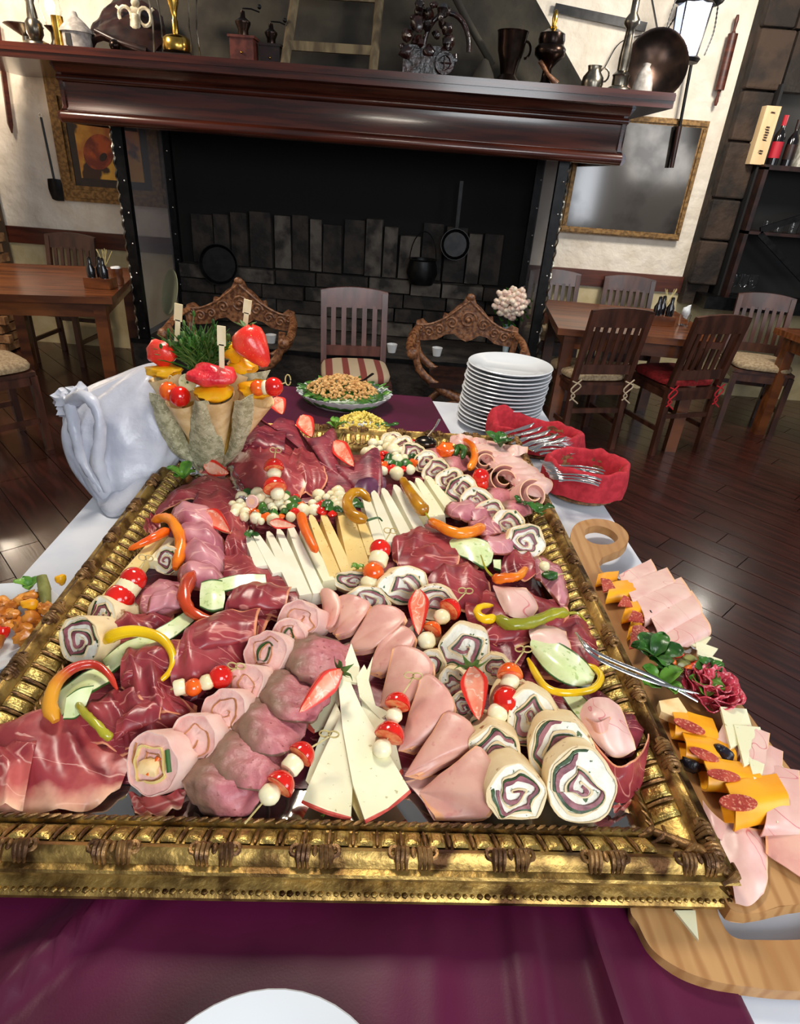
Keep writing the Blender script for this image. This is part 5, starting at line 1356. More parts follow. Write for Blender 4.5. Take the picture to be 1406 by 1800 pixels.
slice_('dark raw ham under the knotted skewer right of the big roll', m_dry, [
    [(830, 1175, .03), (870, 1175, .035), (915, 1170, .03)], [(822, 1130, .035), (870, 1125, .04), (935, 1130, .03)], [(840, 1100, .03), (880, 1095, .03), (940, 1105, .03)]])
slice_('raw ham slice between the two long cucumber slices at right', m_raw, [
    [(930, 1175, .02), (975, 1200, .03), (1025, 1190, .03), (1075, 1180, .02)], [(945, 1120, .035), (995, 1120, .04), (1045, 1130, .035), (1072, 1160, .025)], [(980, 1085, .03), (1010, 1085, .035), (1045, 1100, .03), (1065, 1130, .02)]], nu=20, nv=12)
slice_('purple pink smoked slice by the right edge near the mozzarella pick', m_smoke, [
    [(930, 1010, .03), (965, 1040, .035), (990, 1080, .03)], [(935, 985, .045), (975, 1010, .05), (1000, 1060, .035)], [(955, 975, .035), (985, 1000, .035), (998, 1040, .02)]])
slice_('raw ham wedge beside the spiral roll at the right edge', m_raw, [
    [(880, 1010, .03), (915, 1020, .035), (950, 1010, .03)], [(885, 980, .045), (925, 985, .05), (955, 1000, .035)], [(900, 965, .04), (930, 970, .04), (955, 985, .03)]])
t = slice_('thick dark raw ham band wrapped around the near right corner roll', m_raw, [
    [(962, 1228, .045), (1010, 1275, .055), (1065, 1330, .06), (1105, 1345, .062), (1135, 1310, .055), (1140, 1290, .045)],
    [(968, 1262, .03), (1015, 1310, .035), (1065, 1362, .04), (1105, 1372, .04), (1132, 1345, .035), (1138, 1320, .03)],
    [(990, 1290, .015), (1030, 1345, .018), (1070, 1400, .018), (1102, 1408, .016), (1125, 1385, .014), (1134, 1360, .014)]], nu=26, nv=10, ruf=.0015)
slice_('pale ham end trailing onto the mirror in the near right corner', m_rawp, [[(1060, 1400, .012), (1085, 1415, .012), (1110, 1405, .010)], [(1070, 1420, .007), (1085, 1428, .006), (1104, 1415, .006)]])
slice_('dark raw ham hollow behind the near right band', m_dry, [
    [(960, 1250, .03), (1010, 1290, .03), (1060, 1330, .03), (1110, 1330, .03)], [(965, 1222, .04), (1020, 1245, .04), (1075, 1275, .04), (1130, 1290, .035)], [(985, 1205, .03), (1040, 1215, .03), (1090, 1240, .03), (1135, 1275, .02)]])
def curl(label, A, B, bk, h, base_, mat=m_raw, cat_='ham'):
    a0, b0 = P3((A[0], A[1], base_)), P3((B[0], B[1], base_)); k_ = P3((A[0] + bk[0], A[1] + bk[1], base_)) - a0; d_ = k_.normalized()
    row = lambda off, z, w_=0: [a0.lerp(b0, u) + off * (1 - .5 * abs(u - .5) * w_) + V((0, 0, z * (1 - .35 * abs(2 * u - 1)) + .002 * math.sin(u * 7))) for u in (0, .25, .5, .75, 1)]
    rows = [row(k_, h * .55, .6), row(k_ * .55, h * .95, .3), row(d_ * .006, h), row(-d_ * h * .42, h * .6), row(d_ * .0, .002), row(k_ * .45, .0, .3)]
    return one('raw_ham_curl', label, cat_, G().sheet(rows, 22, 30, .0016, .003, 50, len(ALL), (2.2, .004, .8)), mat, None, auto=80)
curl('raw ham curl lying across the slice under the yellow chilli ring', (222, 1196), (312, 1172), (16, -44), .032, .040)
curl('broad raw ham curl just behind the horizontal orange tomato skewer', (318, 1158), (452, 1122), (16, -52), .036, .050)
curl('raw ham curl beside the olive green chilli', (205, 1300), (285, 1262), (10, -34), .026, .030)
curl('raw ham curl between the cucumber chunk and the pink roll row', (405, 1072), (505, 1074), (14, -38), .030, .045)
curl('raw ham curl at the right of the white cheese sticks', (700, 1000), (800, 1018), (18, -42), .030, .040)
curl('raw ham curl beneath the wrinkled green chilli', (835, 1132), (945, 1126), (8, -38), .028, .030)
curl('smoked pork curl by the pair of cherry tomatoes at left', (262, 1080), (330, 1064), (8, -30), .028, .045, m_smoke, 'smoked pork')
curl('dark ham curl in front of the fruit cones', (425, 792), (500, 800), (10, -36), .034, .075, m_dry)
# cooked ham cone at the near right and pink bits
t = thing('ham_cone', 'pale pink cooked ham cone standing in the near right ham band', 'ham', tp(1060, 1290, .03))
g = G().sheet([[P3(p) for p in r] for r in ([(1025, 1240, .075), (1040, 1228, .08), (1068, 1228, .08), (1088, 1240, .075)], [(1020, 1262, .07), (1045, 1262, .085), (1075, 1255, .085), (1098, 1262, .068)], [(1045, 1300, .06), (1065, 1305, .068), (1090, 1302, .066), (1112, 1300, .056)], [(1068, 1325, .05), (1078, 1330, .052), (1094, 1330, .052), (1118, 1318, .05)])], 16, 12, .0016, .0015)
obj('outer_wrap', g, m_hamp, t, auto=80)
obj('inner_twist', G().sheet([[P3(p) for p in r] for r in ([(1030, 1262, .078), (1050, 1270, .09), (1072, 1260, .086)], [(1040, 1280, .07), (1056, 1290, .08), (1078, 1275, .076)])], 10, 5, .0016), m_ham, t, auto=80)
slice_('pale pink ham bit above the yellow chilli ring on the right', m_hamp, [[(888, 1080, .055), (912, 1088, .06), (935, 1084, .055)], [(868, 1035, .06), (895, 1045, .075), (925, 1045, .07), (945, 1065, .055)], [(872, 1030, .05), (898, 1032, .06), (925, 1034, .055)]], group=None)
slice_('pale pink ham bit lying on the long cucumber slice', m_hamp, [[(935, 1132, .055), (970, 1140, .06), (1008, 1165, .045)], [(930, 1110, .06), (965, 1115, .068), (1000, 1135, .055)], [(940, 1098, .05), (965, 1100, .055), (995, 1110, .045)]])
# smoked pork pieces right top
for k, (x, y, lb) in enumerate(((822, 898, 'behind the orange chilli'), (862, 925, 'right of the orange chilli'), (878, 958, 'left of the spiral roll'), (850, 900, 'under the tortilla row'))):
    slice_('mauve smoked pork piece ' + lb, m_smoke, [[(x - 38, y + 5, .045), (x - 5, y + 20, .055), (x + 35, y + 8, .04)], [(x - 38, y - 8, .055), (x - 5, y - 8, .07), (x + 34, y - 5, .05)], [(x - 28, y - 16, .045), (x, y - 20, .05), (x + 28, y - 16, .04)]], 'smoked_pork_slice', 'smoked pork', ruf=.003)
# brown beef bits right top
for k, (x, y, lb) in enumerate(((800, 815, 'under the red pepper'), (872, 872, 'under the two peach ham rolls'), (905, 895, 'beside the green leaf at the right rail'), (770, 800, 'in front of the ladle'))):
    slice_('brown roast beef piece ' + lb, m_beef, [[(x - 30, y + 8, .03), (x, y + 18, .04), (x + 30, y + 8, .03)], [(x - 30, y - 6, .05), (x, y - 8, .06), (x + 28, y - 6, .04)], [(x - 22, y - 14, .035), (x, y - 16, .04), (x + 22, y - 14, .03)]], 'roast_beef_slice', 'roast beef')

# pink rolls, near to far
turk = [(265, 1345, 108, 'cheese', 0), (340, 1297, 88, None, .004), (392, 1252, 84, None, .006), (428, 1205, 76, None, .008), (465, 1152, 84, 'dark', .010), (503, 1118, 66, 'dark', .010), (522, 1092, 76, None, .014)]
for k, (x, y, w_, core, lf) in enumerate(turk):
    roll('pink cooked ham roll in the diagonal row, ' + ('nearest, with cheese and carrot core' if k == 0 else ORD[k] + ' from the near end'), x, y, w_, 'turk', .95, -22, 42, .06, lf, 1.8, 'pink ham rolls in the diagonal row', core)
slice_('wet pale ham end on the mirror under the nearest pink roll', m_rawp, [[(238, 1432, .005), (280, 1434, .006), (318, 1420, .005)], [(225, 1395, .008), (275, 1398, .010), (330, 1385, .010)]])
# roast beef shingles, near to far
bf = [(400, 1385, 1.0), (440, 1335, 1.0), (478, 1278, .92), (522, 1222, .9), (560, 1160, .85)]
for k, (x, y, s_) in enumerate(bf):
    q = lambda dx, dy, h: (x + dx * s_, y + dy * s_, h + .004 * k)
    slice_('roast beef slice with brown crust in the diagonal row, ' + ('nearest' if k == 0 else ORD[k] + ' from the near end'), m_beef, [
        [q(-58, 24, .034 if k else .006), q(-30, 46, .046 if k else .006), q(15, 56, .050 if k else .006), q(38, 44, .046 if k else .006), q(64, 8, .028)],
        [q(-74, 6, .030), q(-42, 26, .050 if k else .03), q(10, 36, .054 if k else .032), q(40, 24, .048 if k else .03), q(68, -4, .028)],
        [q(-80, -16, .026), q(-46, -6, .050), q(8, 2, .052), q(42, -4, .044), q(70, -14, .026)],
        [q(-70, -40, .022), q(-34, -34, .046), q(14, -26, .046), q(44, -22, .038), q(68, -24, .022)],
        [q(-50, -56, .016), q(-16, -52, .036), q(22, -44, .036), q(46, -36, .028), q(64, -32, .016)]], 'roast_beef_slice', 'roast beef', 'roast beef row', nu=34, nv=26, t=.0035, ruf=.004, rf=80, folds=(1.4, .004, .7))
# folded cooked ham, near to far
fans = [((738, 1392, .012), [(765, 1441, .004), (815, 1440, .006), (852, 1434, .012), (867, 1405, .035), (866, 1350, .052), (850, 1318, .055), (838, 1312, .055)]),
        ((712, 1362, .02), [(735, 1366, .02), (775, 1345, .03), (818, 1322, .04), (838, 1305, .05), (825, 1270, .062), (795, 1252, .06), (780, 1256, .055)]),
        ((700, 1318, .02), [(722, 1320, .02), (752, 1302, .03), (785, 1272, .045), (798, 1240, .06), (780, 1205, .07), (752, 1185, .065), (738, 1196, .06)]),
        ((668, 1240, .02), [(690, 1252, .02), (722, 1236, .035), (752, 1200, .055), (760, 1165, .065), (735, 1142, .065), (705, 1135, .06), (690, 1142, .055)]),
        ((645, 1180, .025), [(665, 1188, .025), (690, 1175, .04), (715, 1150, .055), (730, 1120, .065), (712, 1102, .06), (690, 1102, .06), (675, 1112, .055)]),
        ((610, 1140, .025), [(620, 1146, .025), (655, 1140, .04), (690, 1110, .06), (712, 1085, .07), (695, 1068, .075), (665, 1064, .07), (650, 1072, .06)]),
        ((585, 1112, .03), [(590, 1120, .03), (615, 1112, .04), (635, 1090, .055), (650, 1062, .065), (630, 1050, .07), (608, 1046, .065), (596, 1050, .06)]),
        ((572, 1100, .03), [(562, 1098, .03), (578, 1106, .04), (592, 1090, .05), (598, 1055, .06), (582, 1038, .065), (568, 1036, .06), (563, 1045, .05)])]
for k, (tip, rim) in enumerate(fans):
    fan('folded pink cooked ham slice in the curved row, ' + ('nearest' if k == 0 else ORD[k] + ' from the near end'), tip, rim, m_ham, 'folded_ham_slice', 'ham', 'folded cooked ham row', bulge=.010)
slice_('pale ham edge under the nearest folded ham slice', m_hamp, [[(765, 1441, .004), (810, 1442, .003), (860, 1438, .003)], [(740, 1405, .008), (790, 1400, .010), (850, 1400, .010)], [(712, 1375, .006), (770, 1360, .010), (830, 1350, .010)]])

# cheese triangle fan
def C3(k): return 'white cheese triangle in the fan, ' + k
slab(C3('long one at the front right with red rind'), [(594, 1196, .050), (612, 1190, .050), (634, 1240, .047), (720, 1388, .030), (682, 1420, .028), (641, 1441, .026), (620, 1378, .032), (602, 1280, .042)], m_cheese, .0055, (3, 5))
slab(C3('front left one with orange rind'), [(597, 1260, .038), (612, 1300, .034), (620, 1378, .024), (617, 1436, .018), (575, 1424, .018), (531, 1406, .018), (560, 1340, .026)], m_cheese, .0055, (3, 5))
slab(C3('second from the left, behind the skewer'), [(590, 1235, .034), (603, 1262, .032), (585, 1330, .020), (548, 1385, .012), (537, 1372, .012), (560, 1300, .026)], m_cheese, .005)
slab(C3('far left one under the strawberry tip'), [(597, 1200, .036), (600, 1230, .034), (575, 1275, .022), (553, 1284, .018), (538, 1262, .018)], m_cheese, .005, (3, 4))
slab(C3('narrow tip pointing up at the centre'), [(617, 1130, .064), (632, 1172, .060), (628, 1200, .05), (600, 1196, .05), (604, 1168, .058)], m_cheese, .005)
slab(C3('small tip pointing up at upper left'), [(571, 1152, .055), (600, 1172, .058), (602, 1190, .052), (580, 1172, .052)], m_cheese, .005)
slab(C3('twin tips pointing up at upper right'), [(655, 1154, .058), (648, 1195, .052), (660, 1240, .040), (684, 1252, .034), (668, 1264, .032), (632, 1225, .044), (626, 1190, .054), (640, 1168, .058), (645, 1178, .056)], m_cheese, .005)
slab(C3('right one half hidden beneath the long front one'), [(630, 1200, .040), (655, 1245, .036), (690, 1282, .028), (706, 1352, .014), (695, 1360, .014), (640, 1270, .03)], m_cheese, .005, (3, 4))
slab(C3('lowest sliver between the two front ones'), [(610, 1320, .018), (622, 1375, .012), (640, 1441, .008), (632, 1442, .008), (612, 1400, .010)], m_cheesey, .004)
slab('short white cheese triangle under the lower right tomato skewer', [(655, 1262, .03), (688, 1310, .018), (690, 1330, .016), (660, 1300, .02)], m_cheese, .004)

# cheese stick arc, left to right
ST = [(434, 938, 459, 995, 'w'), (449, 938, 489, 1006, 'w'), (471, 934, 519, 1033, 'w'), (489, 929, 537, 1045, 'w'), (508, 920, 561, 1042, 'w'), (530, 930, 578, 1020, 'y0'), (546, 905, 590, 1012, 'y'), (567, 902, 611, 1006, 'y'),
      (594, 880, 626, 1001, 'y'), (614, 905, 640, 995, 'y'), (630, 905, 656, 975, 'y'), (640, 866, 668, 952, 'w'), (656, 862, 690, 952, 'w'), (673, 858, 717, 945, 'w'), (694, 852, 738, 930, 'w'), (718, 845, 760, 908, 'y0'), (733, 840, 772, 905, 'y0'), (750, 836, 792, 892, 'y0')]
for k, (x0, y0, x1, y1, c) in enumerate(ST):
    m_ = {'w': m_cheesew, 'y': m_cheesey, 'y0': m_cheese}[c]
    nm = {'w': 'white', 'y': 'yellow', 'y0': 'cream'}[c]
    stickp('%s cheese stick in the arc, %s from the left' % (nm, ORD[k]), (x0, y0, .048), (x1, y1, .050), 25, .026, m_)
# chillies
chilli('yellow chilli arched like a ring at the left', [(184, 1128, .06), (205, 1114, .075), (245, 1110, .078), (283, 1122, .075), (303, 1150, .065), (300, 1178, .06), (272, 1206, .05)], 26, 8, m_pepy, None, .05)
chilli('red and yellow chilli bent in a hook at the near left', [(98, 1268, .05), (88, 1240, .06), (98, 1202, .075), (128, 1175, .078), (165, 1168, .075), (190, 1185, .07), (206, 1212, .06)], 28, 9, m_pepmix, None, .08)
chilli('olive green chilli with a crumpled end at the near left', [(132, 1232, .055), (150, 1255, .065), (168, 1272, .065), (185, 1290, .058), (196, 1298, .05)], 13, 17, m_pepg, None, .2)
chilli('orange and amber chilli draped by the left frame rail', [(268, 916, .055), (285, 910, .065), (302, 916, .072), (314, 938, .07), (318, 965, .062), (308, 1000, .05)], 17, 20, m_pepo, None, .18)
chilli('wrinkled brown orange chilli left of the cucumber chunk', [(340, 1008, .07), (328, 1028, .075), (324, 1055, .072), (340, 1078, .06), (370, 1090, .055), (410, 1090, .05), (452, 1076, .04)], 30, 9, m_pepr, None, .22)
chilli('amber chilli curled on the yellow cheese sticks with a dark stem', [(650, 880, .085), (635, 866, .09), (618, 868, .09), (610, 884, .086), (620, 905, .084), (645, 915, .08)], 15, 22, m_pepamb, [(645, 915, .08), (664, 910, .082), (672, 916, .078)], .05, smat=m_cucskin)
chilli('mustard yellow chilli lying across the cream cheese sticks', [(706, 840, .075), (716, 858, .085), (730, 880, .088), (748, 902, .08)], 14, 26, m_pepamb, [(748, 902, .08), (756, 914, .074)], .06)
chilli('long orange chilli arched over the right end of the cheese sticks', [(755, 915, .06), (768, 922, .075), (795, 935, .08), (825, 936, .078), (850, 925, .065)], 17, 22, m_pepo, None, .12)
chilli('orange chilli with a green stem below the cucumber slice', [(865, 1018, .065), (890, 1016, .072), (912, 1012, .07), (925, 998, .06)], 20, 13, m_pepo, [(868, 1016, .065), (854, 1000, .075), (845, 976, .08)], .15)
chilli('yellow chilli ring end at the left of the pink ham bit', [(866, 1064, .055), (846, 1066, .065), (838, 1076, .065), (850, 1088, .065), (872, 1086, .065)], 9, 18, m_pepy, None, .12)
chilli('long wrinkled pale green chilli lying over the right frame rail', [(872, 1086, .065), (900, 1098, .07), (940, 1092, .07), (975, 1078, .068), (998, 1078, .06)], 22, 19, m_pepg, [(998, 1078, .06), (1015, 1078, .058), (1030, 1092, .052)], .22)
chilli('yellow green chilli looped around the long cucumber slice', [(928, 1158, .05), (945, 1190, .058), (965, 1212, .065), (1000, 1218, .068), (1040, 1212, .064), (1056, 1192, .06), (1045, 1175, .055), (1018, 1168, .05)], 14, 12, m_pepy, None, .1)
chilli('carrot orange pointed chilli between the cream and yellow sticks', [(528, 903, .085), (534, 925, .088), (545, 950, .085), (556, 970, .078)], 20, 14, m_carrot, None, .05)
chilli('orange bell pepper strip in the far right corner', [(812, 772, .06), (830, 785, .075), (834, 805, .07), (825, 825, .06)], 12, 14, m_pepo, None, .1, 'pepper_strip')
chilli('green pepper strip curled beside the red pepper', [(800, 800, .06), (806, 786, .07), (816, 790, .075), (812, 806, .065)], 12, 10, m_leafd, None, .1, 'pepper_strip')
one('red_pepper_piece', 'glossy red pepper piece in the far right corner', 'pepper', G().ball(tp(782, 792, .062), 16 / ppm(tp(782, 792, .06)), 14, (1, 1, .9), bump=.5, seed=3), m_tomo)
# cucumbers
cuc('square cucumber chunk beside the brown chilli', [[(352, 1068, .062), (372, 1076, .062), (392, 1072, .060)], [(352, 1045, .070), (372, 1048, .072), (395, 1048, .068)], [(355, 1025, .072), (372, 1020, .075), (390, 1022, .070)]], t=.005)
cuc('cucumber strip with frosted end right of the cucumber chunk', [[(388, 1042, .06), (415, 1035, .062), (440, 1028, .062), (468, 1026, .06)], [(384, 1018, .065), (412, 1012, .068), (438, 1010, .068), (466, 1010, .064)]])
cuc('long cucumber ribbon running under the yellow chilli', [[(195, 1185, .03), (230, 1158, .045), (270, 1138, .055), (310, 1118, .055), (350, 1085, .045)], [(180, 1160, .03), (218, 1130, .05), (258, 1115, .06), (295, 1095, .06), (325, 1075, .05)]])
cuc('cucumber ribbon inside the red and yellow chilli hook', [[(110, 1262, .04), (130, 1235, .055), (165, 1215, .06), (200, 1195, .05)], [(70, 1248, .02), (105, 1215, .05), (150, 1182, .06), (190, 1170, .045)]])
cuc('folded pale cucumber slice left of the chilli ring', [[(112, 1265, .05), (135, 1262, .052), (150, 1240, .055)], [(118, 1225, .065), (140, 1210, .07), (165, 1205, .065)]])
cuc('cucumber slice folded beside the mauve smoked pork at right', [[(800, 975, .055), (825, 985, .062), (850, 1000, .060), (862, 990, .055)], [(790, 955, .062), (820, 955, .072), (850, 965, .07), (866, 975, .06)], [(795, 948, .06), (825, 945, .07), (855, 952, .066), (866, 966, .055)]])
cuc('small cucumber end above the orange chilli stem', [[(868, 1000, .05), (880, 1004, .05)], [(866, 985, .055), (880, 985, .055)]], t=.006)
cuc('long oval cucumber slice inside the yellow green chilli loop', [[(938, 1150, .05), (965, 1185, .055), (1000, 1205, .055), (1035, 1208, .05)], [(932, 1130, .058), (970, 1155, .068), (1010, 1180, .068), (1042, 1195, .058)], [(940, 1118, .052), (980, 1130, .062), (1020, 1155, .06), (1045, 1185, .052)]])
cuc('lower cucumber strip running to the near right ham cone', [[(988, 1225, .045), (1005, 1250, .050), (1025, 1275, .055)], [(1012, 1215, .05), (1030, 1230, .055), (1045, 1245, .06)]])

# tortilla rolls
def tl(s_): return 'tortilla roll with ham and spinach spiral, ' + s_
roll(tl('largest, in the near right corner'), 1022, 1385, 118, 'tort', 1.08, -4, 32, .075, 0, 2.1)
roll(tl('nearest one left of the corner roll'), 908, 1395, 104, 'tort', 1.0, 4, 30, .07, 0, 2.0)
roll(tl('directly behind the corner roll'), 985, 1322, 108, 'tort', 1.0, -10, 30, .06, .012, 2.2)
roll(tl('third from the corner, right hand column'), 938, 1268, 100, 'tort', .95, -12, 32, .06, .012, 2.2)
roll(tl('below the strawberry half'), 872, 1322, 88, 'tort', 1.0, -6, 30, .06, .004, 2.0)
roll(tl('behind the knotted red and white skewer'), 905, 1240, 84, 'tort', .95, -12, 32, .05, .006, 2.0)
roll(tl('large open spiral behind the strawberry half'), 817, 1142, 88, 'tort', .98, -8, 34, .06, .008, 1.8)
roll(tl('small one right of the strawberry leaves'), 872, 1180, 62, 'tort', .9, -12, 34, .05, .006, 2.0)
roll(tl('dark green one by the third folded ham'), 795, 1205, 62, 'tort', .9, -18, 34, .05, .0, 1.8)
roll(tl('small, by the strawberry tip'), 815, 1245, 58, 'tort', .9, -18, 34, .05, .0, 1.8)
roll(tl('half hidden left of the strawberry tip'), 850, 1285, 60, 'tort', .9, -18, 34, .05, .0, 1.8)
roll(tl('pale one behind the second folded ham slice'), 758, 1168, 54, 'tort', .9, -20, 34, .05, .004, 1.8)
roll(tl('open one under the vertical strawberry'), 712, 1030, 84, 'tort', .85, 20, 36, .06, .012, 2.0)
roll(tl('half hidden right of the vertical strawberry'), 765, 1060, 78, 'tort', .85, -10, 34, .06, .010, 1.8)
roll(tl('flat oval one behind the folded ham row'), 646, 1056, 82, 'tort', .62, 4, 48, .05, .014, 2.0)
roll(tl('flat oval one below the yellow sticks'), 622, 1022, 76, 'tort', .5, 4, 48, .04, .014, 1.8)
roll(tl('dark one left of the orange tomato skewer'), 742, 1120, 60, 'tort', .85, -16, 34, .05, .004, 1.8)
for k, (x, y, w_) in enumerate(((924, 952, 66), (892, 925, 60), (862, 905, 56), (838, 882, 56), (812, 862, 56), (790, 846, 50), (768, 828, 48), (748, 812, 44), (726, 797, 42), (706, 785, 40), (688, 774, 36))):
    roll('small tortilla roll in the far right row, ' + ('nearest, by the frame rail' if k == 0 else ORD[k] + ' from the near end'), x, y, w_, 'tort', .95, -14 if k else 0, 36, .045, .018, 2.2, 'far right tortilla row')
roll(tl('spiral one at the left frame rail'), 138, 1126, 92, 'tort', .92, -24, 36, .07, .004, 2.2)
roll(tl('behind the one at the left frame rail'), 178, 1080, 66, 'tort', .92, -24, 36, .06, .010, 2.0)
roll(tl('partly hidden one beneath the amber chilli end'), 292, 985, 56, 'tort', .92, -24, 36, .05, .010, 2.0)
# left cheese bars, pepper stick
stickp('long pale cheese bar beside the left frame rail', (285, 935, .05), (222, 1010, .05), 26, .02, m_cheesey, None, False, 'cheese_bar')
stickp('short pale cheese bar leading to the cherry tomatoes', (245, 985, .04), (185, 1052, .04), 26, .02, m_cheesey, None, False, 'cheese_bar')
stickp('pale cheese bar under the amber chilli', (302, 945, .045), (268, 985, .045), 20, .02, m_cheese, None, False, 'cheese_bar')
chilli('red pepper strip crossing the pale cheese bar at left', [(296, 932, .06), (272, 944, .068), (248, 956, .064), (226, 966, .055)], 20, 9, m_tomo, None, .05, 'pepper_strip')
slice_('raw ham scrap by the amber chilli at the left rail', m_raw, [[(252, 930, .04), (268, 940, .045), (282, 925, .04)], [(255, 912, .05), (268, 905, .055), (280, 908, .045)]])

# skewers
skewer('skewer of two red cherry tomatoes beside the left frame rail', [('t', 234, 1019, .068, 46), ('M', 224, 1034, .06, 42), ('t', 210, 1052, .052, 52)], (256, 984, .09), (196, 1066, .04))
skewer('horizontal skewer with orange tomato and mozzarella behind the pink rolls', [('t', 388, 1190, .06, 42), ('m', 364, 1199, .058, 30), ('o', 340, 1208, .055, 32), ('M', 316, 1208, .055, 28)], (415, 1175, .07), (300, 1212, .05))
skewer('front skewer with two red tomato halves left of the cheese fan', [('T', 534, 1322, .062, 50), ('M', 514, 1345, .058, 36), ('T', 497, 1374, .056, 54), ('m', 474, 1396, .050, 40)], (578, 1295, .068), (430, 1448, .038))
skewer('skewer with two red tomato halves right of the cheese fan', [('T', 700, 1232, .065, 46), ('m', 693, 1258, .058, 30), ('T', 687, 1286, .052, 54), ('m', 672, 1316, .044, 36)], (726, 1192, .085), (662, 1338, .03))
skewer('skewer with a pink and an orange tomato left of the raw ham', [('t', 668, 966, .085, 38), ('M', 665, 984, .075, 34), ('o', 656, 1006, .068, 38), ('m', 650, 1024, .055, 34)], (686, 936, .105), (644, 1040, .04), 'tomato_skewer')
skewer('skewer with an orange piece beside the vertical strawberry', [('T', 794, 1068, .07, 42), ('m', 777, 1084, .065, 30), ('O', 762, 1104, .058, 34), ('m', 750, 1126, .05, 34)], (818, 1042, .085), (742, 1140, .04))
skewer('skewer above the right hand rolls with an orange cap tomato', [('O', 896, 1180, .085, 46), ('M', 896, 1200, .078, 32), ('t', 890, 1230, .068, 48), ('m', 874, 1254, .058, 38)], (920, 1145, .10), (862, 1275, .045))
skewer('upright skewer of two tomato halves in front of the dark ham', [('T', 481, 817, .125, 36), ('m', 482, 833, .11, 26), ('T', 482, 852, .098, 42), ('m', 488, 868, .085, 26)], (484, 794, .145), (492, 880, .07))
skewer('short pick with one mozzarella ball and basil at the right rail', [('m', 957, 995, .065, 20), ('g', 968, 1011, .055, 26)], None, (996, 1008, .055), 'mozzarella_pick')
one('tomato_quarter', 'small cherry tomato beside the peach ham roll', 'tomato', G().ball(tp(845, 838, .085), 15 / ppm(tp(845, 838, .08)), 14), m_tomato)
one('tomato_quarter', 'deep red squashed cherry tomato on the stacked ham at far right', 'tomato', G().ball(tp(848, 850, .07), 12 / ppm(tp(845, 838, .08)), 12, bump=.3), m_tomato)

# strawberries
berry('strawberry half pointing down left on the roast beef', (600, 1178, .095), (526, 1252, .082), 46, True, True, -.5)
berry('upright strawberry half with leaves between the tortilla rolls', (829, 1172, .09), (842, 1266, .06), 52, True, True, .2)
berry('narrow strawberry half standing right of the folded ham', (735, 1036, .09), (736, 1116, .055), 40, True, False, .3)
berry('strawberry wedge on the smoked pork at left', (362, 898, .07), (404, 935, .055), 34, True, False, .2)
berry('strawberry wedge pointing at the glass salad dish', (358, 818, .06), (402, 832, .055), 32, True, False, .4)
berry('strawberry wedge in the leftmost dark ham cone', (484, 698, .10), (496, 728, .085), 32, True, False, 0)
berry('strawberry wedge in the middle dark ham cone', (530, 730, .11), (548, 768, .09), 34, True, False, 0)
berry('strawberry wedge in the right dark ham cone', (588, 775, .095), (622, 820, .07), 32, True, False, 0)
berry('strawberry slice lying behind the white cheese sticks at left', (474, 918, .075), (520, 925, .072), 20, True, False, 0)
# greens
leafc('light green lettuce leaf in the far left corner', 322, 842, .045, 60, 4)
leafc('bright green leaf in the far right corner of the tray', 878, 786, .06, 58, 4, m_leafd)
leafc('green leaf beside the peach ham roll at the right rail', 945, 905, .04, 52, 4, m_leafd)
leafc('small leaf under the peach ham rolls', 912, 888, .045, 34, 3, m_leafd)
leafc('small leaf at the foot of the yellow sticks', 628, 1002, .055, 30, 3, m_leaf)
leafc('green sprig left of the first cheese stick', 440, 945, .05, 34, 3, m_leafd)
leafc('tiny green leaf in front of the cheese fan', 566, 1436, .004, 20, 1, m_leaf)
leafc('herb bits beside the dark ham mound', 590, 752, .05, 40, 4, m_leaf)
# salad of mozzarella, basil and tomato: two patches
rr = random.Random(4)
def salad(cx, cy, wx, wy, n, h, lbl, grp):
    P = tp(cx, cy, h)
    for k in range(n):
        a = k * 2.4; r = math.sqrt((k + .5) / n); x = cx + wx * r * math.cos(a); y = cy + wy * r * math.sin(a)
        q = tp(x, y, h + .012 * (1 - r)); s_ = rr.uniform(6.5, 13) / ppm(q)
        if k % 5 in (0, 2, 3): one('mozzarella_ball', 'small mozzarella ball in the ' + lbl, 'mozzarella', G().ball(q, s_, 10, bump=.15, seed=k), m_mozz, 'mozzarella in the ' + grp)
        elif k % 5 == 1:
            g = G().sheet([[q + V((-s_ * 1.2, -s_, 0)), q + V((0, -s_ * 1.2, .004)), q + V((s_ * 1.2, -s_ * .6, 0))], [q + V((-s_, 0, .006)), q + V((0, 0, .012)), q + V((s_, 0, .006))], [q + V((-s_ * .6, s_, 0)), q + V((0, s_ * 1.2, .005)), q + V((s_ * .7, s_, 0))]], 8, 6, .001, .005, 80, k)
            one('basil_leaf', 'basil leaf in the ' + lbl, 'leaf', g, m_leafd, 'basil in the ' + grp, auto=80)
        else: one('tomato_piece', 'small tomato piece in the ' + lbl, 'tomato', G().ball(q, s_ * .95, 10, (1, 1, .7), bump=.4, seed=k), rr.choice((m_tomato, m_tomo)), 'tomato in the ' + grp)
salad(470, 890, 66, 28, 44, .05, 'salad between the foil dish and cheese sticks', 'left salad')
salad(585, 885, 42, 20, 24, .05, 'salad behind the yellow cheese sticks', 'middle salad')
salad(690, 800, 48, 36, 40, .045, 'salad left of the far tortilla row', 'far salad')
one('olive_ring_slice', 'half tomato ring with dark centre in the left salad', 'tomato', G().lathe([(.006, -.003), (.013, -.003), (.015, 0), (.013, .003), (.006, .003)], tp(443, 882, .085), (-.2, -.8, .5), 18), m_hamp)
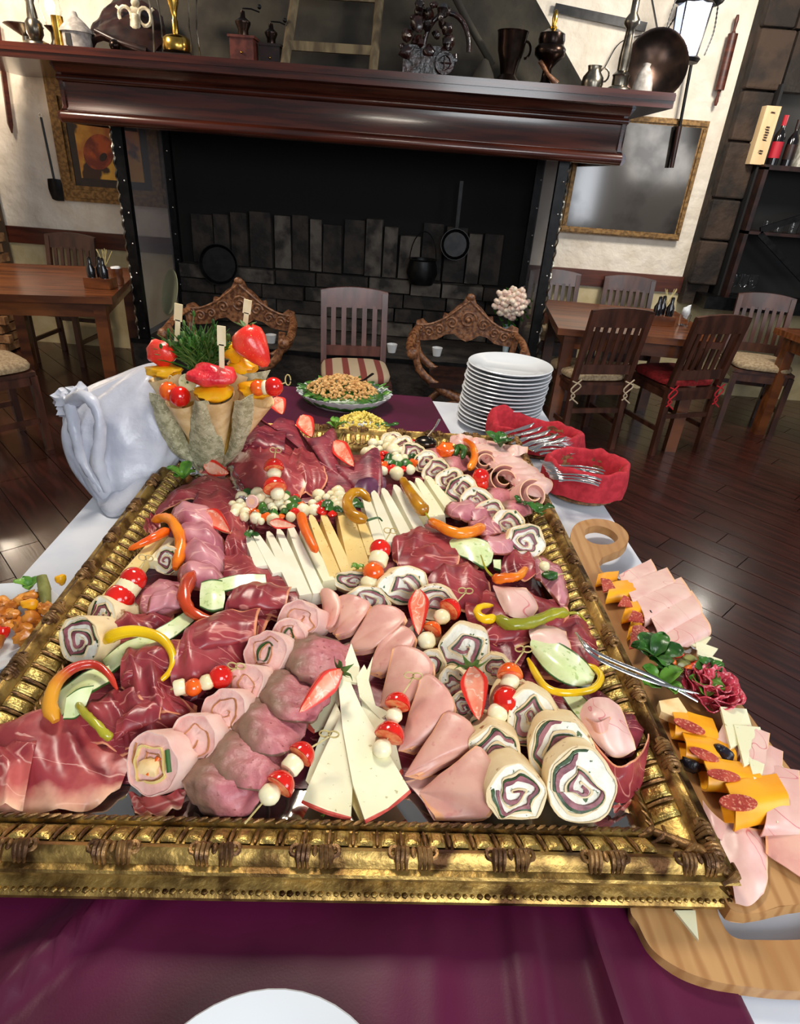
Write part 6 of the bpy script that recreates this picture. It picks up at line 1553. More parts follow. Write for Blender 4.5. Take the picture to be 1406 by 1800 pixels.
# foil dishes
slice_('crumpled aluminium foil strip by the lettuce at far left', m_foil, [[(304, 800, .03), (322, 822, .04), (345, 845, .04), (372, 862, .035)], [(312, 792, .06), (332, 812, .065), (352, 835, .06), (376, 852, .05)], [(322, 794, .05), (340, 812, .05), (358, 832, .05), (380, 848, .04)]], 'foil_dish', 'foil', nu=26, nv=8, t=.0008, ruf=.012, rf=90)
slice_('crumpled aluminium foil edge left of the mozzarella salad', m_foil, [[(395, 832, .03), (402, 862, .035), (420, 895, .035), (446, 932, .03)], [(402, 822, .06), (414, 855, .065), (432, 885, .06), (452, 920, .05)], [(415, 825, .05), (425, 855, .05), (440, 885, .05), (458, 915, .04)]], 'foil_dish', 'foil', nu=26, nv=8, t=.0008, ruf=.012, rf=90)
# cooked ham stack, far right
for k in range(7):
    x = 858 + k * 13 - (k > 4) * 2; y = 788 + k * 10
    slice_('pale round ham slice in the far right stack, ' + ('farthest' if k == 0 else ORD[k] + ' from the far end'), m_hamp, [
        [(x - 34, y + 4, .045), (x - 10, y + 20, .055), (x + 20, y + 26, .05), (x + 34, y + 14, .04)], [(x - 38, y - 8, .055), (x - 10, y - 2, .07), (x + 22, y + 4, .065), (x + 38, y + 4, .045)], [(x - 28, y - 16, .05), (x - 5, y - 14, .055), (x + 20, y - 10, .05), (x + 34, y - 4, .04)]], 'round_ham_slice', 'ham', 'stacked pale ham slices', ruf=.0015)
for (x, y, w_, ya, lb) in ((886, 843, 56, 5, 'standing behind the nearest peach roll'), (936, 870, 60, 25, 'lying against the right frame rail'), (852, 812, 46, -5, 'beside the small cherry tomato')):
    c = tp(x, y, .06); R = w_ / 2 / ppm(c); t = thing('peach_ham_roll', 'rolled peach coloured ham slice ' + lb, 'ham', c)
    e = math.radians(42); ya = math.radians(ya); n = V((math.sin(ya) * math.cos(e), -math.cos(ya) * math.cos(e), math.sin(e))); X = V((math.cos(ya), math.sin(ya), 0)); Y = n.cross(X)
    vs = [[], []]
    rows = []
    for z in (-.05, -.02, .0, .004):
        rows.append([c + X * (R * (1 - .62 * u) * math.cos(u * 3.4 * PI + 1)) + Y * (R * .95 * (1 - .62 * u) * math.sin(u * 3.4 * PI + 1)) + n * (z + .008 * u) for u in [k / 40 for k in range(41)]])
    obj('rolled_slice', G().sheet(rows, 60, 5, .0026), m_hamp, t, auto=80)
for (x, y, lb) in ((905, 790, 'first'), (838, 778, 'second'), (812, 772, 'third')):
    slice_('cream ribbon of ham fat by the far rail, %s from the right' % lb, m_hamp, [[(x - 22, y + 6, .05), (x, y + 12, .06), (x + 22, y + 6, .05)], [(x - 20, y - 6, .06), (x, y - 8, .075), (x + 20, y - 4, .06)]], 'ham_ribbon', 'ham', ruf=.006)
# ladle and tongs
P = tp(748, 778, .06)
t = thing('serving_ladle', 'dark serving ladle with its bowl up at the far rail', 'ladle', P)
obj('ladle_bowl', G().ball(P, 20 / ppm(P), 16, (1, .8, .55)), M('dark_ladle_steel', (70, 62, 56), rough=.2, metal=1), t)
obj('handle', G().tube(curve([P + V((0, .01, .008)), tp(764, 752, .10), tp(772, 737, .12)], 8), [.004, .006], 6, flat=.5), m_steel, t)
t = thing('serving_tongs', 'stainless steel tongs reaching from the tray over the right rail', 'tongs', tp(1020, 1120, .06))
for s_, e in ((-1, (1226, 1232, .03)), (1, (1240, 1222, .03))):
    c_ = curve([P3(p) for p in ((1012 , 1112, .058), (1035, 1142 + s_ * 4, .066), (1075, 1165 + s_ * 5, .06), (1150, 1195 + s_ * 4, .05), e)], 22)
    obj('arm', G().tube(c_, [.0022] * 4 + [.0036] * 14 + [.003] * 5, 8, flat=.6), m_steel, t)

# ------------------------------------------------------------------ fruit cones in a husk wrapped stand, far left corner
YC = 1.40
def cy(px, py, dy=0): return atY(px, py, YC + dy)
base = cy(368, 812); base.z = max(base.z, .845)
t = thing('husk_cone_stand', 'cone stand wrapped in pale netted husk leaves in the far left corner', 'stand', base)
obj('core', G().lathe([(0, 0), (.03, 0), (.04, .06), (.045, .09), (0, .09)], base, n=20), M('amber_core', (170, 136, 60), (120, 92, 34), 20, rough=.5), t)
hs = [([(262, 690), (275, 740), (300, 790), (335, 815)], [(306, 690), (312, 735), (335, 785), (362, 818)], -.06),
      ([(342, 702), (335, 740), (333, 788), (345, 824)], [(364, 702), (382, 745), (394, 790), (388, 824)], -.13),
      ([(412, 705), (408, 742), (402, 785), (386, 822)], [(446, 692), (444, 735), (428, 785), (400, 818)], -.12),
      ([(268, 660), (290, 700), (315, 760), (345, 812)], [(300, 655), (325, 700), (345, 760), (360, 812)], .02),
      ([(420, 655), (415, 700), (400, 760), (380, 812)], [(475, 650), (450, 700), (425, 760), (395, 812)], .03),
      ([(318, 700), (322, 745), (335, 790), (350, 820)], [(345, 705), (345, 745), (352, 790), (362, 820)], -.04),
      ([(388, 705), (392, 745), (388, 790), (380, 820)], [(412, 705), (410, 745), (405, 790), (392, 820)], -.05)]
for k, (l_, r_, dy) in enumerate(hs):
    A = [cy(x, y, dy * (1 - i / 3.2)) for i, (x, y) in enumerate(l_)]; B = [cy(x, y, dy * (1 - i / 3.2)) for i, (x, y) in enumerate(r_)]
    Mi = [a.lerp(b, .5) + V((0, -.014, .0)) for a, b in zip(A, B)]
    obj('husk_leaf', G().sheet([A, Mi, B], 16, 8, .0012, .003, 50, k), m_husk if k < 5 else M('amber_leaf', (178, 140, 60), (140, 108, 44), 30, rough=.6), t, auto=80)
def fcone(label, rim, tip, wpx, dy):
    R_, T_ = cy(rim[0], rim[1], dy), cy(tip[0], tip[1], dy * .4)
    if T_.z < .86: T_.z = .86
    r = wpx / 2 / ppm(R_); a = (R_ - T_); L = a.length; a.normalize()
    t = thing('wafer_cone', label, 'cone', T_)
    obj('cone_shell', G().lathe([(.002, 0), (r * .55, L * .5), (r, L), (r * 1.02, L * 1.01), (r * .94, L), (r * .5, L * .5), (.002, .01)], T_, a, 24), m_waffle, t)
    return t, R_, a, r
def paddle(t, x0, y0, x1, y1, dy):
    a, b = cy(x0, y0, dy), cy(x1, y1, dy)
    obj('wooden_stick', G().beam(a.lerp(b, .42), b, .011, .003, (0, 1, 0)).beam(a, a.lerp(b, .45), .018, .003, (0, 1, 0)), m_paddle, t, smooth=False)
t, R_, a, r = fcone('front fruit cone with a red strawberry crown and wooden stick', (378, 692), (392, 795), 66, -.09)
obj('mango_ring', G().ball(R_ + a * .004, r * 1.05, 18, (1, 1, .38), bump=.25), m_mango, t)
obj('strawberry_crown', G().ball(cy(372, 660, -.09), 38 / ppm(R_), 26, (1.12, .8, .5), bump=.28, seed=2), M('crimson_fruit', (206, 24, 44), (226, 60, 62), 30, rough=.25, coat=.3, bump=.9, bscale=90, bdist=.004), t)
paddle(t, 389, 573, 390, 648, -.09)
t, R_, a, r = fcone('left fruit cone holding an orange and a red cherry tomato', (322, 702), (352, 800), 60, -.07)
obj('orange_tomato', G().ball(cy(297, 688, -.09), 17 / ppm(R_), 16), m_tomo, t)
obj('red_tomato', G().ball(cy(316, 697, -.10), 18 / ppm(R_), 16), m_tomato, t)
obj('cucumber_round', G().lathe([(0, 0), (.02, 0), (.02, .003), (0, .003)], cy(330, 672, -.05), (.1, -1, .3), 18), m_cuc, t)
obj('pick_knot', G().tube([cy(300, 668, -.09) + V((.006 * math.cos(u), 0, .01 * math.sin(u))) for u in [k * .6 for k in range(11)]], .0012, 5), m_stick, t)
t, R_, a, r = fcone('far left fruit cone with yellow mango and a red strawberry half', (290, 662), (345, 790), 58, 0)
obj('mango_slice', G().ball(cy(288, 652, -.01), 30 / ppm(R_), 18, (1, .7, .34), bump=.5, seed=4), m_mango, t)
obj('strawberry_piece', G().ball(cy(284, 621, 0), 26 / ppm(R_), 18, (1, .7, .85), bump=.25, seed=6), m_straw, t)
paddle(t, 314, 534, 311, 600, .0)
t, R_, a, r = fcone('back fruit cone crowned by one big leaning strawberry', (428, 655), (385, 790), 58, .05)
obj('mango_slice', G().ball(cy(412, 618, .03), 24 / ppm(R_), 18, (1, .7, .7), bump=.4, seed=5), m_mango, t)
obj('lower_fruit', G().ball(cy(425, 645, .04), 26 / ppm(R_), 18, (1, .7, .5), bump=.4, seed=8), m_mango, t)
A, B = cy(424, 580, 0), cy(470, 644, -.03); L = (B - A).length; ax = (B - A).normalized(); rb = 31 / ppm(A)
obj('big_strawberry', G().lathe([(.002, 0), (rb * .75, .006), (rb, .022), (rb * .95, L * .4), (rb * .62, L * .72), (rb * .3, L * .95), (.001, L)], A, ax, 20), m_straw, t)
for k in range(6):
    th = k * PI / 3; o_ = V((math.cos(th), math.sin(th) * .6, .25)).normalized(); s_ = o_.cross(V((0, 0, 1))).normalized(); q = A + V((.012, 0, .004))
    obj('strawberry_leaf', G().sheet([[q, q + o_ * .014 + s_ * .005 + V((0, 0, .004)), q + o_ * .03 + V((0, 0, .002 * k))], [q, q + o_ * .014 - s_ * .005 + V((0, 0, .004)), q + o_ * .03 + V((0, 0, .002 * k))]], 6, 2, .0008), m_calyx, t)
paddle(t, 436, 527, 430, 580, .03)
t, R_, a, r = fcone('right fruit cone with mango rim and a tomato skewer', (452, 698), (405, 800), 60, -.06)
obj('mango_rim', G().ball(cy(450, 684, -.065), 32 / ppm(R_), 18, (1, .7, .5), bump=.3, seed=9), m_mango, t)
P = cy(481, 680, -.10)
t2 = skewer.__call__ if 0 else None
t = thing('tomato_skewer', 'skewer with mozzarella and tomatoes stuck in the right fruit cone', 'skewer', P)
obj('pick', G().tube([cy(448, 686, -.10), P, cy(503, 672, -.10)], .0013, 6).tube([cy(506, 668, -.10) + V((.006 * math.cos(u), 0, .012 * math.sin(u))) for u in [k * .6 for k in range(11)]], .0014, 5), m_stick, t)
obj('tomato', G().ball(P, 17 / ppm(P), 16), m_tomato, t)
obj('mozzarella', G().ball(cy(466, 681, -.10), 13 / ppm(P), 14, (.6, 1, 1)), m_mozz, t)
obj('orange_tomato', G().ball(cy(453, 682, -.10), 14 / ppm(P), 14), m_tomo, t)
P = cy(352, 640, .03)
t = thing('herb_bunch', 'bushy bunch of green herb sprigs between the fruit cones', 'herbs', P)
for s_ in range(7):
    g = G()
    for k in range(46):
        a_ = rnd.uniform(-1.15, 1.15); b_ = rnd.uniform(-.9, .5); L = rnd.uniform(.05, .095)
        d = V((math.sin(a_), b_, math.cos(a_))).normalized(); q = P + V((rnd.uniform(-.012, .012) + (s_ - 3) * .008, rnd.uniform(-.02, .02), rnd.uniform(-.01, .02)))
        g.tube([q, q + d * L * .5 + V((0, 0, .004)), q + d * L], [.0018, .0022, .0006], 4)
        if k % 4 == 0: g.ball(q + d * L, .004, 5, (1, 1, 2))
    obj('sprig', g, m_herb if s_ % 2 else m_leafd, t)

# ------------------------------------------------------------------ satin wrapped bucket
secs = [((196, 884), (228, 893), 1.345, .02), ((166, 862), (262, 872), 1.36, .05), ((140, 815), (296, 830), 1.39, .085), ((122, 765), (312, 790), 1.42, .10), ((116, 722), (318, 745), 1.44, .105),
        ((136, 692), (316, 705), 1.46, .10), ((180, 672), (308, 672), 1.48, .08), ((222, 655), (296, 652), 1.49, .05), ((250, 644), (280, 642), 1.50, .02)]
g = G(); vs = []; uv = []; n = 84; NS = 48
for i in range(NS + 1):
    f_ = lambda l: cat([V(x) for x in l], i / NS)
    l2 = f_([(s[0][0], s[0][1], 0) for s in secs]); r2 = f_([(s[1][0], s[1][1], 0) for s in secs]); yd = f_([(s[2], s[3], 0) for s in secs])
    A, B = atY(l2.x, l2.y, yd.x), atY(r2.x, r2.y, yd.x); mid = (A + B) / 2; hf = (B - A) / 2
    for k in range(n):
        a_ = 2 * PI * k / n; v_ = i / NS
        nz_ = noise.noise(V((math.cos(a_) * 1.4, math.sin(a_) * 1.4, v_ * 2.2 + 3))) * .12 + (1 - abs(noise.noise(V((math.cos(a_) * 3 + v_, math.sin(a_) * 3, v_ * 3.5)))) * 3) * .05 + .035 * math.sin(a_ * 10 + 5 * v_ + 3 * noise.noise(V((v_ * 3, a_, 0))))
        k_ = 1 + nz_ * min(1, v_ * 5)
        p_ = mid + hf * (math.cos(a_) * k_) + V((0, yd.y * math.sin(a_) * k_, yd.y * .12 * math.sin(a_)))
        p_.z = max(p_.z, .757); vs.append(p_); uv.append((k / n, v_))
fs = [(i * n + k, i * n + (k + 1) % n, (i + 1) * n + (k + 1) % n, (i + 1) * n + k) for i in range(NS) for k in range(n)] + [tuple(range(n - 1, -1, -1)), tuple(NS * n + k for k in range(n))]
bc = V((-.74, 1.37, .757))
t = thing('cloth_wrapped_bucket', 'bucket wrapped in shiny white satin cloth left of the frame', 'bucket', bc)
obj('satin_cloth', g.add(vs, fs, uv), m_satin, t, auto=80)
P = atY(118, 702, 1.42)
obj('cloth_knot', G().ball(P, .03, 14, (1, .9, .8), bump=.8, seed=3).ball(P + V((.03, .0, .015)), .024, 12, bump=.8, seed=5).ball(P + V((-.008, -.0, -.028)), .02, 12, bump=.8, seed=7), m_satin, t)
obj('hanging_fold', G().tube(curve([atY(125, 705, 1.37), atY(150, 697, 1.33), atY(170, 720, 1.31), atY(176, 765, 1.30), atY(172, 815, 1.30), atY(190, 862, 1.31)], 24), [.016, .014, .011, .014, .016, .012], 10, wob=.2).tube(curve([atY(123, 712, 1.36), atY(132, 760, 1.33), atY(145, 810, 1.32), atY(180, 862, 1.31)], 20), [.014, .012, .01], 10, wob=.2), m_satin, t, auto=80)
slp = one('satin_drape', 'loose white satin end lying on the tablecloth left of the frame', 'cloth', G().sheet([[at(152, 835, .79), at(185, 905, .757), at(225, 900, .757)], [at(230, 800, .86), at(245, 860, .81), at(262, 862, .80)], [at(285, 780, .87), at(285, 820, .84), at(290, 822, .835)]], 18, 12, .002, .01, 24), m_satin, auto=80)

# ------------------------------------------------------------------ salad bowl and egg dish behind the tray
P = V((at(602, 705, .80).x, 2.14, .762))
t = thing('salad_bowl', 'fluted white oval bowl of crumb topped green salad behind the tray', 'bowl', P)
g = G(); vs = []; n = 64
for (r, z) in ((0, 0), (.10, 0), (.12, .012), (.165, .048), (.172, .056), (.166, .056), (.118, .018), (0, .01)):
    for k in range(n):
        a_ = 2 * PI * k / n; f = 1 + (.022 * math.cos(a_ * 24) if r > .11 else 0); vs.append(P + V((r * f * math.cos(a_), r * f * math.sin(a_) * .82, z)))
obj('dish', g.add(vs, [(i * n + k, i * n + (k + 1) % n, (i + 1) * n + (k + 1) % n, (i + 1) * n + k) for i in range(7) for k in range(n)]), m_china, t)
g = G().ball(P + V((0, 0, .035)), .15, 24, (1, .8, .26), bump=.12); obj('leaf_mound', g, m_leafd, t)
g = G()
for k in range(620):
    r = .125 * math.sqrt(rnd.random()); a_ = rnd.uniform(0, 2 * PI); s_ = rnd.uniform(.0035, .0085)
    g.ball(P + V((-.01 + r * math.cos(a_), r * .8 * math.sin(a_), .052 + .055 * (1 - (r / .135) ** 2) + rnd.uniform(-.006, .004))), s_, 5, (1, rnd.uniform(.6, 1), .8), bump=.4, seed=k)
o = obj('toasted_crumbs', g, m_crumb, t, auto=30); o['kind'] = 'stuff'
g = None
for k in range(34):
    a_ = k * 2 * PI / 34 + rnd.uniform(-.1, .1); q = P + V((.135 * math.cos(a_), .112 * math.sin(a_), .058)); d = V((math.cos(a_), math.sin(a_), rnd.uniform(-.1, .5))).normalized(); s_ = V((-d.y, d.x, 0))
    w_ = rnd.uniform(.008, .014)
    obj('rocket_leaf', G().sheet([[q, q + d * .014 + s_ * w_, q + d * .034 + s_ * w_ * .3], [q - s_ * .002, q + d * .016 + V((0, 0, .006)), q + d * .04], [q, q + d * .014 - s_ * w_, q + d * .034 - s_ * w_ * .3]], 6, 4, .0008, .003, 80, k), m_leafd if k % 3 else m_leaf, t)
one('salad_spoon', 'dark spoon handle sticking out of the crumb topped salad', 'spoon', G().tube([P + V((.02, 0, .09)), atY(640, 668, 2.15), atY(655, 657, 2.2)], [.004, .007], 8, flat=.5), m_copper)
P = V((at(640, 750, .80).x, 1.885, .762))
t = thing('egg_salad_dish', 'small dish of grated yellow egg just behind the far rail', 'dish', P)
obj('dish', G().lathe(plate_prof(.085), P, n=32, sq=.75), m_china, t)
g = G()
for k in range(420):
    r = .085 * math.sqrt(rnd.random()); a_ = rnd.uniform(0, 2 * PI)
    g.ball(P + V((-.01 + r * 1.05 * math.cos(a_), r * .7 * math.sin(a_), .02 + .05 * (1 - (r / .09) ** 2) + rnd.uniform(-.003, .003))), rnd.uniform(.003, .006), 5, bump=.5, seed=k)
o = obj('grated_egg', g, m_egg, t, auto=30); o['kind'] = 'stuff'
for k in range(6):
    q = P + V((.06 + .012 * k - .02, -.02 + .01 * (k % 3), .045)); obj('parsley_leaf', G().ball(q, .009, 7, (1.2, 1, .4), bump=.8, seed=k), m_leafd, t)

# ------------------------------------------------------------------ cutlery baskets with red napkins
def basket(P, rx, ry, h, label, nlabel, rot=0, lift=0):
    t = thing('wicker_basket', label, 'basket', P)
    Rm = Matrix.Rotation(rot, 3, 'Z'); E = lambda a_, k, z: P + Rm @ V((rx * k * math.cos(a_), ry * k * math.sin(a_), z))
    n = 48; g = G(); vs = []
    for (k_, z) in ((0, .002), (.8, .002), (.86, h * .3), (.95, h * .8), (.93, h * .8), (.8, .008), (0, .008)):
        for k in range(n): vs.append(E(2 * PI * k / n, k_, z))
    obj('woven_wall', g.add(vs, [(i * n + k, i * n + (k + 1) % n, (i + 1) * n + (k + 1) % n, (i + 1) * n + k) for i in range(6) for k in range(n)]), m_wicker, t)
    g = G()
    for j in range(5):
        z = h * (.08 + .18 * j); g.tube([E(2 * PI * k / 60, .83 + .14 * z / h + (.02 if (k + j) % 2 else -.01), z) for k in range(61)], .0045, 5)
    g.tube([E(2 * PI * k / 90, .98 + .012 * math.cos(k * 1.2), h * .86 + .004 * math.sin(k * 1.2)) for k in range(91)], .006, 6)
    obj('woven_cane', g, m_wicker, t)
    g = G(); vs = []; m_ = 14
    pr = [(.0, .012), (.55, .012), (.80, .02), (.86, h * .6), (.92, h * 1.0), (1.0, h * 1.12), (1.08, h * 1.06), (1.12, h * .8), (1.13, h * .45), (1.12, h * .25)]
    pts = curve([V((a, b, 0)) for a, b in pr], 22)
    for p in pts:
        for k in range(72):
            a_ = 2 * PI * k / 72; w_ = 1 + (.03 * math.sin(a_ * 7) + .05 * noise.noise(V((math.cos(a_) * 2, math.sin(a_) * 2, p.y * 20)))) * (1 if p.x > .3 else 0)
            z = p.y + lift * max(0, math.cos(a_ - 2.6)) ** 6 * (p.x > .85) + (.010 * noise.noise(V((math.cos(a_) * 3, math.sin(a_) * 3, 3))) if p.x > .8 else 0)
            vs.append(E(a_, p.x * w_, max(.004, z)))
    fs = [(i * 72 + k, i * 72 + (k + 1) % 72, (i + 1) * 72 + (k + 1) % 72, (i + 1) * 72 + k) for i in range(22) for k in range(72)]
    one('red_napkin', nlabel, 'napkin', g.add(vs, fs), m_napkin, auto=80)
B2 = V((.512, 1.575, .757)); B1 = V((.415, 1.868, .757))
basket(B2, .105, .088, .095, 'wicker basket hidden under the big red napkin, nearer the camera', 'big red napkin draped over the near cutlery basket', -.05)
basket(B1, .14, .072, .075, 'oval wicker basket behind the near one, next to the plates', 'red napkin lining the cutlery basket next to the plates', -.25, .04)
def fork(a, b, label, kind='fork', grp=None):
    a, b = V(a), V(b); d = (b - a).normalized(); s_ = d.cross(V((0, 0, 1))).normalized(); up_ = s_.cross(d)
    L = (b - a).length
    t = thing('table_' + kind, label, kind, a, grp)
    g = G(); rows = [[], [], []]
    if kind == 'fork': ws = ((0, .006), (.15, .0065), (.45, .0035), (.66, .003), (.74, .010), (.80, .012))
    elif kind == 'knife': ws = ((0, .008), (.3, .0085), (.45, .0065), (.5, .008), (.8, .0095), (1, .002))
    for u, w_ in ws:
        q = a + d * (L * u) + up_ * (.004 * math.sin(u * 6))
        rows[0].append(q - s_ * w_); rows[1].append(q + up_ * .002); rows[2].append(q + s_ * w_)
    obj('handle' if kind == 'fork' else 'knife_body', g.sheet(rows, 14, 4, .0022), m_steel, t)
    if kind == 'fork':
        for k in range(4):
            o_ = s_ * (.0075 * (k - 1.5) / 1.5 * 1.3)
            obj('tine', G().tube([a + d * (L * .80) + o_, a + d * (L * .9) + o_ - up_ * .002, b + o_ + up_ * .002], [.0014, .0012, .0006], 5), m_steel, t)
zt = B2.z + .088
for k in range(6):
    y = 812 + k * 5
    fork(at(1062 - k * 2, y + 16, zt + .008 * (k % 2)), at(950 + k * 3, y, zt + .014), 'fork handle bundle in the near red napkin basket, %s from the back' % ORD[k], 'fork', 'forks in the near basket')
zt = B1.z + .085
for k in range(5):
    fork(at(868 + 16 * k, 772 + 5 * k, zt), at(938 + 14 * k, 744 + 6 * k, zt + .012), 'table knife in the far basket, %s from the left' % ORD[k], 'knife', 'knives in the far basket')
for k in range(4):
    fork(at(918 + 10 * k, 784 + 5 * k, zt), at(1000 + 4 * k, 770 + 8 * k, zt + .006), 'fork in the far basket lying right of the knives, %s' % ORD[k], 'fork', 'forks in the far basket')

# ------------------------------------------------------------------ wooden boards at the right
ZB = .80
def board(label, outer, hole, z, th):
    t = [at(x, y, z) for x, y in outer]; h_ = [at(x, y, z) for x, y in hole]
    def smooth_loop(l, n):
        l = l + [l[0]]; return [cat([l[-2]] + l + [l[1]], (1 + (len(l) - 1) * k / n) / (len(l) + 1)) for k in range(n)]
    o = one('serving_board', label, 'board', G().prism(smooth_loop(t, 90), (0, 0, -th), [smooth_loop(h_, 36)]), m_board, auto=40)
    md = o.modifiers.new('bevel', 'BEVEL'); md.width = .004; md.segments = 3; md.limit_method = 'ANGLE'; md.angle_limit = math.radians(50)
board('upper wooden serving board with a ring handle beside the right frame rail', [(1024, 1012), (1006, 970), (1003, 938), (1016, 919), (1048, 912), (1082, 919), (1102, 936), (1104, 952), (1090, 967), (1062, 978), (1053, 992), (1062, 1008), (1100, 1025), (1165, 1085), (1235, 1160), (1300, 1235), (1356, 1310), (1420, 1395), (1480, 1500), (1470, 1570), (1390, 1590), (1300, 1604), (1262, 1560), (1190, 1400), (1120, 1240), (1055, 1090)],
      [(1028, 942), (1032, 928), (1052, 924), (1075, 932), (1086, 946), (1072, 956), (1048, 956), (1034, 950)], .801, .021)
board('lower wooden board with a slot handle at the bottom right', [(1108, 1590), (1122, 1625), (1146, 1668), (1190, 1700), (1245, 1722), (1310, 1734), (1400, 1742), (1500, 1735), (1560, 1650), (1540, 1500), (1420, 1440), (1240, 1440), (1130, 1500)],
      [(1262, 1590), (1272, 1628), (1292, 1648), (1330, 1652), (1420, 1650), (1490, 1630), (1480, 1585), (1400, 1575), (1300, 1572)], .7785, .0195)
ZL = .7785
one('cheese_sliver', 'pale cheese sliver lying on the lower board', 'cheese', G().prism([at(1186, 1600, ZL + .004), at(1222, 1600, ZL + .004), at(1228, 1652, ZL + .004)], (0, 0, -.004)), m_cheese, smooth=False)
def fold(label, A, B, back, h, mat, name, cat_, group=None, t=.002, lean=0):
    """slice bent double; A-B is the bend, nearest the camera; back = pixel offset of the free edge"""
    a0, b0 = P3((A[0], A[1], 0)), P3((B[0], B[1], 0)); bk = P3((A[0] + back[0], A[1] + back[1], 0)) - a0; bd = bk.normalized()
    lo = .004
    def row(off, z): return [a0.lerp(b0, u) + off + V((0, 0, z + .0015 * math.sin(u * 5))) for u in (0, .33, .66, 1)]
    rows = [row(bk, h * .8 + lo + lean), row(bk * .5, h * .95 + lo), row(bd * .004, h + lo), row(-bd * h * .35, h * .55 + lo), row(bd * .002, lo), row(bk * .5, lo), row(bk * .9, lo)]
    return one(name, label, cat_, G().sheet(rows, 10, 30, t, .0008, 60, len(ALL)), mat, group, auto=80)
# ham on the upper half of the board, far to near
for k, (A, B, bk, h) in enumerate((((1092, 1050), (1150, 1018), (-8, -26), .018), ((1106, 1078), (1182, 1042), (-12, -34), .022), ((1126, 1108), (1208, 1064), (-14, -38), .026), ((1148, 1136), (1226, 1088), (-14, -38), .026), ((1168, 1162), (1242, 1120), (-14, -36), .022))):
    fold('folded pale ham on the upper half of the board, ' + ('farthest' if k == 0 else ORD[k] + ' from the far end'), A, B, bk, h, m_hamp, 'folded_ham_slice', 'ham', 'ham on the upper half of the board')
for k, (A, B, bk, h) in enumerate((((1045, 1035), (1082, 1028), (4, -16), .012), ((1062, 1065), (1120, 1058), (8, -26), .022), ((1090, 1100), (1136, 1090), (6, -24), .024), ((1100, 1130), (1122, 1118), (6, -30), .020))):
    fold('folded orange cheddar slice by the right rail, ' + ('farthest' if k == 0 else ORD[k] + ' from the far end'), A, B, bk, h, m_cheddar, 'cheddar_slice', 'cheese', 'cheddar folds on the upper half of the board')
def salami(label, pts, mat=m_salami, th=.0025, group=None):
    return one('salami_slice', label, 'salami', G().prism([P3(p) for p in pts], (0, 0, -th)), mat, group, smooth=False)
salami('salami triangle under the farthest cheddar fold', [(1056, 1016, .028), (1072, 1018, .03), (1082, 1034, .028), (1060, 1040, .026)])
salami('salami triangle on the second cheddar fold', [(1096, 1046, .036), (1106, 1050, .036), (1112, 1066, .032), (1086, 1064, .034)])
salami('salami triangle on the third cheddar fold', [(1112, 1072, .038), (1128, 1078, .038), (1132, 1094, .032), (1104, 1090, .036)])
salami('bent salami strip near the green lettuce', [(1112, 1100, .034), (1126, 1098, .038), (1140, 1108, .038), (1150, 1130, .030), (1142, 1128, .03), (1130, 1112, .034), (1118, 1138, .026), (1106, 1140, .026)])
def olive(label, x, y, wx, wy, h=.014, rot=0):
    c = tp(x, y, h); r = wx / 2 / ppm(c)
    return one('black_prune', label, 'prune', G().ball(c, r, 14, (1, wy / wx, .8), Matrix.Rotation(rot, 3, 'Z'), bump=.35, seed=x), m_prune)
olive('black prune between cheddar and ham on the upper half of the board', 1140, 1082, 26, 20, .02, -.8)
olive('black prune by the rail between the lower cheddar folds', 1214, 1346, 34, 20, .016, -.6)
olive('black prune right of the nearest two cheddar folds, farther one', 1270, 1325, 38, 26, .026, -.7)
olive('black prune right of the nearest cheddar fold', 1346, 1398, 38, 28, .026, -.7)
for k, (A, B, bk, h) in enumerate((((1178, 1300), (1252, 1318), (-6, -34), .026), ((1196, 1338), (1284, 1356), (-6, -32), .026), ((1232, 1392), (1326, 1402), (-8, -36), .030), ((1275, 1462), (1368, 1440), (-14, -56), .036))):
    fold('folded orange cheddar slice by the right rail, lower half, ' + ['farthest', 'second from far end', 'third from far end', 'nearest and biggest'][k], A, B, bk, h, m_cheddar, 'cheddar_slice', 'cheese', 'cheddar folds on the lower half of the board', t=.003)
def oval(cx, cy_, a, b, rot, h, n=20): return [(cx + a * math.cos(u) * math.cos(rot) - b * math.sin(u) * math.sin(rot), cy_ + a * math.cos(u) * math.sin(rot) + b * math.sin(u) * math.cos(rot), h) for u in [2 * PI * k / n for k in range(n)]]
salami('oval salami slice behind the farthest lower cheddar fold', oval(1212, 1276, 30, 8, .4, .034))
salami('oval salami slice between the first two lower cheddar folds', oval(1238, 1326, 28, 8, .4, .034))
salami('oval salami slice between the second and third lower cheddar folds', oval(1272, 1362, 30, 9, .2, .038))
salami('oval salami slice on the biggest cheddar fold', oval(1298, 1410, 34, 14, .1, .044))
# ham on the lower half
for k, (A, B, bk, h) in enumerate((((1248, 1320), (1290, 1345), (24, -48), .022), ((1288, 1365), (1332, 1380), (14, -70), .026), ((1322, 1400), (1358, 1415), (10, -72), .026), ((1330, 1470), (1392, 1478), (6, -100), .030))):
    fold('folded pink ham right of the lower cheddar folds, ' + ('farthest' if k == 0 else ('nearest' if k == 3 else ORD[k] + ' from the far end')), A, B, bk, h, m_hamp, 'folded_ham_slice', 'ham', 'ham on the lower half of the board')
slice_('large flat pale ham slice hanging toward the camera from the board', m_hamp, [
    [(1292, 1585, .006), (1318, 1590, .006), (1342, 1570, .006)], [(1285, 1545, .008), (1318, 1545, .012), (1348, 1540, .006)], [(1268, 1490, .01), (1310, 1490, .02), (1348, 1495, .008)], [(1258, 1445, .01), (1300, 1450, .02), (1340, 1460, .01)]], 'ham_slice', 'ham')
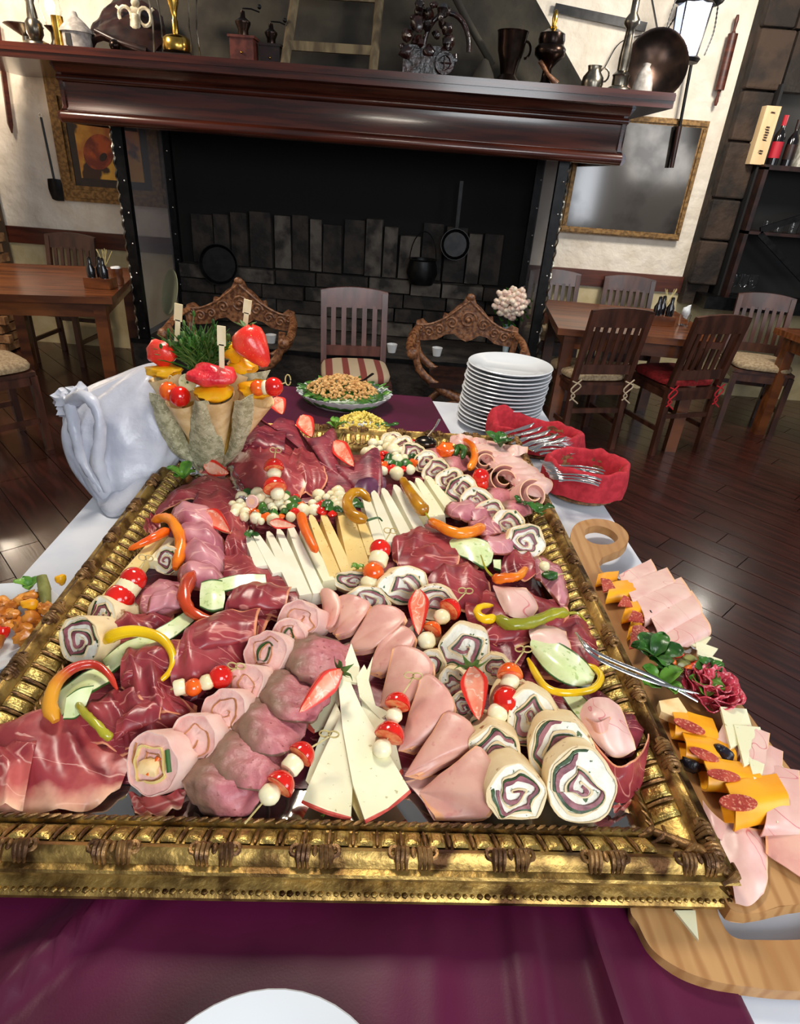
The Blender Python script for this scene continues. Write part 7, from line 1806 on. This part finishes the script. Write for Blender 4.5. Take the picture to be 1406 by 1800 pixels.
slice_('large peach edged ham slice at the right edge of the photo', m_ham, [
    [(1345, 1500, .012), (1390, 1530, .012), (1440, 1560, .01)], [(1345, 1440, .02), (1400, 1455, .026), (1450, 1480, .016)], [(1375, 1390, .02), (1420, 1390, .024), (1470, 1420, .014)]], 'ham_slice', 'ham')
slice_('small pink ham strip showing between the rail and the big cheddar fold', m_hamp, [[(1240, 1440, .01), (1258, 1470, .012), (1275, 1480, .01)], [(1235, 1405, .016), (1256, 1430, .018), (1285, 1460, .014)]], 'ham_slice', 'ham')
# white cheese triangles at the board's right edge
for k, (x, y) in enumerate(((1208, 1082), (1222, 1098), (1238, 1116), (1250, 1136), (1258, 1156))):
    slab('thin white cheese triangle high on the board edge, ' + ('farthest' if k == 0 else ORD[k] + ' from the far end'), [(x - 28, y - 10, .016), (x + 12, y + 4, .012), (x - 5, y + 26, .014), (x - 25, y + 16, .018)], m_cheese, .004, None, 'cheese_triangle', 'cheese', 'white cheese at the upper board edge')
for k, (x, y) in enumerate(((1318, 1268), (1342, 1300), (1362, 1335), (1382, 1368), (1400, 1400))):
    slab('white cheese triangle low on the board edge, ' + ('farthest' if k == 0 else ORD[k] + ' from the far end'), [(x - 52, y - 26, .036 - .002 * k), (x - 6, y - 22, .026), (x + 10, y + 30, .020), (x - 34, y + 46, .036)], m_cheese, .005, None, 'cheese_triangle', 'cheese', 'white cheese at the lower board edge')
slab('pale bread wedge between the lettuce and the first lower cheddar fold', [(1158, 1232, .035), (1192, 1226, .036), (1208, 1250, .03), (1204, 1268, .024), (1162, 1250, .028)], m_bread, .014, None, 'bread_wedge', 'bread')
# salami rose
P = tp(1247, 1222, .012)
t = thing('salami_rose', 'rose of red ruffled salami slices at the right edge of the board', 'salami', P)
for k in range(14):
    a0 = k * 2.1; r0 = .008 + .0021 * k
    rows = []
    for (dr, z) in ((0, .0), (.004, .018 + .02 * (1 - k / 14)), (.012, .026 + .024 * (1 - k / 14))):
        rows.append([P + V(((r0 + dr + .004 * math.sin(u * 17 + k)) * math.cos(a0 + u * 2.6), (r0 + dr + .004 * math.sin(u * 17 + k)) * math.sin(a0 + u * 2.6) * 1.15, max(.003, z - .008 + .004 * math.sin(u * 14 + k)))) for u in [i / 10 for i in range(11)]])
    obj('salami_petal', G().sheet(rows, 22, 6, .0016, .003, 90, k), m_salamid, t, auto=80)
leafc('dark green salad leaves left of the little glass bowl', 1146, 1160, .03, 92, 10, m_leafd)
leafc('round green salad leaves at the tips of the tongs', 1232, 1208, .022, 66, 7, m_leaf)
leafc('green salad leaves under the tongs', 1158, 1206, .018, 80, 8, m_leaf)
leafc('green sprig right of the pickle bowl', 1246, 1180, .035, 52, 6, m_leafd)
P = tp(1200, 1180, .02); t = thing('glass_pickle_bowl', 'little glass bowl of pickles and carrot on the board', 'bowl', P)
obj('glass_wall', G().lathe([(0, 0), (.02, 0), (.038, .022), (.040, .03), (.036, .024), (.018, .003), (0, .003)], P, n=24, sq=.7), m_glass, t)
for k, (x, y, m_) in enumerate(((1178, 1165, m_carrot), (1190, 1150, m_straw), (1200, 1166, m_hard), (1212, 1158, m_hard), (1228, 1170, m_straw), (1216, 1176, m_carrot), (1188, 1176, m_hard))):
    obj('pickle_piece', G().ball(tp(x, y, .038), .0105, 10, (1.2, .8, .6), bump=.4, seed=k), m_, t)
# ------------------------------------------------------------------ plate of mixed salad under the left rail
P = at(-25, 1120, .762)
t = thing('antipasto_plate', 'white plate of fried mushrooms under the left frame rail', 'plate', P)
obj('plate_body', G().lathe(plate_prof(.13), P, n=40), m_china, t)
for k in range(26):
    x = rnd.uniform(-20, 85); y = 1075 + rnd.uniform(-30, 55) - x * .15
    one('fried_mushroom', 'golden fried mushroom on the plate under the left rail', 'mushroom', G().ball(at(x, y, .792 + rnd.uniform(-.006, .012)), rnd.uniform(.010, .016), 10, (1, .9, .7), bump=.7, seed=k), m_chanter, 'fried mushrooms')
leafc('pale green lettuce sprig on the mushroom plate', 52, 1036, .0, 48, 5, m_leaf)
one('pickled_gherkin', 'upright grey green gherkin stick on the mushroom plate', 'gherkin', G().tube([at(80, 1060, .79), at(78, 1035, .81), at(73, 1013, .825)], [.010, .011, .009], 10), m_hard)
one('yellow_pepper_bit', 'yellow pepper piece on the mushroom plate', 'pepper', G().ball(at(54, 1062, .81), .013, 10, (1.3, .8, .7), bump=.5), m_mango)
one('yellow_pepper_bit', 'yellow pepper piece touching the left frame rail', 'pepper', G().ball(at(108, 1018, .80), .011, 10, (1, .9, .9), bump=.5), m_mango)
one('red_pepper_bit', 'dark red pepper piece at the left edge of the photo', 'pepper', G().ball(at(4, 1110, .80), .014, 10, (1.2, .8, .7), bump=.5), m_tomato)
print('LABELS', len(ALL), 'DUP', len(ALL) - len(set(ALL)), 'LONG', [l for l in ALL if not 4 <= len(l.split()) <= 16])
